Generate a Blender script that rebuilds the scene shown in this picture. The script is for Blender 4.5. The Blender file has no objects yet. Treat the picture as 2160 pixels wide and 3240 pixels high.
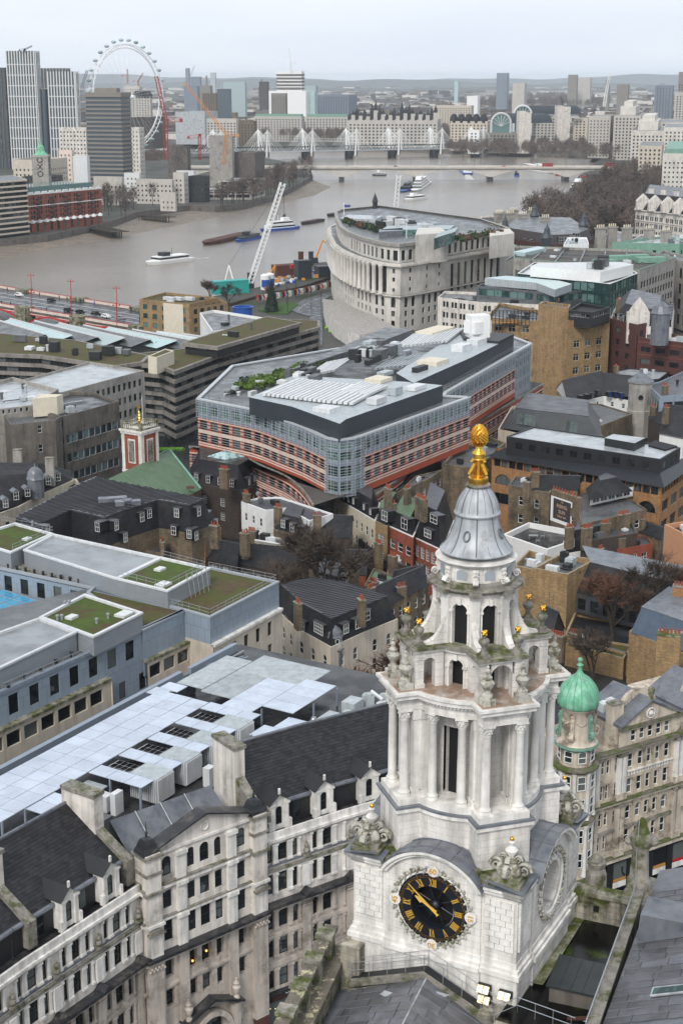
import bpy,math,random
from mathutils import Vector,Matrix
from math import sin,cos,pi,radians,atan2,hypot,sqrt
random.seed(7)
S=bpy.context.scene;COL=S.collection
HC,FPX,PITCH=102.0,4821.0,math.atan((1620-245)/4821.0)
cam=bpy.data.cameras.new('camera');co=bpy.data.objects.new('camera',cam);COL.objects.link(co)
co.location=(0,0,HC);co.rotation_euler=(pi/2-PITCH,0,0)
cam.sensor_fit='VERTICAL';cam.sensor_height=36;cam.lens=FPX/3240*36;cam.clip_start=1;cam.clip_end=40000
S.camera=co
W=bpy.data.worlds.new('World');S.world=W;W.use_nodes=True
nt=W.node_tree;nt.nodes.clear()
sky=nt.nodes.new('ShaderNodeTexSky');sky.sky_type='NISHITA';sky.sun_disc=False
SUN_EL,SUN_AZ=radians(42),radians(200)
sky.sun_elevation=SUN_EL;sky.sun_rotation=SUN_AZ;sky.altitude=50;sky.air_density=1;sky.dust_density=4;sky.ozone_density=1
hs=nt.nodes.new('ShaderNodeHueSaturation');hs.inputs['Saturation'].default_value=.35
mx=nt.nodes.new('ShaderNodeMixRGB');mx.inputs[0].default_value=.8;mx.inputs[2].default_value=(8.6,9.2,10.1,1)
bg=nt.nodes.new('ShaderNodeBackground');bg.inputs[1].default_value=.08
wo=nt.nodes.new('ShaderNodeOutputWorld')
nt.links.new(sky.outputs[0],hs.inputs['Color']);nt.links.new(hs.outputs[0],mx.inputs[1])
tcn=nt.nodes.new('ShaderNodeTexCoord');mpn=nt.nodes.new('ShaderNodeMapping');mpn.inputs['Scale'].default_value=(3,3,22);cln=nt.nodes.new('ShaderNodeTexNoise');cln.inputs['Scale'].default_value=1.3;cln.inputs['Detail'].default_value=4
crn=nt.nodes.new('ShaderNodeMixRGB');crn.inputs[1].default_value=(6.9,7.9,9.4,1);crn.inputs[2].default_value=(10.2,10.5,10.8,1)
nt.links.new(tcn.outputs['Generated'],mpn.inputs[0]);nt.links.new(mpn.outputs[0],cln.inputs['Vector']);nt.links.new(cln.outputs['Fac'],crn.inputs[0]);nt.links.new(crn.outputs[0],mx.inputs[2])
nt.links.new(mx.outputs[0],bg.inputs[0]);nt.links.new(bg.outputs[0],wo.inputs[0])
sl=bpy.data.lights.new('sun','SUN');sl.energy=1.5;sl.angle=radians(14);sl.color=(1,.97,.93)
so=bpy.data.objects.new('sun',sl);COL.objects.link(so)
sd=Vector((cos(SUN_EL)*sin(SUN_AZ),cos(SUN_EL)*cos(SUN_AZ),sin(SUN_EL)))
so.rotation_euler=sd.to_track_quat('Z','Y').to_euler();so.location=(0,0,300)
S.view_settings.view_transform='Standard';S.view_settings.look='None';S.view_settings.exposure=0.58;S.view_settings.gamma=1
S.view_settings.use_curve_mapping=False
S.cycles.volume_step_rate=4;S.cycles.volume_bounces=1;S.cycles.max_bounces=6;S.cycles.diffuse_bounces=3;S.cycles.glossy_bounces=3
CP,SP=cos(PITCH),sin(PITCH)
def at(px,py,z):
 a=(px-1080)/FPX;b=(py-1620)/FPX
 t=(z-HC)/(-SP-b*CP);return Vector((a*t,(CP-b*SP)*t))
def zat(py,y):
 b=(py-1620)/FPX;return HC+y*(-SP-b*CP)/(CP-b*SP)
def rz(x0,y0,s):
 return lambda x,y,z:at(x0+x*s,y0+y*s,z)
MATS={}
def ln(t,a,b):t.links.new(a,b)
def mat(name,col,rough=.8,var=.15,scale=.5,streak=0,bump=0,metal=0,rnd=0,brick=None,col2=None,mix2=(.45,.6),sc2=.3,detail=6,emit=0,wet=0,spec=.5,joint=None,vein=None):
 """brick=(len, height, mortar colour, mortar size, shade variation) laid along the wall's own direction"""
 if name in MATS:return MATS[name]
 if not emit and not metal and max(col)<.6:dk=lambda c:tuple(x*(x/.62)**.28 for x in c);col=dk(col);col2=dk(col2)if col2 else None
 m=bpy.data.materials.new(name);m.use_nodes=True;t=m.node_tree;N=t.nodes
 b=N['Principled BSDF'];b.inputs['Roughness'].default_value=rough;b.inputs['Metallic'].default_value=metal
 b.inputs['Specular IOR Level'].default_value=spec
 g=N.new('ShaderNodeNewGeometry');c4=(*col,1)
 n1=N.new('ShaderNodeTexNoise');n1.inputs['Scale'].default_value=scale;n1.inputs['Detail'].default_value=detail;n1.inputs['Roughness'].default_value=.65
 ln(t,g.outputs['Position'],n1.inputs['Vector'])
 cur=None
 if brick:
  L,H,mc,ms,bv=brick
  cr=N.new('ShaderNodeVectorMath');cr.operation='CROSS_PRODUCT';cr.inputs[1].default_value=(0,0,1);ln(t,g.outputs['True Normal'],cr.inputs[0])
  nm=N.new('ShaderNodeVectorMath');nm.operation='NORMALIZE';ln(t,cr.outputs[0],nm.inputs[0])
  dt=N.new('ShaderNodeVectorMath');dt.operation='DOT_PRODUCT';ln(t,nm.outputs[0],dt.inputs[0]);ln(t,g.outputs['Position'],dt.inputs[1])
  sx=N.new('ShaderNodeSeparateXYZ');ln(t,g.outputs['Position'],sx.inputs[0])
  cb=N.new('ShaderNodeCombineXYZ');ln(t,dt.outputs['Value'],cb.inputs[0]);ln(t,sx.outputs[2],cb.inputs[1])
  bt=N.new('ShaderNodeTexBrick');ln(t,cb.outputs[0],bt.inputs['Vector'])
  bt.inputs['Scale'].default_value=1;bt.inputs['Brick Width'].default_value=L;bt.inputs['Row Height'].default_value=H
  bt.inputs['Mortar Size'].default_value=ms;bt.inputs['Mortar Smooth'].default_value=.3;bt.inputs['Bias'].default_value=0
  bt.inputs['Color1'].default_value=(*[x*(1-bv)for x in col],1);bt.inputs['Color2'].default_value=(*[min(1,x*(1+bv))for x in col],1);bt.inputs['Mortar'].default_value=(*mc,1)
  cur=bt.outputs['Color']
 def mul(a,f,fac=1.0):
  q=N.new('ShaderNodeMixRGB');q.blend_type='MULTIPLY';q.inputs[0].default_value=fac
  if a is None:q.inputs[1].default_value=c4
  else:ln(t,a,q.inputs[1])
  ln(t,f,q.inputs[2]);return q.outputs[0]
 def ramp(src,p0,p1,v0,v1):
  r=N.new('ShaderNodeMapRange');r.inputs[1].default_value=p0;r.inputs[2].default_value=p1;r.inputs[3].default_value=v0;r.inputs[4].default_value=v1
  ln(t,src,r.inputs[0]);return r.outputs[0]
 if var:cur=mul(cur,ramp(n1.outputs['Fac'],.3,.7,1-var,1+var))
 if col2:
  n2=N.new('ShaderNodeTexNoise');n2.inputs['Scale'].default_value=sc2;n2.inputs['Detail'].default_value=5;n2.inputs['Roughness'].default_value=.7
  ln(t,g.outputs['Position'],n2.inputs['Vector'])
  q=N.new('ShaderNodeMixRGB');q.inputs[2].default_value=(*col2,1);ln(t,ramp(n2.outputs['Fac'],mix2[0],mix2[1],0,1),q.inputs[0])
  if cur:ln(t,cur,q.inputs[1])
  else:q.inputs[1].default_value=c4
  cur=q.outputs[0]
 if streak:
  mp=N.new('ShaderNodeMapping');mp.inputs['Scale'].default_value=(1.3,1.3,.12);ln(t,g.outputs['Position'],mp.inputs[0])
  n3=N.new('ShaderNodeTexNoise');n3.inputs['Scale'].default_value=1.2;n3.inputs['Detail'].default_value=5;ln(t,mp.outputs[0],n3.inputs['Vector'])
  cur=mul(cur,ramp(n3.outputs['Fac'],.42,.68,1,1-streak))
 if rnd:
  oi=N.new('ShaderNodeObjectInfo');cur=mul(cur,ramp(oi.outputs['Random'],0,1,1-rnd,1+rnd*.6))
 if cur:ln(t,cur,b.inputs['Base Color'])
 else:b.inputs['Base Color'].default_value=c4
 if wet:
  n4=N.new('ShaderNodeTexNoise');n4.inputs['Scale'].default_value=.35;ln(t,g.outputs['Position'],n4.inputs['Vector'])
  ln(t,ramp(n4.outputs['Fac'],.4,.62,rough,max(.06,rough-wet)),b.inputs['Roughness'])
 if bump:
  bp=N.new('ShaderNodeBump');bp.inputs['Strength'].default_value=min(1,bump);bp.inputs['Distance'].default_value=.05
  n5=N.new('ShaderNodeTexNoise');n5.inputs['Scale'].default_value=scale*6;n5.inputs['Detail'].default_value=6;ln(t,g.outputs['Position'],n5.inputs['Vector'])
  ln(t,n5.outputs['Fac'],bp.inputs['Height']);ln(t,bp.outputs[0],b.inputs['Normal'])
 if emit:b.inputs['Emission Color'].default_value=c4;b.inputs['Emission Strength'].default_value=emit
 MATS[name]=m;return m
def glassmat(name,dark,light,p=.8,rough=.06,lit=None):
 m=bpy.data.materials.new(name);m.use_nodes=True;t=m.node_tree;N=t.nodes;b=N['Principled BSDF']
 oi=N.new('ShaderNodeObjectInfo');r=N.new('ShaderNodeValToRGB');r.color_ramp.interpolation='CONSTANT'
 r.color_ramp.elements[0].color=(*dark,1);r.color_ramp.elements[1].position=p;r.color_ramp.elements[1].color=(*light,1)
 e=r.color_ramp.elements.new(p*.5);e.color=(*[x*1.9+.004 for x in dark],1)
 g=N.new('ShaderNodeNewGeometry');n=N.new('ShaderNodeTexNoise');n.inputs['Scale'].default_value=.7;ln(t,g.outputs['Position'],n.inputs['Vector'])
 ad=N.new('ShaderNodeMath');ad.operation='MULTIPLY_ADD';ad.inputs[1].default_value=.9;ln(t,n.outputs['Fac'],ad.inputs[0]);
 sb=N.new('ShaderNodeMath');sb.operation='SUBTRACT';ln(t,oi.outputs['Random'],sb.inputs[0]);sb.inputs[1].default_value=.45;ln(t,sb.outputs[0],ad.inputs[2])
 ln(t,ad.outputs[0],r.inputs[0]);ln(t,r.outputs[0],b.inputs['Base Color'])
 b.inputs['Roughness'].default_value=rough;b.inputs['Specular IOR Level'].default_value=.22
 MATS[name]=m;return m
ZB={}
class MB:
 def __init__(s):s.v=[];s.f=[];s.m=[];s.cm=0
 def add(s,vs,fs,mi=None):
  o=len(s.v);s.v+=[tuple(p)for p in vs];s.f+=[tuple(i+o for i in f)for f in fs];s.m+=[s.cm if mi is None else mi]*len(fs);return s
 def poly(s,pts,mi=None):return s.add(pts,[tuple(range(len(pts)))],mi)
 def box(s,x0,y0,z0,x1,y1,z1,mi=None):
  v=[(x,y,z)for z in(z0,z1)for x,y in((x0,y0),(x1,y0),(x1,y1),(x0,y1))]
  return s.add(v,[(3,2,1,0),(4,5,6,7),(0,1,5,4),(1,2,6,5),(2,3,7,6),(3,0,4,7)],mi)
 def obox(s,c,d,z0,z1,l,w,mi=None):
  d=Vector((d[0],d[1])).normalized();n=Vector((-d.y,d.x));c=Vector((c[0],c[1]))
  return s.prism([c-d*l/2-n*w/2,c+d*l/2-n*w/2,c+d*l/2+n*w/2,c-d*l/2+n*w/2],z0,z1,mi)
 def prism(s,P,z0,z1,mi=None,top=None,bot=True,cap=True):
  n=len(P);v=[(p[0],p[1],z0)for p in P]+[(p[0],p[1],z1)for p in P]
  f=[(i,(i+1)%n,n+(i+1)%n,n+i)for i in range(n)]
  s.add(v,f,mi)
  if cap:s.poly([(p[0],p[1],z1)for p in P],top if top is not None else mi)
  if bot:s.poly([(p[0],p[1],z0)for p in reversed(P)],mi)
  return s
 def loft(s,rings,mi=None,close=True,cap=False):
  n=len(rings[0]);v=[p for r in rings for p in r];f=[]
  for k in range(len(rings)-1):
   for i in range(n if close else n-1):
    j=(i+1)%n;f.append((k*n+i,k*n+j,(k+1)*n+j,(k+1)*n+i))
  s.add(v,f,mi)
  if cap:s.poly(list(reversed(rings[0])),mi);s.poly(rings[-1],mi)
  return s
 def lathe(s,prof,n=24,cx=0,cy=0,mi=None,a0=0,cap=True):
  return s.loft([[(cx+r*cos(a0+2*pi*i/n),cy+r*sin(a0+2*pi*i/n),z)for i in range(n)]for r,z in prof],mi,True,cap)
 def tube(s,p,q,r,n=6,mi=None,r2=None):
  p,q=Vector(p),Vector(q);d=(q-p).normalized();u=d.orthogonal().normalized();w=d.cross(u);r2=r if r2 is None else r2
  return s.loft([[p+(u*cos(2*pi*i/n)+w*sin(2*pi*i/n))*r for i in range(n)],[q+(u*cos(2*pi*i/n)+w*sin(2*pi*i/n))*r2 for i in range(n)]],mi,True,True)
 def path(s,pts,r,n=5,mi=None):
  for a,b in zip(pts,pts[1:]):s.tube(a,b,r,n,mi)
  return s
 def sph(s,c,r,n=10,mi=None,sz=1):
  h=max(4,n//2);return s.loft([[(c[0]+r*sin(pi*k/h)*cos(2*pi*i/n),c[1]+r*sin(pi*k/h)*sin(2*pi*i/n),c[2]-r*sz*cos(pi*k/h))for i in range(n)]for k in range(h+1)],mi)
 def mesh(s,name,mats,dz=0):
  me=bpy.data.meshes.new(name);me.from_pydata([(x,y,z-dz)for x,y,z in s.v]if dz else s.v,[],s.f)
  for m in(mats if isinstance(mats,(list,tuple))else[mats]):me.materials.append(m if not isinstance(m,str)else MATS[m])
  if max(s.m,default=0):me.polygons.foreach_set('material_index',s.m)
  return me
 def build(s,name,mats,parent=None,smooth=False,**k):
  dz=ZB.get(parent.name,0)if parent else k.get('zb',0)
  me=s.mesh(name,mats,dz)
  if smooth:me.shade_smooth()if smooth is True else smooth_angle(me,smooth)
  return link(name,me,parent,**k)
def smooth_angle(me,a):
 me.shade_smooth();me.set_sharp_from_angle(angle=radians(a))
def link(name,me,parent=None,label=None,cat=None,group=None,kind=None,mw=None,zb=0,loc=None):
 o=bpy.data.objects.new(name,me);COL.objects.link(o)
 if parent:o.parent=parent;ZB[o.name]=ZB.get(parent.name,0)
 elif zb:o.location.z=zb
 if mw is not None:o.matrix_local=mw
 if loc is not None:o.location=loc
 if label:o['label']=label
 if cat:o['category']=cat
 if group:o['group']=group
 if kind:o['kind']=kind
 return o
def thing(name,label,cat,loc=(0,0,0),rotz=0,group=None):
 """Empty at the thing's base; parts are written with heights above the river"""
 o=bpy.data.objects.new(name,None);COL.objects.link(o);o.location=loc;o.rotation_euler=(0,0,rotz);o.empty_display_size=1
 o['label']=label;o['category']=cat
 if group:o['group']=group
 ZB[o.name]=loc[2];return o
def copy_tree(o,loc=None,rz=None,label=None,parent=None,scale=None):
 c=o.copy();COL.objects.link(c)
 if parent:c.parent=parent
 if loc is not None:c.location=loc
 if rz is not None:c.rotation_euler=(0,0,rz)
 if scale is not None:c.scale=scale if isinstance(scale,(tuple,list))else(scale,)*3
 if label:c['label']=label
 for ch in o.children:copy_tree(ch,parent=c)
 return c
def text(name,s,size,m,parent,mw,extrude=.02,label=None,sx=1):
 cu=bpy.data.curves.new(name,'FONT');cu.body=s;cu.size=size;cu.extrude=extrude;cu.align_x='CENTER';cu.align_y='CENTER'
 cu.resolution_u=3
 tmp=bpy.data.objects.new(name,cu);COL.objects.link(tmp);dg=bpy.context.evaluated_depsgraph_get()
 me=bpy.data.meshes.new_from_object(tmp.evaluated_get(dg));bpy.data.objects.remove(tmp);me.materials.clear();me.materials.append(MATS[m])
 return link(name,me,parent,mw=mw@Matrix.Diagonal((sx,1,1,1)),label=label)
def V2(a):return Vector((a[0],a[1]))
def area(P):return sum(P[i][0]*P[(i+1)%len(P)][1]-P[(i+1)%len(P)][0]*P[i][1]for i in range(len(P)))/2
def inset(P,d):
 n=len(P);out=[]
 for i in range(n):
  a,b,c=V2(P[i-1]),V2(P[i]),V2(P[(i+1)%n]);e1=(b-a).normalized();e2=(c-b).normalized()
  n1=Vector((-e1.y,e1.x));n2=Vector((-e2.y,e2.x));k=1+n1.dot(n2)
  out.append(b+(n1+n2)*(d/max(k,.2)))
 return out
mat('stone',(.70,.665,.615),.75,.16,.8,.36,.25,brick=(.95,.42,(.36,.33,.30),.008,.06),col2=(.40,.37,.33),mix2=(.6,.76),sc2=.5)
mat('stone_plain',(.72,.69,.64),.75,.16,1.2,.33,.3,col2=(.38,.35,.31),mix2=(.6,.76),sc2=.9,rnd=.05)
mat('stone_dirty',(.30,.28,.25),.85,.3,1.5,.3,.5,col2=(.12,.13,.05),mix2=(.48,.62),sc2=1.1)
mat('stone_moss',(.36,.34,.29),.85,.3,1.5,.5,.5,col2=(.11,.13,.02),mix2=(.42,.58),sc2=.6)
mat('stone_floor',(.34,.25,.19),.6,.3,.9,0,.3,col2=(.5,.46,.42),mix2=(.45,.6),sc2=.7,wet=.3)
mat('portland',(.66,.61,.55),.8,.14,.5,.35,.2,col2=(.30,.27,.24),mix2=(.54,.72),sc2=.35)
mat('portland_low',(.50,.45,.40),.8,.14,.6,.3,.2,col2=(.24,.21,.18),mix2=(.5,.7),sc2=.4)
mat('ledge_dark',(.045,.045,.05),.6,.4,1.0,0,.4,col2=(.13,.12,.11),mix2=(.5,.65),sc2=.8,wet=.3)
mat('lead',(.215,.225,.243),.42,.22,1.2,.25,.3,col2=(.13,.14,.17),mix2=(.5,.66),sc2=.6,wet=.15,rnd=.12)
mat('lead_pale',(.43,.445,.455),.4,.16,1.2,.4,.2,col2=(.3,.28,.27),mix2=(.58,.72),sc2=.8)
mat('lead_sheet',(.15,.148,.155),.42,.3,.8,0,.3,col2=(.2,.205,.22),mix2=(.48,.62),sc2=.5,wet=.12,rnd=.35)
mat('gold',(.78,.44,.07),.33,.25,5,0,0,metal=1)
mat('clock_black',(.016,.02,.03),.45,.2,2)
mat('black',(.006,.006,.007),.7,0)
mat('dark_metal',(.035,.037,.04),.5,.2)
mat('steel',(.5,.52,.55),.35,.1,2,metal=.8)
mat('rail',(.32,.33,.34),.5,.15,2)
mat('slate',(.030,.029,.033),.6,.25,.7,0,.25,brick=(.6,.3,(.010,.010,.012),.03,.4),col2=(.055,.052,.052),mix2=(.5,.65),sc2=.25,wet=.1,spec=.3)
mat('slate_tile',(.032,.031,.034),.6,.25,.9,0,.2,col2=(.03,.028,.028),mix2=(.5,.65),sc2=.3,wet=.12)
mat('lead_grey_roof',(.11,.11,.122),.45,.25,.4,0,.2,col2=(.08,.08,.085),mix2=(.48,.62),sc2=.35,wet=.15)
mat('asphalt',(.05,.052,.055),.5,.2,.6,0,.1,wet=.25)
mat('paving',(.22,.21,.20),.6,.15,.5,wet=.2)
mat('white_paint',(.74,.74,.72),.5,.08,1)
mat('cream_paint',(.62,.56,.44),.6,.1,1)
mat('brick_yellow',(.34,.235,.12),.85,.2,.5,.2,.2,brick=(.5,.15,(.30,.24,.16),.012,.25),col2=(.17,.13,.09),mix2=(.55,.72),sc2=.3)
mat('brick_stock',(.20,.155,.10),.85,.25,.5,.25,.2,brick=(.45,.15,(.19,.16,.12),.012,.3),col2=(.09,.075,.06),mix2=(.5,.68),sc2=.3)
mat('brick_brown',(.075,.055,.045),.85,.25,.5,.15,.2,brick=(.45,.15,(.08,.07,.06),.012,.3))
mat('brick_orange',(.36,.20,.085),.85,.18,.5,.15,.2,brick=(.45,.15,(.30,.22,.14),.012,.25))
mat('brick_red',(.30,.085,.045),.85,.18,.5,.15,.2,brick=(.45,.15,(.22,.13,.09),.012,.25))
mat('stripe_red',(.42,.115,.06),.8,.12,.5,.1,.1)
mat('stripe_pale',(.68,.56,.48),.8,.1,.5,.15)
mat('purple_brick',(.13,.055,.045),.85,.2,.4,.15,.1,brick=(.5,.16,(.09,.05,.045),.01,.2))
mat('concrete',(.185,.165,.145),.85,.18,.5,.35,.2,col2=(.11,.10,.09),mix2=(.5,.66),sc2=.2)
mat('concrete_pale',(.38,.36,.33),.85,.15,.5,.25,.2,col2=(.24,.23,.21),mix2=(.52,.68),sc2=.2)
mat('moss_roof',(.12,.085,.045),.95,.35,1.0,0,.6,col2=(.10,.11,.02),mix2=(.42,.58),sc2=.25)
mat('green_roof',(.085,.125,.015),.95,.35,1.4,0,.7,col2=(.11,.075,.035),mix2=(.5,.62),sc2=.35)
mat('grass',(.06,.13,.02),.95,.3,2,0,.4)
mat('roof_grey',(.16,.165,.17),.5,.2,.5,0,.15,col2=(.12,.12,.12),mix2=(.5,.65),sc2=.25,wet=.25)
mat('roof_dark',(.06,.06,.06),.45,.3,.5,0,.2,wet=.3)
mat('roof_pale',(.42,.44,.45),.35,.12,.5,0,.1,col2=(.30,.31,.32),mix2=(.5,.66),sc2=.3,wet=.2)
mat('copper',(.20,.46,.31),.5,.2,1.5,.35,.2,col2=(.34,.56,.44),mix2=(.5,.66),sc2=.8)
mat('copper_pale',(.22,.36,.29),.6,.15,.8,.15)
mat('green_sheet',(.15,.215,.14),.5,.15,.6,.1,.1,wet=.1)
mat('grey_clad',(.29,.33,.38),.4,.06,.5,.08,0,rnd=.08)
mat('grey_louvre',(.36,.38,.40),.5,.06,.5)
mat('blue_clad',(.06,.072,.085),.45,.12,.3,.1)
mat('plant_panel',(.47,.52,.60),.3,.14,.4,0,.1,rnd=.08,wet=.12,col2=(.39,.42,.47),mix2=(.54,.72),sc2=.5)
mat('plant_grey',(.44,.47,.48),.4,.12,1,.2,rnd=.1)
mat('plant_white',(.62,.63,.63),.5,.08,1,.15,rnd=.12)
mat('solar',(.004,.005,.008),.4,0,spec=.05)
mat('terracotta',(.34,.10,.05),.8,.2,3)
mat('wood',(.45,.25,.08),.6,.15,3)
mat('bark',(.075,.06,.045),.9,.3,3)
mat('twig',(.12,.092,.07),.9,.25,.3,rnd=.2)
mat('twig_red',(.17,.09,.055),.9,.25,.3,rnd=.2)
mat('twig_far',(.15,.118,.10),.95,.3,.05,rnd=.25)
mat('leaf',(.045,.085,.02),.8,.4,2)
mat('leaf_bright',(.11,.17,.02),.8,.4,2)
mat('shrub_dark',(.02,.04,.018),.8,.4,2)
mat('shopfront',(.022,.022,.024),.5,.2,1)
mat('rust',(.12,.05,.03),.8,.3,2)
mat('red_paint',(.42,.03,.025),.45,.1)
mat('orange_paint',(.62,.24,.03),.5,.1)
mat('yellow_paint',(.65,.45,.03),.5,.1)
mat('blue_paint',(.03,.11,.36),.4,.1)
mat('teal_paint',(.05,.38,.35),.5,.1)
mat('hi_vis',(.35,.75,.05),.7,.05)
mat('skin',(.45,.28,.2),.6,0)
mat('lit_lamp',(1,.82,.5),.5,0,emit=.45)
mat('lit_warm',(1,.45,.12),.5,0,emit=1.5)
glassmat('glass',(.010,.012,.013),(.10,.11,.105),.7)
glassmat('glass_blue',(.018,.028,.034),(.12,.17,.19),.7)
glassmat('glass_green',(.02,.045,.043),(.12,.2,.19),.65)
glassmat('glass_pale',(.2,.27,.27),(.33,.4,.4),.6)
mat('glass_atrium',(.10,.36,.52),.1,.08,.5,spec=.7)
# ================================================================ south-west clock tower
def plan(rc,bo,bw,n=10):
 """circle rc with four square blocks on the diagonals reaching bo, half width bw"""
 P=[];a1=math.asin(min(.99,bw/rc))
 for k in range(4):
  d=-pi/4+k*pi/2;ux,uy=cos(d),sin(d);tx,ty=-uy,ux
  P+=[(ux*sqrt(max(0,rc*rc-bw*bw))+tx*-bw,uy*sqrt(max(0,rc*rc-bw*bw))+ty*-bw),(ux*bo-tx*bw,uy*bo-ty*bw),(ux*bo+tx*bw,uy*bo+ty*bw),(ux*sqrt(max(0,rc*rc-bw*bw))+tx*bw,uy*sqrt(max(0,rc*rc-bw*bw))+ty*bw)]
  for i in range(1,n):
   a=d+a1+(pi/2-2*a1)*i/n;P.append((rc*cos(a),rc*sin(a)))
 return P
TW=thing('clock_tower','white stone baroque church tower with black and gold clock and gilded pineapple on top','tower',(7.45,80.5,44),radians(-27.5))
def pos(r,a):return(r*cos(radians(a)),r*sin(radians(a)))
def tpart(mb,name,m,sm=None,parent=None):return mb.build(name,m,parent or TW,smooth=sm)
def block_instances(parent,spans,z0,z1,bw,bh,th,m,name='stone_block',gap=.012):
 """ashlar: running bond of single blocks between A and B (outward side on the right of A->B)"""
 cache={};dz=ZB[parent.name]
 for A,B in spans:
  A,B=V2(A),V2(B);L=(B-A).length;d=(B-A)/L;nrm=Vector((d.y,-d.x));rows=max(1,round((z1-z0)/bh));h=(z1-z0)/rows
  for r in range(rows):
   x=-(bw/2 if r%2 else 0)
   while x<L-.05:
    a,b=max(0,x),min(L,x+bw);x+=bw
    if b-a<.12:continue
    w=round(b-a-gap,2);key=(w,round(h,3),m)
    if key not in cache:
     hh=h-gap;e=.012
     v=[(-w/2,0,0),(w/2,0,0),(w/2,0,hh),(-w/2,0,hh),(-w/2+e,-th,e),(w/2-e,-th,e),(w/2-e,-th,hh-e),(-w/2+e,-th,hh-e)]
     q=MB();q.add(v,[(4,5,6,7),(0,1,5,4),(1,2,6,5),(2,3,7,6),(3,0,4,7)]);cache[key]=q.mesh(name,m)
    c=A+d*(a+b)/2+nrm*random.uniform(-.004,.006)
    link(name,cache[key],parent,mw=Matrix.Translation((c.x,c.y,z0+r*h-dz))@Matrix.Rotation(atan2(d.y,d.x),4,'Z'))
mat('ornament',(.50,.48,.43),.85,.3,3,.3,.5,col2=(.2,.19,.13),mix2=(.5,.62),sc2=1.6)
for k in range(4):
 Rk=Matrix.Rotation(k*pi/2,4,'Z')
 def rp(v):w=Rk@Vector(v);return(w.x,w.y,w.z)
 q=MB();a=MB()
 r,n,cz=(1.28,48,57.35)if k!=1 else(1.35,48,57.6)
 X0,X1,Z0,yb=-2.9,2.9,54.6,-5.12
 def outline(t):
  dx,dz=cos(t),sin(t);best=9
  for X in(X0,X1):
   if abs(dx)>1e-6 and X/dx>0:best=min(best,X/dx)
  if dz<0:best=min(best,(Z0-cz)/dz)
  if dz>0:
   for s_ in range(60):
    u=s_*.07
    if(u*dx)**2+(cz+u*dz-57.27)**2>3.36**2:best=min(best,u);break
  return best
 ring=[[],[],[]]
 for i in range(n):
  t=2*pi*i/n;b=outline(t)
  ring[0].append(rp((b*cos(t),yb,cz+b*sin(t))));ring[1].append(rp((r*cos(t),yb,cz+r*sin(t))));ring[2].append(rp((r*cos(t),yb+1.2,cz+r*sin(t))))
 q.loft(ring);tpart(q,'dial_wall','stone')
 q=MB();q.poly([rp((r*1.05*cos(2*pi*i/24),yb+1.2,cz+r*1.05*sin(2*pi*i/24)))for i in range(24)]);tpart(q,'dial_recess','black')
 for x0,x1,y in((-5,-2.9,-5.0),(2.9,5,-5.0)):
  q=MB();q.add([rp(v)for v in((x0,y,54.6),(x1,y,54.6),(x1,y,59.1),(x0,y,59.1))],[(0,1,2,3)]);tpart(q,'corner_pier','stone')
 for x in(-2.9,2.9):q=MB();q.add([rp(v)for v in((x,-5.12,54.6),(x,-4.9,54.6),(x,-4.9,59.2),(x,-5.12,59.2))],[(0,1,2,3)]);tpart(q,'bay_return','stone')
 def bp(o,bayo):return[rp(v)for v in((-5-o,-5-o,0),(-2.9-.06,-5-o,0),(-2.9-.06,-5.12-bayo,0),(2.96,-5.12-bayo,0),(2.96,-5-o,0),(5+o,-5-o,0))]
 if k==0:bands={}
 for nm,z0,z1,o,bo in(('low',44,54.15,.1,.12),('s1',54.15,54.45,.28,.32),('s2',54.45,54.7,.18,.2),('s3',54.7,55.05,.04,.04)):
  bands.setdefault(nm,(z0,z1,[]))[2].extend(bp(o,bo)[:-1])
 for s_ in(-1,1):
  q=MB()
  for z0,z1,o in((59.0,59.15,.12),(59.15,59.4,.28),(59.4,59.58,.42)):
   xs=sorted((s_*3.1,s_*(5+o)))
   v=[rp(p)for z in(z0,z1)for p in((xs[0],-5-o,z),(xs[1],-5-o,z),(xs[1],-4.2,z),(xs[0],-4.2,z))]
   q.add(v,[(3,2,1,0),(4,5,6,7),(0,1,5,4),(1,2,6,5),(2,3,7,6),(3,0,4,7)])
  tpart(q,'cornice','stone_plain')
  q=MB();xs=sorted((s_*3.0,s_*5.46));q.add([rp(p)for p in((xs[0],-5.46,59.6),(xs[1],-5.46,59.6),(xs[1],-3.3,59.95),(xs[0],-3.3,59.95))],[(0,1,2,3)]);tpart(q,'lead_flashing','lead')
 arch=[]
 for i in range(25):
  t=radians(33+114*i/24);arch.append((cos(t),sin(t)))
 for nm,rr0,rr1,y0,y1,m in(('archivolt',3.3,3.55,-5.4,-4.9,'stone_plain'),('archivolt',3.5,3.68,-5.58,-4.9,'stone_plain')):
  q=MB();q.loft([[rp((rr*c,y,57.2+rr*s))for c,s in arch]for rr,y in((rr0,y1),(rr0,y0),(rr1,y0),(rr1,y1))],close=False);tpart(q,nm,m,40)
 q=MB();q.loft([[rp((rr*c,y,57.2+rr*s))for c,s in arch]for rr,y in((3.68,-5.6),(3.72,-5.6),(3.72,-2.2))],close=False);tpart(q,'lead_vault','lead',40)
 q=MB()
 for y in(-4.9,-4.0,-3.2):q.loft([[rp((rr*c,yy,57.2+rr*s))for c,s in arch]for rr,yy in((3.72,y),(3.77,y),(3.77,y+.07),(3.72,y+.07))],close=False)
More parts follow.
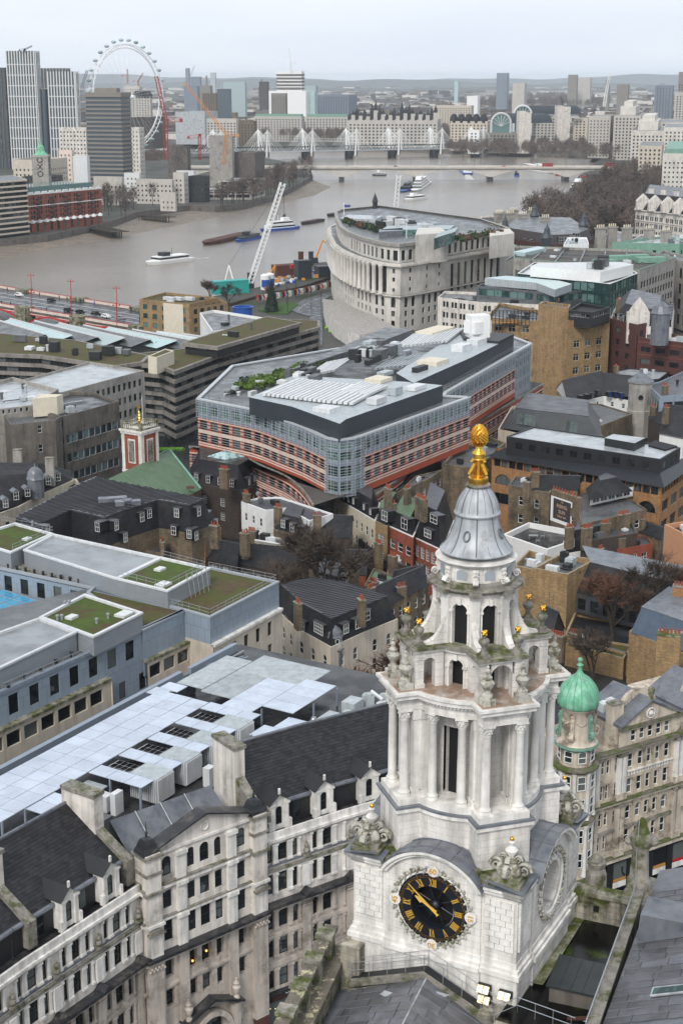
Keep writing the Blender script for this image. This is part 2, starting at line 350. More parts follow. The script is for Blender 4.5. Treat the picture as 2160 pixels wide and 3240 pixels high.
 for i in(4,8,12,16,20):
  c,s=arch[i];t_=Vector((-s,c))*.035;q.add([rp(p)for p in((3.72*c+t_.x,-5.6,57.2+3.72*s+t_.y),(3.72*c-t_.x,-5.6,57.2+3.72*s-t_.y),(3.78*c,-5.6,57.2+3.78*s),(3.72*c+t_.x,-3,57.2+3.72*s+t_.y),(3.72*c-t_.x,-3,57.2+3.72*s-t_.y),(3.78*c,-3,57.2+3.78*s))],[(0,3,5,2),(1,2,5,4)])
 tpart(q,'lead_seams','lead')
 q=MB();nn=60
 for i in range(nn):
  t=2*pi*i/nn;rr=(2.28 if k!=1 else 2.0)+.05*(-1)**i
  c=Vector(rp((rr*cos(t),yb-.06,cz+rr*sin(t))));q.sph(c,.10+.04*random.random(),6)
  t+=.05;rr+=.12*(-1)**i;q.sph(Vector(rp((rr*cos(t),yb-.12,cz+rr*sin(t)))),.08,5)
 tpart(q,'carved_wreath','ornament',True)
 R0=2.1 if k!=1 else 1.75
 q=MB();q.loft([[rp(((R0+.12*cos(u))*cos(2*pi*i/60),yb-.02-.1*sin(u),cz+(R0+.12*cos(u))*sin(2*pi*i/60)))for i in range(60)]for u in[pi*j/5 for j in range(6)]]);tpart(q,'dial_moulding','stone_plain',True)
 if k in(0,1):
  for s_ in(-1,1):
   A=rp((s_*3.12 if s_>0 else-4.85,-5.0,0));B=rp((4.85 if s_>0 else-3.12,-5.0,0))
   block_instances(TW,[(A,B)],55.75,58.75,.62,.375,.13,'stone_plain')
  block_instances(TW,[(rp((-5.1,-5.1,0)),rp((-2.96,-5.1,0))),(rp((-2.96,-5.24,0)),rp((2.96,-5.24,0))),(rp((2.96,-5.1,0)),rp((5.1,-5.1,0)))],50.6,54.15,.95,.44,.03,'stone_plain')
for nm,(z0,z1,P)in bands.items():
 q=MB();q.prism(P,z0,z1);tpart(q,'base_shaft' if nm=='low' else 'string_course','stone' if nm=='low' else 'stone_plain')
q=MB();q.box(-5,-5,59.0,5,5,59.62);q.box(-4.4,-4.4,59.62,4.4,4.4,59.9);tpart(q,'upper_deck','stone_moss')
CK=link('clock_face',None,TW,mw=Matrix.Translation((.05,-5.2,57.35-44)))
ZB[CK.name]=0
q=MB();n=72
q.loft([[(r_*cos(2*pi*i/n),y,r_*sin(2*pi*i/n))for i in range(n)]for r_,y in((2.12,.05),(2.12,-.04),(1.3,-.04),(1.22,.15),(1.22,.5))]);tpart(q,'dial','clock_black',40,CK)
q=MB();q.loft([[(r_*cos(2*pi*i/40),y,r_*sin(2*pi*i/40))for i in range(40)]for r_,y in((1.23,.12),(1.23,.95),(.01,.95))]);tpart(q,'dial_shade_lining','black',None,CK)  # black lining added to the recess, painting in shade where its sides showed lit
q=MB();q.sph((0,.42,0),.36,20);tpart(q,'hub','clock_black',True,CK)
q=MB()
for i in range(8):t=pi/8+i*pi/4;q.tube((.3*cos(t),.45,.3*sin(t)),(1.25*cos(t),.45,1.25*sin(t)),.04,6)
tpart(q,'dial_spokes','clock_black',None,CK)
q=MB()
for rr in(1.985,1.88):q.loft([[(r_*cos(2*pi*i/n),-.05,r_*sin(2*pi*i/n))for i in range(n)]for r_ in(rr,rr-.02)])
for i in range(60):
 t=2*pi*i/60;L=.12 if i%5 else.18;u=Vector((cos(t),sin(t)));w=Vector((-u.y,u.x))*(.013 if i%5 else.03)
 q.poly([(u.x*1.87-w.x,-.052,u.y*1.87-w.y),(u.x*1.87+w.x,-.052,u.y*1.87+w.y),(u.x*(1.87+L)+w.x,-.052,u.y*(1.87+L)+w.y),(u.x*(1.87+L)-w.x,-.052,u.y*(1.87+L)-w.y)])
tpart(q,'minute_track','gold',None,CK)
mat('gold_bright',(.85,.52,.10),.5,.1,3,metal=.3);mat('gold_leaf',(.72,.42,.06),.45,.15,3,metal=.4)
NUM=['XII','I','II','III','IIII','V','VI','VII','VIII','IX','X','XI']
for h,s in enumerate(NUM):
 q=MB();t=pi/2-h*pi/6;u=Vector((cos(t),sin(t)));w=Vector((u.y,-u.x));adv={'I':.115,'V':.2,'X':.22};tot=sum(adv[c]for c in s);x=-tot/2;z0,z1=1.34,1.8
 def st(xa,za,xb,zb,th):
  pts=[(xa-th,za),(xa+th,za),(xb+th,zb),(xb-th,zb)]
  q.prism([(w.x*a+u.x*b,w.y*a+u.y*b)for a,b in pts],.045,.065)
 for c in s:
  a=adv[c];m_=x+a/2
  if c=='I':st(m_,z0,m_,z1,.036);st(m_,z0,m_,z0+.035,.055);st(m_,z1-.035,m_,z1,.05)
  if c=='V':st(m_+0,z0,m_-a*.38,z1,.026);st(m_,z0,m_+a*.38,z1,.013);st(m_-a*.38,z1-.03,m_-a*.38,z1,.05);st(m_+a*.38,z1-.03,m_+a*.38,z1,.045)
  if c=='X':
   st(m_+a*.36,z0,m_-a*.36,z1,.027);st(m_-a*.36,z0,m_+a*.36,z1,.013)
   for sx in(-1,1):st(m_+sx*a*.36,z1-.03,m_+sx*a*.36,z1,.05);st(m_+sx*a*.36,z0,m_+sx*a*.36,z0+.03,.05)
  x+=a
 q.v=[(a,-c_,b)for a,b,c_ in q.v];tpart(q,'numeral','gold_leaf',None,CK)
for ang,s in((90,'60'),(0,'15'),(-90,'30'),(180,'45')):
 t=radians(ang);mw=Matrix.Translation((2.3*cos(t),-.12,2.3*sin(t)))@Matrix.Rotation(t-pi/2,4,'Y').inverted()@Matrix.Rotation(pi/2,4,'X')
 q=MB();q.lathe([(0,-.06),(.34,-.06),(.34,.06),(0,.06)],20);o=tpart(q,'quarter_boss','stone_plain',None,CK);o.matrix_local=mw@Matrix.Translation((0,0,-.08))
 text('quarter_numeral',s,.46,'gold_leaf',CK,mw,.03)
def hand(name,ang,L,tail,wd,y):
 t=radians(ang);u=Vector((cos(t),sin(t)));w=Vector((-u.y,u.x));q=MB()
 pts=[(-tail,wd*1.6),(-tail*.85,wd*.7),(0,wd*.8),(L*.55,wd*.55),(L*.62,wd*2.0),(L*.75,wd*1.3),(L,.008)]if name=='hour_hand' else[(-tail,wd*1.8),(-tail*.85,wd*.9),(0,wd),(L*.5,wd*.6),(L,.008)]
 P=[(u.x*a+w.x*b,u.y*a+w.y*b)for a,b in pts]+[(u.x*a-w.x*b,u.y*a-w.y*b)for a,b in reversed(pts)]
 q.prism(list(reversed(P)),y,y+.06);q.v=[(a,-c_,b)for a,b,c_ in q.v];tpart(q,name,'gold_bright',None,CK)
hand('minute_hand',140,1.9,.5,.06,.12);hand('hour_hand',152,1.2,.3,.085,.08)
def urn(mb,x,y,z,s=1,gold=False):
 pr=[(.30,0),(.30,.28),(.2,.32),(.16,.5),(.2,.56),(.36,.8),(.4,.95),(.3,1.08),(.2,1.14),(.26,1.2),(.26,1.3),(.16,1.36),(.12,1.55),(.16,1.6),(.14,1.7),(.05,1.78),(.1,1.86),(0,1.98)]
 if gold:pr=[(.26,0),(.26,.2),(.17,.25),(.13,.5),(.17,.58),(.3,.75),(.33,.9),(.27,1.0),(.12,1.05),(.1,1.18),(0,1.2)]
 mb.lathe([(r*s,z+h*s)for r,h in pr],14,x,y)
def scroll(mb,c,ax,r,w,turns=1.6):
 """volute standing in the vertical plane along ax"""
 ax=Vector((ax[0],ax[1],0)).normalized();sd_=Vector((-ax.y,ax.x,0));up=Vector((0,0,1));R_=[]
 N_=int(14*turns)
 for i in range(N_+1):
  t=2*pi*turns*i/N_;rr=r*(1-.8*i/N_);o=Vector(c)+ax*cos(t)*rr+up*sin(t)*rr;rad=(ax*cos(t)+up*sin(t));th=r*.17*(1-.5*i/N_)
  R_.append([o+sd_*w/2+rad*th,o+sd_*w/2-rad*th,o-sd_*w/2-rad*th,o-sd_*w/2+rad*th])
 mb.loft(R_,None,True,True)
mat('ornament',(.50,.48,.43),.85,.3,3,.3,.5,col2=(.2,.19,.13),mix2=(.5,.62),sc2=1.6)
for k in range(4):
 a=-45+90*k;cx,cy=pos(6.0,a);G=link('corner_ornament',None,TW);ZB[G.name]=44
 u=Vector(pos(1,a));w=Vector((-u.y,u.x))
 q=MB()
 for rr,z0,z1 in((1.0,59.6,59.95),(.85,59.95,60.2)):
  q.obox((cx,cy),(1,0),z0,z1,rr*1.8,rr*1.8)
 q.lathe([(.75,60.2),(.6,60.5),(.45,60.9),(.5,61.0),(.3,61.1)],12,cx,cy);tpart(q,'plinth','stone_moss',None,G)
 q=MB()
 for j in range(4):
  d_=Vector(pos(1,90*j));scroll(q,(cx+d_.x*.78,cy+d_.y*.78,60.5),d_,.44,.32)
  scroll(q,(cx+d_.x*.42,cy+d_.y*.42,61.05),d_,.25,.26)
  d2=Vector(pos(.5,45+90*j));q.sph((cx+d2.x*1.2,cy+d2.y*1.2,60.5),.3,7,None,1.5)
 for j in range(26):tt,rr=random.random()*6.28,.45+.25*random.random();q.sph((cx+rr*cos(tt),cy+rr*sin(tt),60.2+random.random()*.6),.09,5)
 tpart(q,'scrolls','ornament',True,G)
 q=MB();q.lathe([(.18,61.05),(.16,61.2),(.34,61.42),(.36,61.55),(.22,61.7),(.14,61.75),(.12,61.95),(.17,62.0),(.1,62.1)],14,cx,cy);tpart(q,'urn','stone_plain',50,G)
 q=MB();q.sph((cx,cy,62.2),.13,12);tpart(q,'gilt_ball','gold',True,G)
for nm,z0,z1,rc,bo,bw,m in(('podium',59.6,62.35,4.0,4.95,1.55,'stone'),('podium_cornice',62.35,62.6,4.15,5.12,1.7,'stone_plain'),('lead_band',62.6,62.72,4.2,5.17,1.75,'lead'),('column_plinth',62.72,63.1,4.0,4.95,1.5,'stone_plain')):
 q=MB();q.prism(plan(rc,bo,bw),z0,z1);tpart(q,nm,m)
q=MB()
for i in range(48):
 a0,a1=360/48*i,360/48*(i+1);am=(a0+a1)/2
 dd=abs((am+45)%90-45)
 r_=2.55+.0*dd
 if dd<12:
  q.poly([(*pos(r_,a0),67.2),(*pos(r_,a1),67.2),(*pos(r_,a1),68.4),(*pos(r_,a0),68.4)]);continue
 q.poly([(*pos(r_,a0),63.1),(*pos(r_,a1),63.1),(*pos(r_,a1),68.4),(*pos(r_,a0),68.4)])
for k in range(4):
 for s_ in(-12,12):
  a=90*k+s_*.94;q.poly([(*pos(2.55,a),63.1),(*pos(1.7,a),63.1),(*pos(1.7,a),67.2),(*pos(2.55,a),67.2)])
tpart(q,'core_wall','stone',30)
q=MB();q.lathe([(2.25,63.1),(2.25,68.4)],32);tpart(q,'interior_shade','black')  # black drum just inside the doorways, interior shade put in as colour
q=MB();pil=[]
for k in range(4):
 u=Vector(pos(1,-45+90*k));w=Vector((-u.y,u.x))
 for s_ in(-1,1):
  for rr,ss,wd in((3.25,1.02,.62),(3.75,1.0,.5)):
   c=u*rr+w*s_*ss;p=MB();p.obox(c,u,63.1,68.4,wd,wd);p.obox(c,u,63.1,63.45,wd+.16,wd+.16);p.obox(c,u,67.75,68.35,wd+.12,wd+.12)
   tpart(p,'pilaster','stone_plain')
cpr=[(.37,63.1),(.37,63.2),(.33,63.28),(.35,63.36),(.27,63.46),(.255,63.6),(.25,65),(.225,67.7),(.25,67.74),(.235,67.8),(.27,68.0),(.33,68.25),(.36,68.3)]
def column(x,y,a,mats='stone_plain'):
 C_=link('column',None,TW);ZB[C_.name]=44
 q=MB();q.obox((x,y),pos(1,a),62.9,63.14,.8,.8);q.lathe(cpr[:9],18,x,y)
 for z in(64.4,65.6,66.8):q.lathe([(.252-(z-63.6)*.007,z),(.256-(z-63.6)*.007,z+.012),(.252-(z-63.6)*.007,z+.024)],18,x,y,cap=False)
 tpart(q,'shaft',mats,40,C_)
 q=MB();q.lathe([(.225,67.74),(.27,68.0),(.3,68.28)],14,x,y)
 for j in range(8):
  for zz,rr,ss in((67.95,.27,.07),(68.12,.31,.075)):
   t=j*pi/4+(zz>68)*.39+radians(a);q.sph((x+rr*cos(t),y+rr*sin(t),zz),ss,5,None,1.3)
 q.obox((x,y),pos(1,a),68.28,68.38,.72,.72);tpart(q,'capital','stone_plain',40,C_)
for k in range(4):
 u=Vector(pos(1,-45+90*k));w=Vector((-u.y,u.x))
 for s_ in(-1,1):
  c=u*4.45+w*s_*.98;column(c.x,c.y,-45+90*k)
  a=-90+90*k+s_*14;c=Vector(pos(3.6,a));column(c.x,c.y,a)
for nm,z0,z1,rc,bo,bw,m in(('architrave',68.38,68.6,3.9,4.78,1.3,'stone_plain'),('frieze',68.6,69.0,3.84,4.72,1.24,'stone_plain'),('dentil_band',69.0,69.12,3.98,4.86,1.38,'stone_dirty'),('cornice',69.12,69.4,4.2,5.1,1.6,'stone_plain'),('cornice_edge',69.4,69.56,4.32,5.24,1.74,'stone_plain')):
 q=MB();q.prism(plan(rc,bo,bw),z0,z1);tpart(q,nm,m)
q=MB();q.prism(plan(4.05,5.0,1.5),69.56,69.6);tpart(q,'terrace','stone_floor')
q=MB()
for k in range(4):
 for i in range(-8,9):
  a=radians(-90+90*k+i*2.9);q.obox((4.03*cos(a),4.03*sin(a)),(cos(a),sin(a)),68.98,69.1,.12,.1)
o=tpart(q,'dentils','stone_plain');o['kind']='stuff'
def arcade(name,r,z0,z1,zs,ow,th,m,n=8,off=0):
 """ring wall with n arched openings (half width ow), springing at zs"""
 q=MB();F=10
 for k in range(n):
  a=radians(off+360/n*k);u=Vector((cos(a),sin(a)));w=Vector((-u.y,u.x));R2=r
  H=360/n/2
  oc=[(ow*sin(pi/2-pi*i/F),zs+ow*cos(pi/2-pi*i/F))for i in range(F+1)]
  def P3(x,z,rr):t=a+x/r;return(rr*cos(t),rr*sin(t),z)
  hw=radians(H)*r
  for rr in(r,r-th):
   for sx in(-1,1):
    q.poly([P3(sx*hw,z0,rr),P3(sx*ow,z0,rr),P3(sx*ow,zs,rr),P3(sx*ow,z1,rr),P3(sx*(hw+ow)/2,z1,rr),P3(sx*hw,z1,rr)])
    q.poly([P3(sx*(hw+ow)/2,z1,rr),P3(sx*hw,z1,rr),P3(sx*hw,z0,rr)])
   for(xa,za),(xb,zb)in zip(oc,oc[1:]):q.poly([P3(xa,za,rr),P3(xa,z1,rr),P3(xb,z1,rr),P3(xb,zb,rr)])
  ol=[(ow,z0)]+oc+[(-ow,z0)]
  for(xa,za),(xb,zb)in zip(ol,ol[1:]):q.poly([P3(xa,za,r),P3(xb,zb,r),P3(xb,zb,r-th),P3(xa,za,r-th)])
  p=MB();e=.1
  ol2=[(ow+e,z0)]+[((ow+e)*sin(pi/2-pi*i/F),zs+(ow+e)*cos(pi/2-pi*i/F))for i in range(F+1)]+[(-ow-e,z0)]
  p.loft([[P3(x,z,r)for x,z in ol2],[P3(x,z,r+.06)for x,z in ol2],[P3(x,z,r+.06)for x,z in ol],[P3(x,z,r)for x,z in ol]],close=False)
  kc=u*(r+.06);p.obox(kc,w,zs+ow-.05,z1-.05 if z1-zs-ow<.4 else zs+ow+.3,.2,.2)
  for sx in(-1,1):t=a+sx*(ow+.08)/r;p.obox(((r+.03)*cos(t),(r+.03)*sin(t)),(cos(t+pi/2),sin(t+pi/2)),zs-.08,zs+.04,.26,.22)
  tpart(p,'arch_surround','stone_plain')
 tpart(q,name,m)
arcade('lower_arcade',2.5,69.6,71.7,70.85,.42,.35,'stone')
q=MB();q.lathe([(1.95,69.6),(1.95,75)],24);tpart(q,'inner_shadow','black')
for k in range(4):
 u=Vector(pos(1,-45+90*k));w=Vector((-u.y,u.x));q=MB()
 for s_ in(-1,1):
  c=u*3.72+w*s_*1.02;q.obox(c,u,69.6,71.7,.5,.5);q.obox(c,u,69.6,69.85,.62,.62);q.obox(c,u,71.25,71.35,.6,.6)
  c=u*2.55+w*s_*1.02;q.obox(c,u,69.6,71.7,.5,.5)
  for j in range(8):
   t0,t1=pi*j/8,pi*(j+1)/8;f=lambda t:(3.13-.36*cos(t),70.95+.36*sin(t))
   (ra,za),(rb,zb)=f(t0),f(t1)
   for off_ in(.8,1.24):
    cw=w*s_*off_;q.poly([(*(u*ra+cw),za),(*(u*rb+cw),zb),(*(u*rb+cw),71.7),(*(u*ra+cw),71.7)])
   q.poly([(*(u*ra+w*s_*.8),za),(*(u*rb+w*s_*.8),zb),(*(u*rb+w*s_*1.24),zb),(*(u*ra+w*s_*1.24),za)])
 for j in range(8):
  t0,t1=pi*j/8,pi*(j+1)/8;f=lambda t:(-.62*cos(t),70.9+.62*sin(t));(xa,za),(xb,zb)=f(t0),f(t1)
  for rr in(3.95,3.5):q.poly([(*(u*rr+w*xa),za),(*(u*rr+w*xb),zb),(*(u*rr+w*xb),71.7),(*(u*rr+w*xa),71.7)])
  q.poly([(*(u*3.95+w*xa),za),(*(u*3.95+w*xb),zb),(*(u*3.5+w*xb),zb),(*(u*3.5+w*xa),za)])
 for s_ in(-1,1):q.obox(u*3.72+w*s_*.72,u,69.6,70.9,.45,.16)
 tpart(q,'corner_pavilion','stone')
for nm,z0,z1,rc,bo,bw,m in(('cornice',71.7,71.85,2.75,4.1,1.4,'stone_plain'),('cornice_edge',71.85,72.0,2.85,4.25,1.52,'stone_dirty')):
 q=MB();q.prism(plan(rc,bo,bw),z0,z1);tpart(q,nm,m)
q=MB();q.prism(plan(2.75,4.15,1.42),72.0,72.02);tpart(q,'ledge','stone_moss')
for k in range(4):
 u=Vector(pos(1,-45+90*k));w=Vector((-u.y,u.x))
 for s_ in(-1,1):
  c=u*4.45+w*s_*1.02;q=MB();q.obox(c,u,69.6,69.95,.72,.72);urn(q,c.x,c.y,69.9,.98);tpart(q,'urn','ornament',50)
  c=u*3.7+w*s_*.98;q=MB();q.obox(c,u,72.0,72.18,.6,.6);urn(q,c.x,c.y,72.1,.95,True);o=tpart(q,'gilded_urn','stone_dirty',50)
  q=MB()
  for j in range(9):t=j*2.4;q.sph((c.x+.11*cos(t),c.y+.11*sin(t),73.3+.025*j),.085,6)
  q.sph((c.x,c.y,73.4),.15,8);tpart(q,'gilt_flame','gold',True,o)
arcade('upper_arcade',2.15,72.0,75.0,73.95,.44,.35,'stone')
for k in range(8):
 dg=-45+90*(k//2);s_=-1 if k%2 else 1
 u=Vector(pos(1,dg));w=Vector((-u.y,u.x));q=MB();pr=[]
 for i in range(11):
  t=i/10;pr.append((3.55-1.5*(sin(t*pi/2)**.8),72.0+2.6*(1-cos(t*pi/2))+.12))
 c0=w*s_*.93
 for sg in(-.17,.17):
  for(ra,za),(rb,zb)in zip(pr,pr[1:]):q.poly([(*(u*ra+c0+w*sg),za),(*(u*rb+c0+w*sg),zb),(*(u*rb+c0+w*sg),72.0),(*(u*ra+c0+w*sg),72.0)])
 q.loft([[(*(u*r_+c0+w*sg),z_)for r_,z_ in pr]for sg in(-.2,.2)],close=False)
 q.poly([(*(u*3.55+c0+w*sg),z_)for sg,z_ in((-.17,72),(.17,72),(.17,72.12),(-.17,72.12))])
 tpart(q,'scroll_buttress','stone',40)
 a=22.5+45*k;q=MB();c=pos(2.2,a);q.obox(c,pos(1,a),72.0,75.0,.34,.55);q.obox(c,pos(1,a),74.7,74.85,.42,.62);tpart(q,'pier','stone_plain')
 q=MB();q.obox(pos(2.38,a),pos(1,a),74.95,75.2,.62,.72);tpart(q,'cornice_block','stone_dirty')
for nm,pr,m in(('cornice',[(2.2,74.95),(2.4,75.0),(2.55,75.12),(2.62,75.22),(2.3,75.3),(0,75.32)],'stone_dirty'),('attic_plinth',[(2.2,75.3),(2.2,75.45),(2.05,75.52),(1.98,75.55)],'stone_dirty'),
    ('attic',[(1.98,75.5),(1.95,76.38)],'stone'),('attic_cornice',[(1.95,76.38),(2.05,76.42),(2.2,76.5),(2.27,76.6),(1.62,76.72),(1.6,76.72)],'stone_plain'),
    ('lead_neck',[(1.62,76.7),(1.6,76.98)],'lead')):
 q=MB();q.lathe(pr,64,cap=False);tpart(q,nm,m,35)
for k in range(8):
 a=45*k;u=pos(1,a);q=MB();
 P=[(x,z)for x,z in((-.3,75.7),(.3,75.7),(.3,76.15),(.15,76.24),(0,76.26),(-.15,76.24),(-.3,76.15))]
 q.poly([(*(Vector(pos(2.0,a))+Vector((-u[1],u[0]))*x),z)for x,z in P]);tpart(q,'blind_window','grey_louvre')
 a+=22.5;u=Vector(pos(1,a));q=MB();scroll(q,(*(u*2.25),75.62),u,.2,.3);scroll(q,(*(u*2.08),76.22),-u,.13,.3);q.obox(u*2.05,u,75.7,76.3,.22,.26)
 for j in range(5):q.sph((*(u*2.2+Vector((-u.y,u.x))*(.06*(j-2))),76.1-.04*abs(j-2)),.06,5)
 tpart(q,'console','stone_plain',40)
bell=[(2.02,76.93),(2.03,76.99),(1.98,77.04),(1.78,77.25),(1.6,77.5),(1.45,77.8),(1.32,78.15),(1.22,78.5),(1.16,78.8),(1.14,78.95)]
dome=[(1.14,78.93),(1.26,78.98),(1.29,79.06),(1.25,79.13),(1.2,79.2),(1.17,79.4),(1.1,79.65),(.99,79.9),(.85,80.15),(.7,80.35),(.57,80.5)]
q=MB();q.lathe([(1.6,76.93)]+bell,64,cap=False);tpart(q,'bell_roof','lead_pale',40)
q=MB();q.lathe(dome,64,cap=False);tpart(q,'lead_dome','lead_pale',40)
for k in range(8):
 a=22.5+45*k;q=MB();q.path([(*pos(r_+.01,a),z_)for r_,z_ in bell[2:]],.035,5);tpart(q,'lead_rib','lead',True);q=MB();q.path([(*pos(r_+.01,a),z_)for r_,z_ in dome[4:]],.032,5);tpart(q,'lead_rib','lead',True)
 a=45*k;q=MB();q.path([(*pos(r_,a),z_)for r_,z_ in bell[2:5]],.014,4);tpart(q,'lead_seam','lead');q=MB();q.path([(*pos(r_,a),z_)for r_,z_ in dome[4:]],.016,4);tpart(q,'lead_seam','lead')
 if k%2==0:
  u=Vector(pos(1,a));w=Vector((-u.y,u.x));q=MB();c=u*1.42;pts=[(*(c+w*.17*cos(t)-u*.3*.3*sin(t)),78.0+.26*sin(t))for t in[2*pi*i/20 for i in range(21)]]
  q.path(pts,.05,6);tpart(q,'oval_window','lead',True)
q=MB();q.lathe([(.55,80.48),(.66,80.52),(.7,80.6),(.66,80.68),(.5,80.72),(0,80.72)],40,cap=False);tpart(q,'collar','stone_dirty',40)
FN=link('gilded_finial',None,TW);ZB[FN.name]=44
q=MB();q.lathe([(.53,80.7),(.55,80.74),(.54,81.02),(.5,81.06),(.2,81.08),(.2,82.0),(.36,82.0),(.37,82.06),(.34,82.1),(.34,82.34),(.37,82.36),(.35,82.42),(.2,82.55),(.16,82.66),(.21,82.7),(.19,82.78)],32);tpart(q,'finial_base','gold',35,FN)
for k in range(4):
 a=45+90*k+18;u=Vector(pos(1,a));q=MB();scroll(q,(*(u*.45),81.28),u,.19,.2);scroll(q,(*(u*.4),81.95),u,.1,.2)
 pr=[(.55,81.45),(.45,81.62),(.34,81.75),(.3,81.9),(.4,82.03)];w=Vector((-u.y,u.x))
 q.loft([[(*(u*r_+w*sg),z_),(*(u*(r_-.12)+w*sg),z_)]for sg in(-.1,.1)for r_,z_ in()]or[[(*(u*r_-w*.1),z_),(*(u*r_+w*.1),z_),(*(u*(r_-.14)+w*.1),z_),(*(u*(r_-.14)-w*.1),z_)]for r_,z_ in pr],None,True,True)
 tpart(q,'finial_scroll','gold',40,FN)
q=MB()
PC=lambda t:(.415*(sin(pi*(t*.86+.1))**.75),82.76+1.22*t)
q.lathe([PC(i/12)for i in range(13)],24)
for i in range(12):
 t=.22+.76*i/12
 r_,z_=PC(t);n_=max(5,int(12*r_/.42))
 for j in range(n_):a=2*pi*(j+.5*(i%2))/n_;q.sph((r_*1.03*cos(a),r_*1.03*sin(a),z_),.05+.07*r_,4,None,1.1)
for j in range(12):
 a=2*pi*j/12;q.tube((.3*cos(a),.3*sin(a),82.82),(.5*cos(a),.5*sin(a),83.08+.05*(j%2)),.08,5,None,.02)
tpart(q,'pineapple','gold',40,FN)
# ================================================================ building kit
def crop(x0,y0,s=.68878):
 f=lambda x,y,z:at(x0+x*s,y0+y*s,z)
 f.o=(x0,y0,s);return f
def hit(f,x,y,P):
 """sight line through a crop point met with the walls of footprint P: place, height, outward bearing"""
 x0,y0,s=f.o;r=f(x,y,0);k=HC/r.length;best=None;P=ccw(P)
 for A,B in zip(P,P[1:]+P[:1]):
  e=B-A;n=Vector((e.y,-e.x));dn=n.dot(r)
  if dn>=0:continue
  t=n.dot(A)/dn;p=r*t;u=(p-A).dot(e)/e.length_squared
  if-.02<=u<=1.02 and 0<t and(best is None or t<best[0]):best=(t,p,HC*(1-t),atan2(n.y,n.x))
 return best and best[1:]
cA,cB,cC,cD,cE,cF,cG,cH=crop(0,100),crop(1080,100),crop(0,800),crop(1080,800),crop(0,1600),crop(1080,1600),crop(0,2400),crop(1080,2400)
WIN={}
def win_mesh(w,h,style,frame,glass,arch=False):
 key=(round(w,1),round(h,1),style,frame,glass,arch)
 if key in WIN:return WIN[key]
 w,h=key[0],key[1];q=MB();t=.07 if style!='thin' else.04
 if arch:
  F=8;r=w/2;top=[(-r*cos(pi*i/F),h-r+r*sin(pi*i/F))for i in range(F+1)];q.poly([(-w/2,0,0),(w/2,0,0)]+[(x,0,z)for x,z in reversed(top)],1)
  inn=[(x*(1-t/r),h-r+(z-h+r)*(1-t/r))for x,z in top];q.loft([[(x,0,z)for x,z in top],[(x,-.05,z)for x,z in top],[(x,-.05,z)for x,z in inn],[(x,0,z)for x,z in inn]],0,False)
  zt=h-r*.3
 else:q.poly([(-w/2,0,0),(w/2,0,0),(w/2,0,h),(-w/2,0,h)],1);q.box(-w/2,-.05,h-t,w/2,0,h,0);zt=h-t
 q.box(-w/2,-.06,0,w/2,0,t,0)
 for s_ in(-1,1):q.box(min(s_*w/2,s_*(w/2-t)),-.05,t,max(s_*w/2,s_*(w/2-t)),0,zt if not arch else h-w/2,0)
 def vb(x,b=.03):q.box(x-b,-.04,t,x+b,-.002,zt,0)
 def hb(z,b=.03):q.box(-w/2+t,-.045,z-b,w/2-t,-.002,z+b,0)
 if style=='sash':hb(h*.5,.04)
 if style=='sash2':hb(h*.5,.035);vb(0,.02)
 if style=='georgian':
  hb(h*.5,.035);[vb(w*k,.014)for k in(-1/6,1/6)];[hb(h*k,.014)for k in(.25,.75)]
 if style=='grid':n=max(2,round(w/.55));[vb(w*(k/n-.5),.02)for k in range(1,n)];m_=max(2,round(h/.5));[hb(h*k/m_,.02)for k in range(1,m_)]
 if style=='mull':n=max(2,round(w/1.3));[vb(w*(k/n-.5),.035)for k in range(1,n)]
 if style=='cross':vb(0,.03);hb(h*.7,.03)
 me=q.mesh('window',[frame,glass]);WIN[key]=me;return me
def facade(q,A,B,z0,z1,rows,depth=.2,mi=None):
 """wall A->B (outside on the right) with real openings. rows: (zb, zt, [(u0,u1)], arch). returns window seats"""
 A,B=V2(A),V2(B);L=(B-A).length;d=(B-A)/L;n=Vector((d.y,-d.x));out=[]
 P=lambda u,z,k=0:(A.x+d.x*u-n.x*k,A.y+d.y*u-n.y*k,z)
 zp=z0
 for zb,zt,ops,arch in sorted(rows,key=lambda r:r[0]):
  ops=[(a,b)for a,b in sorted(ops)if a>.02 and b<L-.02]
  if not ops:continue
  if zb>zp:q.poly([P(0,zp),P(L,zp),P(L,zb),P(0,zb)],mi)
  u=0
  for a,b in ops:
   q.poly([P(u,zb),P(a,zb),P(a,zt),P(u,zt)],mi);u=b
   q.poly([P(a,zb),P(b,zb),P(b,zb,depth),P(a,zb,depth)],mi);q.poly([P(a,zb,depth),P(a,zt,depth),P(a,zt),P(a,zb)],mi);q.poly([P(b,zb),P(b,zt),P(b,zt,depth),P(b,zb,depth)],mi)
   if arch:
    r=(b-a)/2;F=8;arc=[(a+r-r*cos(pi*i/F),zt-r+r*sin(pi*i/F))for i in range(F+1)]
    for(x0,y0),(x1,y1)in zip(arc,arc[1:]):q.poly([P(x0,y0),P(x1,y1),P(x1,zt),P(x0,zt)],mi);q.poly([P(x0,y0,depth),P(x1,y1,depth),P(x1,y1),P(x0,y0)],mi)
   else:q.poly([P(a,zt,depth),P(b,zt,depth),P(b,zt),P(a,zt)],mi)
   out.append((P((a+b)/2,zb,depth),atan2(d.y,d.x),b-a,zt-zb,arch))
  q.poly([P(u,zb),P(L,zb),P(L,zt),P(u,zt)],mi);zp=zt
 if z1>zp:q.poly([P(0,zp),P(L,zp),P(L,z1),P(0,z1)],mi)
 return out
NWIN={}
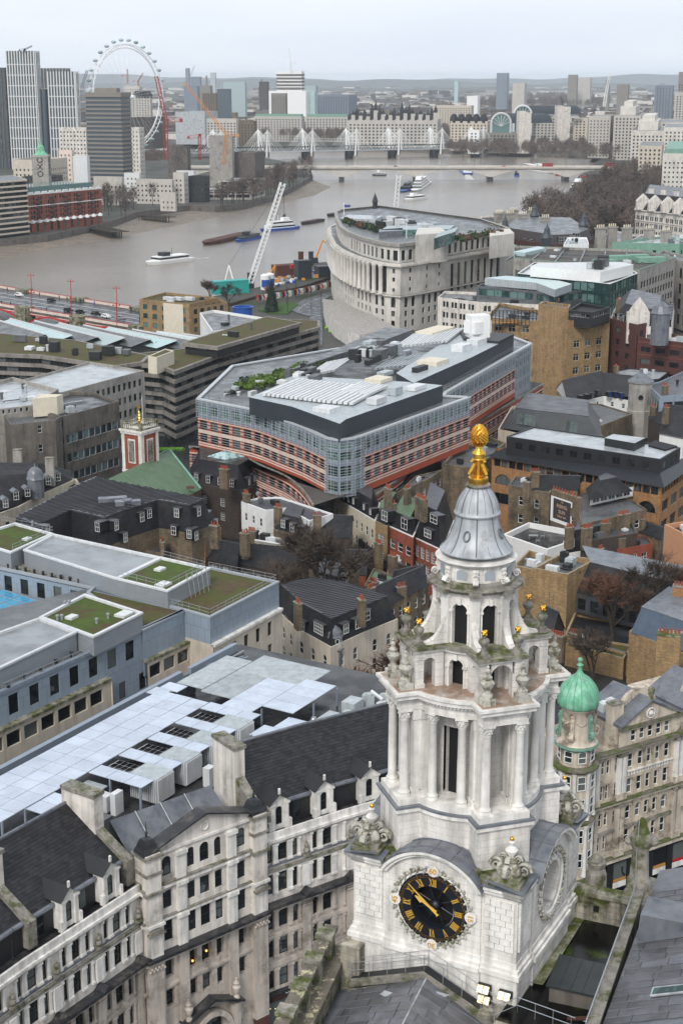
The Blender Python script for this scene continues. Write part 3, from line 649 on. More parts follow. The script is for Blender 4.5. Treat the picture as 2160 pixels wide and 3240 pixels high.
def put_windows(parent,seats,style='sash',frame='white_paint',glass='glass',name='window',split=False):
 if not seats:return
 dz=ZB[parent.name];rest=MB()
 for(x,y,z),ang,w,h,arch in seats:
  dist=sqrt(x*x+y*y+(z-HC)**2);px=max(w,h)*FPX/dist
  c=NWIN.get(parent.name,0);me=win_mesh(w,h,style,frame,glass,arch)
  mw=Matrix.Translation((x,y,z-dz))@Matrix.Rotation(ang,4,'Z')
  if parent.type=='EMPTY' and(parent.rotation_euler.z or parent.location.x or parent.location.y):mw=Matrix.Translation((0,0,dz))@mw;mw=parent.matrix_basis.inverted()@Matrix.Translation((x,y,z))@Matrix.Rotation(ang,4,'Z')
  if px>=9 and c<300:o=link(name,me,parent,mw=mw);NWIN[parent.name]=c+1
  else:
   rest.add([mw@Vector(v)+Vector((0,0,dz))for v in((-w/2,0,0),(w/2,0,0),(w/2,0,h),(-w/2,0,h))],[(0,1,2,3)],1)
 if rest.v:o=rest.build('window_rows',[frame,glass],parent);o['kind']='stuff'
def reg(L,bay,pat,margin=0):
 """repeat pattern [(offset, width)] every bay, centred"""
 n=max(1,int((L-2*margin+.01)/bay));m0=(L-n*bay)/2;return[(m0+i*bay+a,m0+i*bay+a+w)for i in range(n)for a,w in pat]
def ccw(P):
 P=[V2(p)for p in P];return P if area(P)>0 else P[::-1]
def quad3(a,b,c):
 return[V2(a),V2(b),V2(c),V2(a)+V2(c)-V2(b)]
def building(name,label,P,z0,z1,wall,roof='roof_grey',cat='building',fl=None,bay=3,pat=None,style='sash',frame='white_paint',glass='glass',depth=.2,par=.9,parw=.35,group=None,band=None,bandm=None,top=None,clutter=0,arch=False,root=None,all_edges=False,skip=(),bands=(),edge=None,wname='wall',cope=None):
 """fl=(first sill, storey height, storeys, window height); bands: (z, height, projection, material)"""
 P=ccw(P);n=len(P)
 if root is None:
  c=sum(P,Vector((0,0)))/n;root=thing(name,label,cat,(c.x,c.y,z0),0,group)
 R=root;inv=Vector((R.location.x,R.location.y))if R.location.x or R.location.y else Vector((0,0));L_=lambda p:(p[0]-inv.x,p[1]-inv.y)
 q=MB();seats=[]
 for i in range(n):
  A,B=P[i],P[(i+1)%n];d=B-A;nr=Vector((d.y,-d.x));mid=(A+B)/2;vis=nr.dot(-mid)>0 or all_edges
  rows=[]
  if fl and vis and i not in skip and d.length>1.5:
   f=(edge or{}).get(i,fl);f=fl if f is None else f
   for k in range(f[2]):rows.append((f[0]+k*f[1],f[0]+k*f[1]+f[3],reg(d.length,bay,pat or[(bay*.3,bay*.4)]),arch))
  seats+=facade(q,A,B,z0,z1,rows,depth)
 Q=inset(P,parw);zr=z1-par
 for i in range(n):
  j=(i+1)%n;q.poly([(*P[i],z1),(*P[j],z1),(*Q[j],z1),(*Q[i],z1)]);q.poly([(*Q[j],z1),(*Q[i],z1),(*Q[i],zr),(*Q[j],zr)])
 off(q,inv);q.build(wname,wall,R)
 q=MB();q.poly([(*p,zr)for p in Q]);off(q,inv);q.build('roof',roof,R)
 if cope:
  q=MB();O=inset(P,-.06)
  for i in range(n):
   j=(i+1)%n;q.poly([(*O[i],z1+.06),(*O[j],z1+.06),(*Q[j],z1+.06),(*Q[i],z1+.06)]);q.poly([(*O[i],z1-.1),(*O[j],z1-.1),(*O[j],z1+.06),(*O[i],z1+.06)]);q.poly([(*Q[j],z1-.02),(*Q[i],z1-.02),(*Q[i],z1+.06),(*Q[j],z1+.06)])
  off(q,inv);q.build('coping',cope,R)
 for z,h,pj,m in bands:
  q=MB();O=inset(P,-pj);I=inset(P,.05)
  for i in range(n):
   j=(i+1)%n;d=P[j]-P[i]
   q.poly([(*O[i],z),(*O[j],z),(*O[j],z+h),(*O[i],z+h)]);q.poly([(*O[i],z+h),(*O[j],z+h),(*I[j],z+h),(*I[i],z+h)]);q.poly([(*I[i],z),(*I[j],z),(*O[j],z),(*O[i],z)])
  off(q,inv);q.build('string_course',m,R)
 put_windows(R,seats,style,frame,glass)
 if clutter:roof_clutter(R,Q,zr,clutter)
 return R
def off(q,inv):
 if inv.x or inv.y:q.v=[(x-inv.x,y-inv.y,z)for x,y,z in q.v]
def inpoly(p,P):
 c=False;j=len(P)-1
 for i in range(len(P)):
  if(P[i][1]>p[1])!=(P[j][1]>p[1])and p[0]<(P[j][0]-P[i][0])*(p[1]-P[i][1])/(P[j][1]-P[i][1])+P[i][0]:c=not c
  j=i
 return c
def roof_clutter(R,P,z,n,seed=0,big=1.0,mats=('plant_grey','plant_white','dark_metal','roof_grey')):
 rnd=random.Random(seed+int(abs(P[0][0]*7+P[0][1]*3))+n);inv=Vector((R.location.x,R.location.y));e=(V2(P[1])-V2(P[0])).normalized()
 xs=[p[0]for p in P];ys=[p[1]for p in P];k=tries=0
 while k<n and tries<n*20:
  tries+=1;c=Vector((rnd.uniform(min(xs),max(xs)),rnd.uniform(min(ys),max(ys))))
  if not inpoly(c,P):continue
  w,l,h=rnd.uniform(.8,3.2)*big,rnd.uniform(.6,2)*big,rnd.uniform(.5,1.8)*big
  if not all(inpoly(c+e*a*w*.7+Vector((-e.y,e.x))*b*l*.7,P)for a in(-1,1)for b in(-1,1)):continue
  q=MB();t=rnd.random()
  if t<.7:
   q.obox(c,e,z+.15,z+.15+h,w,l);q.obox(c,e,z,z+.16,w*.8,l*.7)
   if t<.3:q.lathe([(l*.3,z+.15+h),(l*.3,z+.3+h),(l*.24,z+.3+h),(.05,z+.22+h)],10,c.x,c.y)
   nm='plant_unit'
  elif t<.85:q.lathe([(.35,z),(.35,z+h),(.5,z+h),(.5,z+h+.25),(0,z+h+.35)],10,c.x,c.y);nm='roof_vent'
  else:
   f=e*w;q.tube((*(c-f),z+.3),(*(c+f),z+.3),.14,6);q.tube((*(c+f),z),(*(c+f),z+.3),.14,6);q.tube((*(c-f),z),(*(c-f),z+.3),.14,6);nm='pipe'
  off(q,inv);q.build(nm,rnd.choice(mats),R);k+=1
def railing(R,pts,z,h=1.1,step=2.0,m='rail',r=.03,zs=None):
 q=MB();inv=Vector((R.location.x,R.location.y))if R else Vector((0,0));pts=[V2(p)for p in pts];zs=zs or[z]*len(pts)
 for(a,b),(za,zb_)in zip(zip(pts,pts[1:]),zip(zs,zs[1:])):
  n=max(1,round((b-a).length/step))
  for i in range(n+1):c=a.lerp(b,i/n);zz=za+(zb_-za)*i/n;q.tube((*c,zz),(*c,zz+h),r,4)
  for f in(1,.55):q.tube((*a,za+h*f),(*b,zb_+h*f),r,4)
 off(q,inv);return q.build('railing',m,R)
def hip_roof(R,P,z0,z1,ins,m='slate',capm='lead_grey_roof',name='roof',cap=True,eave=.0):
 """mansard or truncated hip over polygon P"""
 inv=Vector((R.location.x,R.location.y));P=ccw(P);Q=inset(P,ins);P=inset(P,-eave);q=MB();n=len(P)
 for i in range(n):j=(i+1)%n;q.poly([(*P[i],z0),(*P[j],z0),(*Q[j],z1),(*Q[i],z1)])
 off(q,inv);q.build(name,m,R)
 if cap:q=MB();q.prism(inset(Q,-.08),z1-.05,z1+.08);off(q,inv);q.build('roof_flat',capm,R)
 return Q
def gable_roof(R,P4,z0,z1,m='slate',wall='brick_stock',eave=.25,name='roof',hip=0):
 """ridge parallel to P4[0]->P4[1]; hip = distance the ridge stops short at both ends"""
 inv=Vector((R.location.x,R.location.y));P=[V2(p)for p in P4]
 e=(P[1]-P[0]).normalized();w=(P[3]-P[0]).normalized();M0,M1=(P[0]+P[3])/2+e*hip,(P[1]+P[2])/2-e*hip
 ee=0 if hip else eave
 a,b,c,d=P[0]-w*eave-e*ee,P[1]-w*eave+e*ee,P[2]+w*eave+e*ee,P[3]+w*eave-e*ee
 M0e,M1e=M0-e*ee,M1+e*ee;hw=(P[3]-P[0]).length/2;zl=z0-(z1-z0)*eave/hw
 q=MB();q.poly([(*a,zl),(*b,zl),(*M1e,z1),(*M0e,z1)]);q.poly([(*c,zl),(*d,zl),(*M0e,z1),(*M1e,z1)])
 if hip:q.poly([(*b,zl),(*c,zl),(*M1e,z1)]);q.poly([(*d,zl),(*a,zl),(*M0e,z1)])
 off(q,inv);q.build(name,m,R)
 if not hip:q=MB();q.poly([(*P[1],z0),(*P[2],z0),(*M1,z1)]);q.poly([(*P[3],z0),(*P[0],z0),(*M0,z1)]);off(q,inv);q.build('gable_wall',wall,R)
 q=MB();q.tube((*M0e,z1),(*M1e,z1),.12,6);off(q,inv);q.build('ridge','lead_grey_roof',R)
def chimney(R,c,d,z0,z1,l=1.6,w=.7,n=4,m='brick_stock',pot='terracotta',cap='stone_dirty'):
 inv=Vector((R.location.x,R.location.y));c=V2(c);d=V2(d).normalized()
 C_=link('chimney',None,R);ZB[C_.name]=ZB[R.name]
 q=MB();q.obox(c,d,z0,z1,l,w);off(q,inv);q.build('stack',m,C_)
 q=MB();q.obox(c,d,z1,z1+.15,l+.16,w+.16);off(q,inv);q.build('cap',cap,C_)
 for i in range(n):
  q=MB();p=c+d*((i+.5)/n-.5)*(l-.1);q.lathe([(.15,z1+.15),(.11,z1+.7),(.14,z1+.72),(.14,z1+.8),(.08,z1+.8)],8,p.x,p.y);off(q,inv);q.build('pot',pot,C_)
def dormer(R,p,ang,z,w=1.1,h=1.5,d=1.4,frame='white_paint',roofm='lead_grey_roof',cheek='slate',style='sash2',glass='glass',flat=True):
 """front centre p (world), facing direction ang (outward)"""
 o=Vector((cos(ang),sin(ang)));s_=Vector((-o.y,o.x));p=V2(p);inv=Vector((R.location.x,R.location.y))
 D=link('dormer',None,R);ZB[D.name]=ZB[R.name];q=MB()
 a,b=p-s_*(w/2+.12),p+s_*(w/2+.12)
 q.prism(ccw([a,b,b-o*d,a-o*d]),z,z+h+.1);off(q,inv);q.build('cheeks',cheek,D)
 q=MB()
 if flat:a,b=p-s_*(w/2+.25)+o*.12,p+s_*(w/2+.25)+o*.12;q.prism(ccw([a,b,b-o*(d+.1),a-o*(d+.1)]),z+h+.1,z+h+.2)
 else:
  a,b=p-s_*(w/2+.22)+o*.12,p+s_*(w/2+.22)+o*.12;m_=p+o*.12;zt=z+h+.1+w*.45
  A=[(*a,z+h+.05),(*b,z+h+.05),(*m_,zt)];k=o*(d+.8);B_=[(*(V2(v)-k),v[2])for v in A]
  q.add(A+B_,[(0,1,2),(3,5,4),(0,2,5,3),(1,4,5,2)])
 off(q,inv);q.build('dormer_roof',roofm,D)
 me=win_mesh(w,h,style,frame,glass);pp=p+o*.03-inv;link('window',me,D,mw=Matrix.Translation((pp.x,pp.y,z+.05-ZB[R.name]))@Matrix.Rotation(ang+pi/2,4,'Z'))
def person(x,y,z,ang=0,top='hi_vis',legs='dark_metal',label='',helmet=None,group=None):
 P_=thing('person',label,'person',(x,y,z),ang,group)
 me=bpy.data.meshes.new('body');J=[(0,0,.95),(0,0,1.15),(0,0,1.42),(0,0,1.55),(0,.01,1.7),(.2,0,1.4),(.27,.04,1.12),(.26,.16,.9),(-.2,0,1.4),(-.27,.02,1.12),(-.25,.12,.88),(.1,0,.9),(.12,.03,.48),(.12,-.02,.06),(-.1,0,.9),(-.13,.1,.5),(-.13,.0,.06),(.12,.12,.04),(-.13,.14,.04),(0,.01,1.78)]
 Ed=[(0,1),(1,2),(2,3),(3,4),(4,19),(2,5),(5,6),(6,7),(2,8),(8,9),(9,10),(0,11),(11,12),(12,13),(0,14),(14,15),(15,16),(13,17),(16,18)]
 rad=[.15,.14,.16,.06,.1,.07,.05,.04,.07,.05,.04,.1,.07,.05,.1,.07,.05,.04,.04,.09]
 me.from_pydata(J,Ed,[]);o=link('body',me,P_);o.modifiers.new('skin','SKIN')
 for v,r in zip(me.skin_vertices[0].data,rad):v.radius=(r,r*.8)
 me.skin_vertices[0].data[0].use_root=True
 o.modifiers.new('sub','SUBSURF').levels=1
 dg=bpy.context.evaluated_depsgraph_get();m2=bpy.data.meshes.new_from_object(o.evaluated_get(dg));o.modifiers.clear();o.data=m2;m2.materials.clear()
 for m in(legs,top,'skin',helmet or 'dark_metal'):m2.materials.append(MATS[m])
 for p in m2.polygons:
  z_=p.center.z;p.material_index=0 if z_<.95 else(1 if z_<1.5 else(2 if z_<1.72 else 3));
  if.85<z_<.95 and abs(p.center.x)>.2:p.material_index=2
 return P_
# ================================================================ long stone office row below the cathedral
A0,A1,M0,M1,B1,B2=Vector((-30.6,93.4)),Vector((-24.5,104.0)),Vector((-17.1,115.3)),Vector((-7.2,123.7)),Vector((0,128.8)),Vector((9.6,134.8))
RW=thing('stone_office_row','long pale stone office block with slate mansard, pediment and tall chimneys beside the clock tower','office building',(-12,112,15))
def rowf(q,A,B,z0,z1,rows):return facade(q,A,B,z0,z1,rows,.18)
isl=mat('slate_piece',(.036,.035,.039),.55,.2,.8,0,.1,spec=.35);t_=isl.node_tree;b_=t_.nodes['Principled BSDF'];gi=t_.nodes.new('ShaderNodeNewGeometry');mr=t_.nodes.new('ShaderNodeMapRange');mr.inputs[3].default_value=.5;mr.inputs[4].default_value=1.55;mm=t_.nodes.new('ShaderNodeMixRGB');mm.blend_type='MULTIPLY';mm.inputs[0].default_value=1
ln(t_,gi.outputs['Random Per Island'],mr.inputs[0]);ln(t_,b_.inputs['Base Color'].links[0].from_socket,mm.inputs[1]);ln(t_,mr.outputs[0],mm.inputs[2]);ln(t_,mm.outputs[0],b_.inputs['Base Color'])
def slates(R,a,b,up,z0,z1,w=.5,h=.32):
 L=(b-a).length;d=(b-a)/L;n_=int(up.length/h*1.18);q=MB();inv=V2(R.location)
 for j in range(n_):
  for i in range(int(L/w)+1):
   u0=i*w-(w/2 if j%2 else 0)+.012;u1=min(L,u0+w-.02);u0=max(0,u0)
   if u1-u0<.1:continue
   P=lambda u,v,k:(*(a+d*u+up*v-inv),z0+(z1-z0)*v+k);e=random.uniform(0,.015)
   q.add([P(u0,j/n_,.045+e),P(u1,j/n_,.045+e),P(u1,(j+1)/n_,.02+e),P(u0,(j+1)/n_,.02+e),P(u0,j/n_,0),P(u1,j/n_,0)],[(0,1,2,3),(4,5,1,0)])
 q.build('slates','slate_piece',R)['kind']='stuff'
RZ=[(20.4,22.3),(23.7,25.45),(26.6,28.35),(30.25,32.25),(33.4,35.1)]
def wing(A,B,u0):
 """u0 = place of the first statue pier; bays of 4.93 m with narrow-wide-narrow windows"""
 L=(B-A).length;d=(B-A)/L;n=Vector((d.y,-d.x));ang=atan2(d.y,d.x);q=MB();inv=V2(RW.location);seats=[]
 bays=[u0+4.93*k for k in range(-3,5)if u0+4.93*k>-4.93 and u0+4.93*k<L]
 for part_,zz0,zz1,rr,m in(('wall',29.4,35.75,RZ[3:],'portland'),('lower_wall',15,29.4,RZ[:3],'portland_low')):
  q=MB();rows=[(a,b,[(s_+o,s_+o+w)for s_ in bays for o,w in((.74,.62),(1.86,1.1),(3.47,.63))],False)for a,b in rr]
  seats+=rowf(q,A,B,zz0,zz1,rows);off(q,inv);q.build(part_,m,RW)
 put_windows(RW,seats,'sash','dark_metal','glass')
 def strip(name,z,h,pj,m,a=0,b=None):
  q=MB();b=L if b is None else b;P0,P1=A+d*a,A+d*b;q.prism([P0+n*pj,P1+n*pj,P1-n*.1,P0-n*.1],z,z+h);off(q,inv);q.build(name,m,RW)
 strip('parapet',35.75,.65,.12,'stone_plain');strip('cornice',35.5,.25,.32,'stone_plain');strip('sill_band',33.05,.25,.14,'lead');strip('moulding',32.5,.3,.22,'stone_dirty');strip('moulding',32.3,.2,.12,'stone_plain')
 strip('ledge',29.15,.3,.95,'ledge_dark');strip('ledge_moulding',28.75,.4,.6,'portland_low');strip('moulding',25.75,.3,.2,'portland_low');strip('moulding',22.6,.5,.12,'portland_low');strip('fascia',19.2,.7,.35,'shopfront');strip('ledge',19.9,.22,.5,'ledge_dark')
 def bx_(name,u,w,z,h,pj,m='stone_plain',o=None):
  if u<0 or u+w>L:return
  q=MB();P0,P1=A+d*u,A+d*(u+w);q.prism([P0+n*pj,P1+n*pj,P1-n*.05,P0-n*.05],z,z+h);off(q,inv);return q
 for s_ in bays:
  for zz0,zz1,m in((33.3,35.3,'stone_plain'),(30.15,32.3,'stone_plain'),(26.5,28.6,'portland_low'),(23.6,25.7,'portland_low'),(20.3,22.5,'portland_low')):
   for o,w in((.5,.24),(1.36,.52),(2.95,.52),(4.1,.24)):
    q=bx_('',s_+o,w,zz0,zz1-zz0,.13)
    if q:
     for k,(e,h_)in enumerate(((.05,.22),(.07,.2))):
      zb_=zz0 if k==0 else zz1-.25;P0,P1=A+d*(s_+o-e),A+d*(s_+o+w+e);q.prism([P0+n*.2-inv,P1+n*.2-inv,P1-inv,P0-inv],zb_,zb_+h_)
     q.build('pilaster',m,RW)
  q=bx_('',s_-.42,.84,30.1,2.1,.28);
  if q:q.build('pier','stone_plain',RW)
  q=bx_('',s_-.42,.84,19.9,8.1,.3)
  if q:
   q.build('giant_pilaster','portland_low',RW);q=MB()
   c=A+d*s_+n*.3-inv
   for j in range(14):q.sph((c.x+d.x*(j%7-3)*.14+n.x*.05,c.y+d.y*(j%7-3)*.14+n.y*.05,28.15+.3*(j//7)),.12,5)
   q.build('capital','portland_low',RW)
  if 0<s_<L:
   c=A+d*s_+n*.22-inv;q=MB();q.obox(c,d,33.15,33.35,.75,.5);q.sph((c.x,c.y,33.65),.3,8,None,1.0);q.sph((c.x,c.y,34.1),.2,8,None,1.3);q.sph((c.x,c.y,34.5),.12,8);q.build('figure_carving','stone_dirty',RW,smooth=True)
   c=A+d*s_+n*.62-inv;q=MB();P0,P1=c-d*.6,c+d*.6;q.prism([P0+n*.45,P1+n*.45,P1-n*.6,P0-n*.6],29.46,29.55);q.add([(*(P0+n*.5),29.5),(*(P1+n*.5),29.5),(*(c+n*.5),29.95),(*(P0-n*.6),29.5),(*(P1-n*.6),29.5),(*(c-n*.6),29.95)],[(0,1,2),(0,2,5,3),(1,4,5,2)]);q.build('small_pediment','ledge_dark',RW)
  u=s_+2.41
  if 1<u<L-.6:
   D=link('stone_dormer',None,RW);ZB[D.name]=15;c=A+d*u-n*.45;q=MB()
   c2,c3=c-d*.95,c+d*.95
   ss=facade(q,c2,c3,36.3,39.0,[(36.75,38.55,[(.6,1.3)],True)],.15)
   q.poly([(*c2,39.0),(*c3,39.0),(*c,39.75)])
   for e in(c2,c3):s2=d if e is c2 else-d;q.prism(ccw([e,e+s2*.42,e+s2*.42+n*.18,e+n*.18]),36.3,38.9);q.prism(ccw([e-s2*.12,e+s2*.5,e+s2*.5+n*.26,e-s2*.12+n*.26]),38.75,38.95)
   for e in(c2,c3):q.poly([(*e,36.3),(*(e-n*1.0),36.3),(*(e-n*1.0),39.0),(*e,39.0)])
   q.obox(c+n*.1,d,39.55,40.15,.18,.18);q.sph((*(c+n*.1),40.25),.14,6)
   for e in(-1,1):q.obox(c+d*e*1.08+n*.1,d,36.3,37.2,.3,.4)
   off(q,inv);q.build('surround','stone_plain',D)
   q=MB();f=c+n*.32
   q.add([(*(f-d*1.2),38.92),(*(f+d*1.2),38.92),(*f,39.86),(*(f-d*1.2-n*2.2),38.92),(*(f+d*1.2-n*2.2),38.92),(*(f-n*3.2),39.86)],[(0,2,5,3),(1,4,5,2)]);q.add([(*(f-d*1.2),38.85),(*(f+d*1.2),38.85),(*f,39.78)],[])
   off(q,inv);q.build('gablet_roof','slate_tile',D)
   (x,y,z),a_,w,h,ar=ss[0];link('window',win_mesh(w,h,'sash','dark_metal','glass',True),D,mw=Matrix.Translation((x-inv.x,y-inv.y,z-15))@Matrix.Rotation(a_,4,'Z'))
  u=s_+4.75
  if.8<u<L-.8:
   c=A+d*u-n*1.25;q=MB()
   link('attic_window',win_mesh(.9,1.7,'thin','dark_metal','glass'),RW,mw=Matrix.Translation((c.x+n.x*.06-inv.x,c.y+n.y*.06-inv.y,36.5-15))@Matrix.Rotation(ang,4,'Z'))
 q=MB();q.poly([(*A,36.0),(*B,36.0),(*(B-n*1.3),36.0),(*(A-n*1.3),36.0)]);off(q,inv);q.build('gutter','ledge_dark',RW)
 q=MB();q.poly([(*(A-n*1.28),36.0),(*(B-n*1.28),36.0),(*(B-n*1.28),38.4),(*(A-n*1.28),38.4)]);off(q,inv);q.build('slate_cheek','slate_tile',RW)
 q=MB();q.tube((*(A-n*1.2),38.45),(*(B-n*1.2),38.45),.22,8);off(q,inv);q.build('lead_roll','lead',RW)
 A_,B_=A,B;A,B=A-d*(.9 if A==B1 or A==A1 else 0),B+d*(.9 if B==B1 or B==A1 else 0);q=MB();q.poly([(*(A-n*1.3),38.5),(*(B-n*1.3),38.5),(*(B-n*7.2),42.3),(*(A-n*7.2),42.3)]);q.poly([(*(B-n*7.2),42.3),(*(A-n*7.2),42.3),(*(A-n*8),36),(*(B-n*8),36)]);off(q,inv);q.build('slate_slope','slate_tile',RW);slates(RW,A-n*1.3,B-n*1.3,n*-5.9,38.52,42.32)
 q=MB();q.tube((*(A-n*7.2),42.35),(*(B-n*7.2),42.35),.16,6);off(q,inv);q.build('ridge_roll','lead',RW)
wing(A0,A1,5.4);wing(A1,M0,3.13);wing(M1,B1,-.2);wing(B1,B2,.95)
dM=(M1-M0).normalized();nM=Vector((dM.y,-dM.x));inv=V2(RW.location);pm=lambda u,k=0:M0+dM*u+nM*k
LM=(M1-M0).length
q=MB();f0,f1=pm(.0,.45),pm(LM,.45)
seats=facade(q,f0,f1,29.4,39.0,[(30.25,32.2,[(2.05,2.95),(4.6,5.4),(5.9,6.95),(7.5,8.3),(9.95,10.8)],False),(33.4,35.1,[(2.05,2.95),(4.6,5.4),(5.9,6.95),(7.5,8.3),(9.95,10.8)],False),
 (36.5,38.3,[(2.05,3.0),(4.65,5.4),(5.95,6.95),(7.5,8.25),(9.95,10.85)],True)],.18)
q.poly([(*f0,39.0),(*f1,39.0),(*pm(6.5,.45),41.0)]);off(q,inv);q.build('centre_wall','portland',RW)
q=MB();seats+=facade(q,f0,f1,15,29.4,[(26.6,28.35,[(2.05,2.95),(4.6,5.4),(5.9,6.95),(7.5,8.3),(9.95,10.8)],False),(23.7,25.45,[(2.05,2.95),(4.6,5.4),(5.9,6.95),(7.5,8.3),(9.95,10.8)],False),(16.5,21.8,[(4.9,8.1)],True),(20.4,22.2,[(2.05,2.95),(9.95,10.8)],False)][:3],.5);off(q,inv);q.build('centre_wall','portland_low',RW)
put_windows(RW,seats,'sash','dark_metal','glass')
def mbox(name,u,w,z,h,k0,k1,m):q=MB();q.prism([pm(u,k1),pm(u+w,k1),pm(u+w,k0),pm(u,k0)],z,z+h);off(q,inv);return q.build(name,m,RW)
for z,h,pj,m in((29.15,.3,1.35,'ledge_dark'),(28.75,.4,1.0,'portland_low'),(32.4,.3,.68,'stone_plain'),(35.5,.35,.75,'stone_plain'),(35.85,.12,.82,'stone_dirty'),(32.7,.1,.75,'stone_dirty'),(25.75,.25,.62,'portland_low')):mbox('cornice',-.2,LM+.4,z,h,.3,pj,m)
for u,w in((3.4,.95),(8.75,.95)):
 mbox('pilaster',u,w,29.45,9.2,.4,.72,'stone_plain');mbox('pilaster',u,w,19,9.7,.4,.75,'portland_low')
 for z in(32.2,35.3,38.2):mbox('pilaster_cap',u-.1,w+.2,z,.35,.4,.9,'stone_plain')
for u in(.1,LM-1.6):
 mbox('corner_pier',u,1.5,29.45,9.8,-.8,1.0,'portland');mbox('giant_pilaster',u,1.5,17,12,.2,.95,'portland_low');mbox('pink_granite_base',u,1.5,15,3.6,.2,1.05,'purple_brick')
 for z,e in((32.4,.18),(35.5,.22),(37.3,.12),(38.9,.2)):mbox('pier_band',u-e,1.5+2*e,z,.25,-.9,1.0+e,'stone_dirty' if z>35 else 'stone_plain')
 q=MB();c=pm(u+.75,.1)-inv
 for j in range(9):q.sph((*(c+dM*(j-4)*.18+nM*.98),28.3+.2*(j%2)),.14,5)
 q.build('capital','portland_low',RW)
 q=MB();h_=[(.95,39.15),(.9,39.35),(.72,39.7),(.6,40.1),(.45,40.4),(.12,40.55),(.1,40.8),(.17,40.88),(.1,40.98),(.05,41.1),(.02,42.0)]
 q.lathe([(r*1.25,z)for r,z in h_[:5]],4,c.x,c.y,None,atan2(dM.y,dM.x)+pi/4);q.lathe(h_[5:],8,c.x,c.y);q.build('domed_cap','dark_metal',RW)
 q=MB();ss=facade(q,pm(u+.2,1.02),pm(u+1.3,1.02),29.5,31.9,[(29.7,31.3,[(.2,.9)],True)],.3);off(q,inv);q.build('niche','stone_plain',RW)
 q=MB();q.loft([[(*(pm(u+.75+.85*cos(t),k)-inv),31.75+.5*sin(t))for t in[pi*i/8 for i in range(9)]]for k in(.9,1.4)],close=False,cap=False);q.poly([(*(pm(u+.75+.85*cos(t),1.38)-inv),31.75+.5*sin(t))for t in[pi*i/8 for i in range(9)]]);q.build('niche_hood','stone_dirty',RW)
q=MB()
for a,b,za,zb_ in((-.1,6.5,39.0,41.1),(6.5,LM+.1,41.1,39.0)):
 q.add([(*pm(a,.95),za),(*pm(b,.95),zb_),(*pm(b,-.6),zb_),(*pm(a,-.6),za),(*pm(a,.95),za+.15),(*pm(b,.95),zb_+.15),(*pm(b,-.6),zb_+.15),(*pm(a,-.6),za+.15)],[(0,1,5,4),(4,5,6,7),(3,2,1,0)])
off(q,inv);q.build('pediment_coping','ledge_dark',RW)
mbox('pediment_moulding',1.6,10.2,38.75,.22,.4,.62,'stone_plain')
q=MB();c=pm(6.5,.5);q.path([(*(c+dM*.38*cos(t)-inv),39.85+.38*sin(t))for t in[2*pi*i/20 for i in range(21)]],.07,5);q.build('roundel','stone_plain',RW)
q=MB();q.prism([pm(0,.4),pm(LM,.4),pm(LM,-8),pm(0,-8)],35,36.4);off(q,inv);q.build('centre_flat_roof','stone_moss',RW)
q=MB();q.add([(*pm(1.2,-3.2),37.2),(*pm(LM-1.0,-3.4),37.6),(*pm(LM-1.2,-6.0),39.6),(*pm(1.0,-6.0),39.6),(*pm(1.0,-6.2),36),(*pm(LM-1.2,-6.2),36)],[(0,1,2,3),(3,2,5,4)]);off(q,inv);q.build('sloping_screen','lead',RW)
for i in range(1,4):
 q=MB();u=1+10.5*i/4;q.tube((*pm(u,-3.2),37.4),(*pm(u,-6),39.68),.05,4);off(q,inv);q.build('screen_seam','lead_pale',RW)
def slab(A,n,d,k0,k1,z1,u=0):
 q=MB();P0,P1=A+d*u-n*k0,A+d*u-n*k1;q.prism(ccw([P0-d*.55,P0+d*.55,P1+d*.55,P1-d*.55]),36.2,z1);off(q,inv);q.build('chimney_slab','portland',RW)
 q=MB();q.prism(ccw([P0-d*.7+n*.1,P0+d*.7+n*.1,P1+d*.7,P1-d*.7]),z1,z1+.35);off(q,inv);q.build('slab_coping','stone_dirty',RW)
 q=MB();F=A+d*u;q.add([(*(F-n*.6-d*.45),36.3),(*(F-n*.6+d*.45),36.3),(*(F-n*.6+d*.45),38.6),(*(F-n*.6-d*.45),38.6),(*(P0-d*.45),36.3),(*(P0+d*.45),36.3),(*(P0+d*.45),40.6),(*(P0-d*.45),40.6)],[(0,1,2,3),(3,2,6,7),(1,5,6,2),(0,3,7,4)]);off(q,inv);q.build('sloping_buttress','stone_dirty',RW)
d1=(M0-A1).normalized();n1=Vector((d1.y,-d1.x));d2=(B1-M1).normalized();n2=Vector((d2.y,-d2.x))
slab(M0,n1,d1,3.9,7.6,43.6,-.3);slab(M1,n2,d2,4.0,7.8,43.3,.3);slab(A1,n1,d1,4.0,8.0,43.3,1.6)
q=MB();c=pm(6.5,.5)
q.loft([[(*(pm(6.5+r_*cos(t),k)-inv),19.4+r_*1.05*sin(t))for t in[pi*i/14 for i in range(15)]]for r_,k in((1.7,.5),(1.7,1.2),(2.2,1.2),(2.2,.5))],close=False);q.build('entrance_arch','portland_low',RW)
q=MB();q.add([(*pm(3.2,1.5),21.8),(*pm(6.5,1.5),23.2),(*pm(9.8,1.5),21.8),(*pm(3.2,.4),21.8),(*pm(6.5,.4),23.2),(*pm(9.8,.4),21.8),(*pm(3.2,1.5),21.55),(*pm(6.5,1.5),22.9),(*pm(9.8,1.5),21.55)],[(0,1,4,3),(1,2,5,4),(0,6,7,1),(1,7,8,2)]);off(q,inv);q.build('entrance_pediment','ledge_dark',RW)
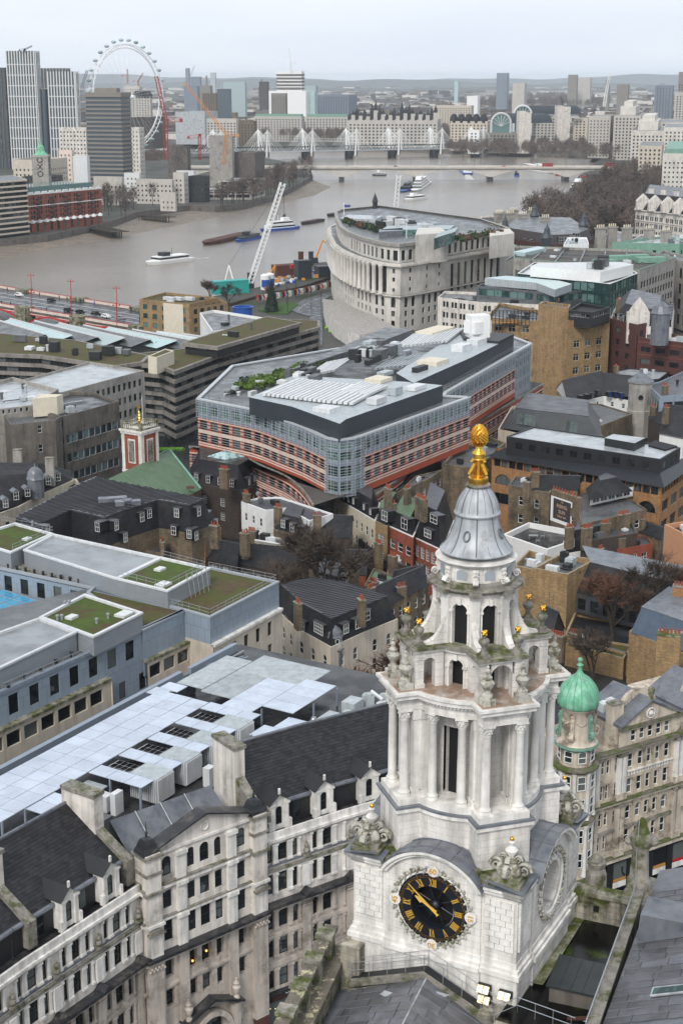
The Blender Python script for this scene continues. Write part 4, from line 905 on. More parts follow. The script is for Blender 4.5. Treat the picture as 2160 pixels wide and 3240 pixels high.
for u in(3.9,9.1):
 mbox('entrance_pier',u-.4,.8,15,6.5,.4,1.2,'portland_low');q=MB();c=pm(u,1.1)-inv;q.lathe([(.3,22.0),(.3,22.2),(.15,22.4),(.36,22.9),(.4,23.2),(.2,23.4),(.3,23.6),(.1,23.9),(.12,24.1),(0,24.2)],12,c.x,c.y);q.build('urn','portland_low',RW,smooth=50)
for u,z in((5.1,27.0),(6.6,27.4)):q=MB();q.sph((*(pm(u,.13)-inv),z),.11,8);q.build('lit_window_lamp','lit_warm',RW)
SHA=M1+d2*.2+n2*.38
text('shop_lettering','COFFEE CO.',.42,'white_paint',RW,Matrix.Translation((SHA.x+d2.x*3.1-inv.x,SHA.y+d2.y*3.1-inv.y,19.75-15))@Matrix.Rotation(atan2(d2.y,d2.x),4,'Z')@Matrix.Rotation(pi/2,4,'X'))
text('shop_lettering','SOHO',.55,'rust',RW,Matrix.Translation((SHA.x+d2.x*1.2-inv.x,SHA.y+d2.y*1.2-inv.y,19.5-15))@Matrix.Rotation(atan2(d2.y,d2.x),4,'Z')@Matrix.Rotation(pi/2,4,'X'))
for i in range(9):
 p=M1+d2*(.5+i*.55)+n2*.3-inv;q=MB();q.sph((p.x,p.y,18.6-.2*(i%2)),.06,6);q.build('shop_bulb','lit_lamp',RW)
q=MB();q.prism([M1+n2*.05,M1+d2*7+n2*.05,M1+d2*7-n2*.1,M1-n2*.1],15.3,19.2);off(q,inv);q.build('shop_glazing','glass',RW)
# ================================================================ rooftop plant yard behind the row
OP=Vector((-19.9,153.4));E1=Vector((cos(radians(-121.1)),sin(radians(-121.1))));E2=Vector((E1.y,-E1.x));E2=-E2 if E2.x<0 else E2
uv=lambda u,v:OP+E1*u+E2*v
PY=thing('plant_yard','flat roof yard full of pale blue panels, fan housings and dark solar grids','rooftop plant',(-15,142,15))
inv=V2(PY.location)
q=MB();q.prism(ccw([uv(-22,-4.5),uv(-22,24),uv(-10,24),uv(2,21),uv(14,17.5),uv(20,14),uv(34,11),uv(34,-4.5)]),15,35.4);off(q,inv);q.build('roof_deck','roof_dark',PY)
def panel(u0,u1,v0,v1,z=38.0,m='plant_panel',name='roof_panel',ribs=0,t=.08):
 g=.03;q=MB();P=[uv(u0+g,v0+g),uv(u1-g,v0+g),uv(u1-g,v1-g),uv(u0+g,v1-g)];q.prism(ccw(P),z,z+t)
 if ribs:
  n=int((u1-u0)/ribs)
  for i in range(n):a=u0+(i+.5)*ribs;q.prism(ccw([uv(a-.05,v0+g),uv(a+.05,v0+g),uv(a+.05,v1-g),uv(a-.05,v1-g)]),z+t,z+t+.05,bot=False)
 off(q,inv);return q.build(name,m,PY)
u=-.4
while u<30:
 for k in range(3):
  if not(u>22 and k==2 and False):panel(u,u+1.98,k*2.2,(k+1)*2.2,38.0+random.uniform(-.015,.015))
 u+=1.98
for u0 in(17.4,12.9,8.35,3.8,-.6):
 for k in range(3):panel(u0,u0+1.95,6.65+2.15*k,6.65+2.15*(k+1),37.98)
 if u0>0:
  w0=u0-2.55
  for k in range(5):
   for j in range(3):panel(w0+.15+.78*j,w0+.9+.78*j,6.9+.62*k,7.5+.62*k,37.6,'solar','solar_cell',t=.04)
  q=MB();q.prism(ccw([uv(w0+.1,6.8),uv(w0+2.5,6.8),uv(w0+2.5,10.05),uv(w0+.1,10.05)]),37.5,37.6);off(q,inv);q.build('solar_frame','plant_white',PY)
  q=MB();q.prism(ccw([uv(w0,10.2),uv(w0+2.6,10.2),uv(w0+2.6,13.4),uv(w0,13.4)]),35.6,38.15)
  off(q,inv);q.build('fan_housing','plant_grey',PY)
  q=MB()
  for i in range(14):a=w0+.1+i*2.4/13;q.prism(ccw([uv(a-.04,13.4),uv(a+.04,13.4),uv(a+.04,13.52),uv(a-.04,13.52)]),35.7,38.05)
  for i in range(14):a=10.3+i*3.0/13;q.prism(ccw([uv(w0+2.6,a-.04),uv(w0+2.6,a+.04),uv(w0+2.72,a+.04),uv(w0+2.72,a-.04)]),35.7,38.05)
  off(q,inv);q.build('housing_ribs','plant_white',PY)
  q=MB();q.sph((*(uv(w0+1.2,6.75)-inv),37.3),.25,8);q.tube((*(uv(w0+.3,6.75)-inv),37.3),(*(uv(w0+2.3,6.75)-inv),37.3),.1,6);q.build('pipe','steel',PY)
for k in range(4):panel(24.1+1.98*(k%2),26.05+1.98*(k%2),6.6+2*(k//2),8.6+2*(k//2),37.9)
for k in range(3):panel(19.4+1.6*k,21+1.6*k,6.6,9.1,37.2,'plant_grey')
q=MB()
for a,b in((19,9),(22,9),(25,10.5),(28,6.5),(31,6.5),(19.2,12.8),(14.7,12.8),(10.2,12.8),(5.7,12.8)):q.prism(ccw([uv(a,b),uv(a+.18,b),uv(a+.18,b+.18),uv(a,b+.18)]),35.4,38)
off(q,inv);q.build('panel_posts','grey_clad',PY)
for a,b,c,d_,z,rb in((-13.4,-3.8,-.3,3.3,37.6,.3),(-15.6,-10,3.4,12.5,37.6,.3),(-9.9,-3.2,3.4,7.6,37.6,.3)):panel(a,b,c,d_,z,'plant_grey','ribbed_panel',rb)
for a in range(4):
 for b in range(2):panel(-9.8+a*2.2-b*2.0,-7.6+a*2.2-b*2.0,7.7+b*3.9,11.6+b*3.9,37.75)
panel(-1.0,.9,-.9,1.2,38.0);panel(-2.8,-.9,-.5,2.0,38.0)
panel(-2.7,.3,15.2,18.0,37.4);panel(.3,3.2,14.1,16.9,37.4)
q=MB()
for a,b in((-2.6,15.4),(3.0,14.3),(3,16.7),(-2.5,17.8),(-7,15.5),(-12,15.4),(-3,11.5)):q.prism(ccw([uv(a,b),uv(a+.18,b),uv(a+.18,b+.18),uv(a,b+.18)]),35.4,37.5)
off(q,inv);q.build('panel_posts','grey_clad',PY)
for a,b,w,l,h,m in((20.5,11,1.2,.6,2.2,'plant_white'),(1.5,17.6,.6,1.3,2.0,'plant_white'),(6.5,15,1,1.6,2.0,'plant_white'),(11.3,15,1,.8,2.0,'plant_white'),(-6,18,2.6,1.3,1.6,'plant_grey'),(-11,18,2.0,1.6,1.6,'plant_grey'),(-4,9.4,1.0,3,.8,'roof_grey'),(24,11.6,1.6,2.2,1.4,'roof_grey'),(-1,20,.5,3.5,.5,'white_paint'),(-5.5,21,.5,2,.6,'white_paint'),(-9.5,21.4,.5,2,.6,'white_paint'),(.5,13,.6,1.2,.8,'white_paint')):
 q=MB();q.obox(uv(a,b),E1,35.4,35.4+h,w,l);off(q,inv);q.build('plant_cabinet',m,PY)
q=MB();c=uv(-5.5,16.5)-inv;q.lathe([(.5,35.4),(.5,36.2),(.25,36.7),(0,36.7)],12,c.x,c.y);q.build('roof_vent','steel',PY)
for k in range(6):q=MB();v=-2.2-.35*(k%2);q.path([(*(uv(34-9*k,v)-inv),35.6),(*(uv(25-9*k,v)-inv),35.6)],.12,5);q.build('pipe','rail',PY)
for i in range(27):
 q=MB();a=15.5-i*.86;q.prism(ccw([uv(a,-1.25),uv(a+.8,-1.25),uv(a+.8,.0),uv(a,.0)]),35.5,37.0);off(q,inv);q.build('duct_section','lead',PY)
q=MB();q.prism(ccw([uv(-9,-4.0),uv(-9,-3.4),uv(34,-3.4),uv(34,-4.0)]),35.4,36.5);q.prism(ccw([uv(-20,-4.0),uv(-20,-3.4),uv(-10.6,-3.4),uv(-10.6,-4.0)]),35.4,36.4);off(q,inv);q.build('parapet','grey_clad',PY)
mat('gravel',(.07,.055,.042),.9,.5,4,0,.6,col2=(.035,.03,.028),mix2=(.45,.6),sc2=1.5)
q=MB();q.prism(ccw([uv(-9,-3.3),uv(-9,-2.6),uv(34,-2.6),uv(34,-3.3)]),35.4,35.5);off(q,inv);q.build('gutter_gravel','gravel',PY)
q=MB()
for r_ in(0,.9,1.5):q.path([(*(uv(-1-r_*.3-17*t,-2.3+r_-1.5*sin(t*3.1))-inv),35.7)for t in[i/12 for i in range(13)]],.1,5)
q.build('cable_trays','grey_clad',PY)
q=MB();c=uv(-13,20.6);q.obox(c,E1,35.4,36.6,1.2,.9);q.tube((*c,36.5),(*(c+Vector((7.5,-6))),37.0),.18,6);q.tube((*c,36.9),(*(c+Vector((-1.2,.9))),37.5),.2,6);off(q,inv);q.build('cleaning_crane','plant_white',PY)
roof_clutter(PY,[uv(-15,16),uv(-3,18.2),uv(-3,20),uv(-15,22)],35.4,7);roof_clutter(PY,[uv(20,7),uv(33,7),uv(33,10),uv(20,12)],35.4,6)
# ================================================================ grey clad modern office with green roofs
GM=thing('grey_office','modern blue-grey clad office with moss green roofs and louvred roof boxes','office building',(-28,185,15))
inv=V2(GM.location);ZU,ZL=38.5,36.2
def pris(P,z0,z1,m,name='wall',root=None,top=None):
 root=root or GM;q=MB();q.prism(ccw(P),z0,z1,0,1 if top else None);off(q,V2(root.location));return q.build(name,[m,top]if top else m,root)
mat('louvre',(.35,.37,.39),.45,.05,.5,brick=(3.2,.11,(.10,.11,.12),.02,.06))
def roofbox(P,z0,z1,wall,roof,rim='plant_white',name='roof_box'):
 P=ccw(P);Q=inset(P,.35);q=MB();n=len(P)
 for i in range(n):
  j=(i+1)%n;q.poly([(*P[i],z0),(*P[j],z0),(*P[j],z1),(*P[i],z1)],0)
  O=inset(P,-.1);q.poly([(*O[i],z1+.02),(*O[j],z1+.02),(*Q[j],z1+.02),(*Q[i],z1+.02)],1);q.poly([(*O[i],z1-.22),(*O[j],z1-.22),(*O[j],z1+.02),(*O[i],z1+.02)],1);q.poly([(*Q[j],z1+.02),(*Q[i],z1+.02),(*Q[i],z1-.3),(*Q[j],z1-.3)],1)
 off(q,inv);q.build(name,[wall,rim],GM);q=MB();q.poly([(*p,z1-.28)for p in Q]);off(q,inv);q.build('roof_surface',roof,GM);return Q
mat('roof_metal',(.30,.315,.325),.32,.12,.35,0,.1,col2=(.20,.21,.215),mix2=(.48,.66),sc2=.18,wet=.12)
zA,zB_=ZU,ZL
a1,a2,a3,a4=cE(185,510,zA),cE(390,405,zA),cE(655,490,zA),cE(430,600,zA)
roofbox([a1,a2,a3,a4],ZL-.2,zA,'louvre','green_roof')
b0,b1,b2,b3=cE(-120,620,zA),cE(185,512,zA),cE(352,577,zA),cE(-120,800,zA)
roofbox([b0,b1,b2,b3],ZL-.2,zA-.03,'louvre','roof_metal')
d1_,d2_,d3_,d4_=cE(110,200,zA),cE(245,128,zA),cE(740,235,zA),cE(535,333,zA)
roofbox([d1_,d2_,d3_,d4_],ZL-.2,zA-.03,'louvre','roof_metal')
e1_,e2_,e3_,e4_=d4_,d3_,cE(965,285,zA),cE(770,390,zA)
Qe=roofbox([e1_,e2_,e3_,e4_],ZL-.2,zA,'louvre','moss_green' if 'moss_green' in MATS else 'green_roof')
g1_,g2_,g3_,g4_=cE(-160,150,zA),cE(70,80,zA),cE(245,128,zA),cE(50,215,zA)
roofbox([g1_,g2_,g3_,g4_],15,zA+.05,'louvre','green_roof')
for(x,y,w)in((570,497,2.0),(330,510,1.4),(735,290,1.4),(750,360,1.9),(125,152,1.2)):
 c=cE(x,y,zA-.1);q=MB();q.obox(c,(a3-a4),zA-.3,zA+.02,w,w*.75);off(q,inv);q.build('skylight','plant_white',GM)
for(x,y)in((445,535),(497,512),(300,455),(320,452),(265,520),(285,518),(150,85)):
 c=cE(x,y,zA-.1)-inv;q=MB();q.lathe([(.14,zA-.3),(.14,zA+.2),(.22,zA+.25),(.22,zA+.4),(0,zA+.45)],8,c.x,c.y);q.build('roof_vent','rail',GM)
f0,f1,f2,f3=cE(-100,905,ZL),cE(420,690,ZL),cE(660,572,ZL),cE(852,480,ZL)
h0,h1=cE(440,365,ZL),cE(-60,480,ZL)
body=[f0,f3,h0,h1]
def wallwin(A,B,z0,z1,rows,m,depth=.15,style='thin',frame='dark_metal',glass='glass',name='wall',root=None,clip=True):
 root=root or GM;q=MB();ss=facade(q,A,B,z0,z1,rows,depth);off(q,V2(root.location));q.build(name,m,root);put_windows(root,ss,style,frame,glass)
L=(f3-f0).length;dF=(f3-f0).normalized();nF=Vector((dF.y,-dF.x))
mat('clad',(.30,.345,.395),.38,.05,.4,brick=(1.25,2.3,(.10,.12,.14),.02,.04))
ops=[(u,u+1.55)for u in[1.2+3.3*k for k in range(40)]if u<L-1.6]
wallwin(f0,f3,31.4,ZL,[(33.0,35.4,ops,False)],'clad')
q=MB();Pb=ccw(body);q.poly([(*p,ZL-.25)for p in Pb]);off(q,inv);q.build('lower_roof','roof_grey',GM)
for(A,B)in((f0,f3),):
 q=MB();q.prism([A+nF*.12,B+nF*.12,B-nF*.45,A-nF*.45],ZL-.3,ZL+.12);off(q,inv);q.build('eaves_rim','grey_clad',GM)
roofbox([cE(400,402,ZL),cE(440,366,ZL),cE(850,480,ZL),cE(658,572,ZL)],30,ZL+.1,'clad','moss_roof','grey_louvre')
mat('cream_stone',(.56,.505,.43),.8,.1,.5,.2,.1)
for u0,u1 in((0,L*.575),(L*.76,L*.995)):
 A,B=f0+dF*u0+nF*.9,f0+dF*u1+nF*.9
 q=MB();q.prism([A,B,B-nF*1.0,A-nF*1.0],31.9,32.25);off(q,inv);q.build('stone_ledge','stone_moss',GM)
 LL=(B-A).length;n_=int(LL/2.75);wallwin(A-nF*.15,B-nF*.15,15,31.9,[(z_,z_+1.7,[(.4+i*2.75,2.6+i*2.75)for i in range(n_)],False)for z_ in(29.7,26.3,22.9)],'cream_stone',.3)
 q=MB();q.prism(ccw([B,B-nF*1.2,B-nF*1.2-dF*.1,B-dF*.1]),15,31.9);off(q,inv);q.build('return_wall','cream_stone',GM)
wallwin(f0+nF*.02,f3+nF*.02,15,31.4,[(28.4,30.6,[(u,u+1.25)for u in[L*.6+1.2,L*.6+5]],False)],'clad')
q=MB();q.prism(ccw([f3,h0,h0-(f3-f0)*.05,f3-dF*.3]),15,ZL-.1);off(q,inv);q.build('end_wall','clad',GM)
for(x,y)in[(40,840),(110,800),(190,765),(260,725),(330,690),(395,660)]:
 c=cE(x,y,ZL)-inv;q=MB();q.lathe([(.2,ZL-.2),(.2,ZL+.4),(.3,ZL+.5),(0,ZL+.6)],8,c.x,c.y);q.build('roof_vent','dark_metal',GM)
railing(GM,[cE(10,858,ZL),cE(425,680,ZL)],ZL,1.0,1.6);railing(GM,[cE(440,375,ZL),cE(840,478,ZL)],ZL,1.0,1.8)
k0,k1=cE(-80,270,ZL),cE(425,378,ZL);d_=(k1-k0).normalized()
wallwin(k0,k1,28,ZL,[(33.1,35.3,[(u,u+1.4)for u in[1.0+3.0*i for i in range(12)]],False)],'clad')
q=MB();n_=Vector((d_.y,-d_.x));q.prism([k0,k1,k1-n_*7,k0-n_*7],ZL-.4,ZL-.2);off(q,inv);q.build('ledge','stone_dirty',GM)
q=MB();q.prism([k0+n_*.1,k1+n_*.1,k1-n_*.3,k0-n_*.3],ZL-.2,ZL+.15);off(q,inv);q.build('ledge_rim','grey_louvre',GM)
for i in range(9):c=k0.lerp(k1,.2+i*.08)-n_*1.0-inv;q=MB();q.lathe([(.18,ZL-.2),(.18,ZL+.35),(.28,ZL+.4),(0,ZL+.55)],8,c.x,c.y);q.build('roof_vent','dark_metal',GM)
p1_,p2_,p3_,p4_=cE(965,515,ZL),cE(1280,352,ZL),cE(965,285,ZL),cE(700,440,ZL)
P=[p1_,p2_,p3_,p4_];roofbox(P,32.6,ZL+.15,'clad','moss_roof','grey_louvre')
A,B=p1_,p2_;dP=(B-A).normalized();nP=Vector((dP.y,-dP.x));LP=(B-A).length
wallwin(A+nP*.02,B+nP*.02,32.6,ZL-.05,[(33.3,35.5,[(u,u+1.3)for u in[.6+(LP-1.6)/4*i for i in range(4)]+[LP-1.6]],False)],'clad')
q=MB();q.prism([A-nP*.1,B-nP*.1,B+nP*.7,A+nP*.7],32.3,32.65);off(q,inv);q.build('stone_ledge','stone_plain',GM)
wallwin(A+nP*.5,B+nP*.5,15,32.3,[(z_,z_+2.0,[(u,u+1.0)for u in[1.2+(LP-2)/5*i for i in range(5)]],False)for z_ in(29.6,26.4,23.2)],'cream_stone',.25,'sash')
q=MB();q.prism(ccw([B+nP*.5,p3_+dP*3,p3_,B]),15,32.6);q.prism(ccw([p1_,p4_,p4_+nP*2,p1_+nP*.4]),15,32.6);off(q,inv);q.build('side_wall','cream_stone',GM)
railing(GM,[cE(545,330,zA),cE(760,385,zA),cE(945,290,zA),cE(745,238,zA)],zA,1.0,1.6);railing(GM,[cE(775,455,ZL),cE(965,510,ZL),cE(1270,350,ZL),cE(960,290,ZL)],ZL,1.0,1.8);railing(GM,[cE(10,80,zA),cE(245,128,zA),cE(60,210,zA)],zA,1,2)
q=MB()
for i in range(5):
 a=cE(860+i*22,345-i*8,zA);b=cE(880+i*20,425-i*8,ZL);q.tube((*a,zA+.9),(*b,ZL),.04,4);q.tube((*a,zA),(*a,zA+1),.04,4)
q.tube((*cE(860,345,zA),zA+.9),(*cE(950,310,zA),zA+.9),.04,4);off(q,inv);q.build('access_ladder','rail',GM)
AT=thing('atrium_roof','turquoise glazed atrium roof seen between grey clad wings','glass roof',(-55,190,15));ia=V2(AT.location);zt=33.5
O_,X_,Y_=cE(225,452,zt),cE(-30,372,zt),cE(-30,565,zt);X_=X_-O_;Y_=Y_-O_
q=MB();q.prism(ccw([O_+(X_*-.06)+Y_*-.06,O_+X_*1.3-Y_*.1,O_+X_*1.3+Y_*1.3,O_+Y_*1.35-X_*.1]),15,zt-.5);off(q,ia);q.build('atrium_wall','cream_stone',AT)
for i in range(7):
 for j in range(7):
  a,b,c,d=[O_+X_*(i+s)/6+Y_*(j+t)/6 for s,t in((.03,.03),(.97,.03),(.97,.97),(.03,.97))];q=MB();q.prism(ccw([a,b,c,d]),zt-.15,zt);off(q,ia);q.build('glass_panel','glass_atrium',AT)
q=MB()
for i in range(8):q.tube((*(O_+X_*i/6-ia),zt),(*(O_+X_*i/6+Y_*7/6-ia),zt),.07,4);q.tube((*(O_+Y_*i/6-ia),zt),(*(O_+Y_*i/6+X_*7/6-ia),zt),.07,4)
q.build('glazing_bars','rail',AT)
# ================================================================ stone corner building with green dome
SC=thing('domed_corner_building','ornate stone corner building with a bright green copper dome on its turret','building',(30,152,17));inv=V2(SC.location)
wA,wB=Vector((29.2,148.7)),Vector((38.2,154.2));dS=(wB-wA).normalized();nS=Vector((dS.y,-dS.x));ws=lambda u,k=0:wA+dS*u+nS*k
S0,S1=-3.8,17
mat('warm_stone',(.55,.49,.41),.8,.16,.7,.35,.25,col2=(.22,.18,.14),mix2=(.52,.68),sc2=.5)
mat('ledge_moss',(.20,.18,.15),.9,.4,2,0,.5,col2=(.10,.13,.02),mix2=(.44,.6),sc2=.6)
def ub(o5,w5,o3,w3):return[(u-S0,u-S0+w5)for k in range(2)for u in[9.0*k+o for o in o5]]+[(u-S0,u-S0+w3)for u in o3]
rows=[(21.7,23.5,ub((1.7,3.1,4.3,5.5,6.9),.85,(-2.1,-1.3,.0),.5),False),(24.6,26.3,ub((1.7,3.1,4.3,5.5,6.9),.85,(-2.1,-1.3,-.1),.6),True),(27.7,29.5,ub((1.7,3.1,4.3,5.5,6.9),.85,(-2.0,-1.3,-.1),.55),False),(30.7,32.4,ub((1.7,3.1,4.3,5.5,6.9),.85,(-2.0,-1.3,-.1),.6),False)]
q=MB();ss=facade(q,ws(S0),ws(S1),20.6,33.2,rows,.3);q.prism([ws(S0,-.4),ws(S1,-.4),ws(S1,-11),ws(S0,-9)],17,32.9);off(q,inv);q.build('wall','warm_stone',SC);put_windows(SC,ss,'sash','white_paint','glass')
q=MB();ss=facade(q,ws(0.2,.02),ws(S1,.02),33.2,35.7,[(33.75,35.1,[(o+9*k-.2,o+.8+9*k-.2)for k in range(2)for o in(1.9,3.1,4.3,5.5,6.7)],False)],.25);q.prism([ws(.2,-.25),ws(S1,-.25),ws(S1,-9),ws(.2,-9)],32.8,35.6)
for k in range(2):q.add([(*ws(.3+9*k,.05),35.7),(*ws(8.6+9*k,.05),35.7),(*ws(4.45+9*k,.05),37.9),(*ws(.3+9*k,-6),35.7),(*ws(8.6+9*k,-6),35.7),(*ws(4.45+9*k,-6),37.9)],[(0,1,2),(3,5,4)])
off(q,inv);q.build('attic_wall','warm_stone',SC);put_windows(SC,ss,'sash','white_paint','glass')
def sbox(name,u0,u1,z0,z1,k0,k1,m='warm_stone'):q=MB();q.prism([ws(u0,k1),ws(u1,k1),ws(u1,k0),ws(u0,k0)],z0,z1);off(q,inv);return q.build(name,m,SC)
for z,h,pj,m in((20.2,.45,.5,'warm_stone'),(20.65,.12,.6,'ledge_moss'),(27.05,.3,.45,'warm_stone'),(27.35,.14,.6,'ledge_moss'),(33.0,.35,.5,'warm_stone'),(33.35,.15,.8,'ledge_moss'),(23.9,.2,.3,'stone_dirty')):sbox('cornice',S0,S1,z,z+h,-.1,pj,m)
sbox('attic_moulding',.2,S1,35.4,35.75,-.1,.35,'ledge_moss')
for k in range(2):
 for s_,(u0,u1)in enumerate(((.2,4.45),(4.45,8.7))):
  u0+=9*k;u1+=9*k;z0,z1=(35.75,38.0)if s_==0 else(38.0,35.75)
  q=MB();q.add([(*ws(u0,.35),z0),(*ws(u1,.35),z1),(*ws(u1,-6),z1),(*ws(u0,-6),z0),(*ws(u0,.35),z0+.22),(*ws(u1,.35),z1+.22),(*ws(u1,-6),z1+.22),(*ws(u0,-6),z0+.22)],[(0,1,5,4),(4,5,6,7),(3,2,1,0)]);off(q,inv);q.build('gable_roof','lead',SC)
 q=MB();c=ws(4.45+9*k,.12);q.path([(*(c+dS*.55*cos(t)-inv),36.6+.55*sin(t))for t in[2*pi*i/20 for i in range(21)]],.1,6);q.sph((*(c-inv),36.6),.33,8);q.build('roundel','stone_plain',SC)
 q=MB();c=ws(4.45+9*k,0)-inv;q.lathe([(.3,38.1),(.2,38.5),(.35,38.8),(.3,39.0),(.42,39.2),(.3,39.5),(0,39.6)],10,c.x,c.y);q.build('ball_finial','stone_moss',SC,smooth=True)
 q=MB();q.loft([[(*(ws(4.45+9*k+2.6*cos(t),kk)-inv),36.4+2.4*sin(t))for t in[pi*i/10 for i in range(11)]]for kk in(-1.8,-2.3)],None,False);q.poly([(*(ws(4.45+9*k+2.6*cos(t),-1.8)-inv),36.4+2.4*sin(t))for t in[pi*i/10 for i in range(11)]]);q.build('curved_parapet','warm_stone',SC)
for u0,u1 in((.05,.6),(.75,1.3),(8.3,8.8),(9.0,9.5),(-3.6,-3.05),(-2.9,-2.4)):
 for z0,z1,pj in((27.5,32.9,.3),(20.8,27.0,.34)):
  sbox('pilaster',u0,u1,z0,z1,0,pj,'stone_plain' if z0>27 else 'warm_stone');sbox('pilaster_base',u0-.08,u1+.08,z0,z0+.7,0,pj+.15,'warm_stone');sbox('pilaster_cap',u0-.06,u1+.06,z1-.4,z1,0,pj+.12,'stone_dirty')
for k in range(2):
 for u in(2.62,3.98,5.18,6.4):
  for z0,z1 in((20.9,23.8),(24.3,26.9),(27.5,29.8),(30.5,33)):sbox('mullion_pier',u+9*k,u+.26+9*k,z0,z1,0,.16)
 for i in range(16):sbox('baluster',1.7+9*k+i*.4,1.85+9*k+i*.4,29.9,30.4,0,.14,'stone_plain')
 sbox('balustrade_rail',1.5+9*k,8.1+9*k,30.4,30.5,0,.25,'stone_plain')
cx,cy=24.4-inv.x,145.8-inv.y;q=MB();q.lathe([(1.95,17),(1.95,27.2),(1.9,27.3),(1.9,33.3),(1.75,33.4),(1.75,35.6)],16,cx,cy,None,.2);q.build('turret','warm_stone',SC)
for z,r,m in((20.3,2.3,'ledge_moss'),(27.1,2.35,'ledge_moss'),(33.1,2.5,'ledge_moss'),(35.5,2.3,'copper_pale')):
 q=MB();q.lathe([(r-.4,z-.35),(r,z),(r,z+.2),(r-.5,z+.3)],16,cx,cy,None,.2);q.build('turret_cornice',m,SC)
for i in range(8):
 t=.2+pi/8+i*pi/4
 for z0,z1 in((20.9,26.8),(27.5,32.9)):q=MB();q.lathe([(.34,z0),(.3,z0+.3),(.24,z0+.5),(.22,z1-.5),(.34,z1)],10,cx+1.95*cos(t),cy+1.95*sin(t));q.build('turret_column','stone_plain',SC,smooth=40)
 t-=pi/8
 for z0,h in((22,1.7),(24.8,1.6),(28.0,1.9),(30.9,1.6),(33.9,1.3)):
  link('window',win_mesh(.9,h,'sash','white_paint','glass'),SC,mw=Matrix.Translation((cx+1.97*cos(t)*(1 if z0<33 else.93),cy+1.97*sin(t)*(1 if z0<33 else.93),z0-17))@Matrix.Rotation(t+pi/2,4,'Z'))
tz=lambda z:35.8+(z-35.8)*1.86 if z<=37.95 else 39.8+(z-37.95)*.86
q=MB();q.lathe([(r,tz(z))for r,z in((2.2,35.8),(1.9,35.95),(1.72,36.1),(1.7,37.7),(1.85,37.8),(1.95,37.9))],32,cx,cy);q.build('turret_drum','warm_stone',SC,smooth=40)
for i in range(6):
 t=.1+i*pi/3;q=MB();scroll(q,(cx+2.05*cos(t),cy+2.05*sin(t),36.35),(cos(t),sin(t)),.3,.45);scroll(q,(cx+1.85*cos(t),cy+1.85*sin(t),37.3),(-cos(t),-sin(t)),.2,.4);q.obox((cx+1.8*cos(t),cy+1.8*sin(t)),(cos(t),sin(t)),36.3,37.6,.3,.36);q.v=[(x,y,tz(z))for x,y,z in q.v];q.build('scroll_bracket','copper_pale' if i%2 else 'warm_stone',SC)
 t+=pi/6;q=MB()
 for j in range(7):a=t+(j-3)*.09;q.sph((cx+1.76*cos(a),cy+1.76*sin(a),38.4-.3*cos((j-3)*.5)),.11,5)
 q.build('swag','warm_stone',SC)
dm=[(1.98,37.95),(2.08,38.1),(2.14,38.6),(2.1,39.2),(1.95,39.85),(1.7,40.45),(1.35,41.0),(.95,41.4),(.6,41.65),(.42,41.85),(.25,42.3),(.18,42.7),(.28,42.85),(.36,43.0),(.2,43.15),(.15,43.35),(.26,43.5),(.3,43.65),(.2,43.85),(0,43.95)]
dm=[(r,tz(z))for r,z in dm];q=MB();q.lathe(dm,40,cx,cy);q.build('copper_dome','copper',SC,smooth=50)
for i in range(16):t=i*pi/8;q=MB();q.path([(cx+r*cos(t),cy+r*sin(t),z)for r,z in dm[:10]],.05,5);q.build('dome_rib','copper_pale',SC,smooth=True)
q=MB();q.prism([ws(S0,-.1),ws(S1,-.1),ws(S1,-1),ws(S0,-1)],16.6,20.3);off(q,inv);q.build('shop_wall','shopfront',SC)
for i in range(7):
 u=-3.4+i*2.9;sbox('shop_pier',u,u+.9,16.6,20.2,-.1,.05,'shopfront');sbox('shop_window',u+.95,u+2.85,17.4,19.6,-.1,-.05,'glass');sbox('shop_display',u+1.0,u+2.8,17.35,17.7,-.04,.02,'wood' if i%2 else 'red_paint');sbox('shop_stallriser',u+.95,u+2.85,16.6,17.3,-.1,.0,'stone_plain')
sbox('shop_door',12.3,13.4,16.7,19.6,-.05,.08,'wood');sbox('shop_notice',-2.9,-2.2,18.3,19.2,.05,.08,'white_paint')
hg=MB();c=ws(11.2,.8);hg.obox(c,nS,18.9,19.9,.9,.15);off(hg,inv);hg.build('hanging_sign','black',SC)
q=MB()
for i in range(7):q.obox(ws(.5+i*1.0,-6.5),dS,33.5+2.1,37.0,.9,.08)
off(q,inv);q.build('louvre_screen','dark_metal',SC)
for i,(u,k)in enumerate(((1.2,-3.6),(2.5,-3.9),(4.3,-4.2),(5.6,-4.3),(3.4,-5.4))):
 q=MB();c=ws(u,k);q.obox(c,dS,35.6,37.2,1.1,.9);q.lathe([(.4,37.2),(.4,37.3),(.3,37.3),(.05,37.25)],12,c.x,c.y);off(q,inv);q.build('air_conditioner','plant_white',SC)
chimney(SC,ws(.9,-1.6),dS,35.6,37.9,1.5,1.1,0,'warm_stone')
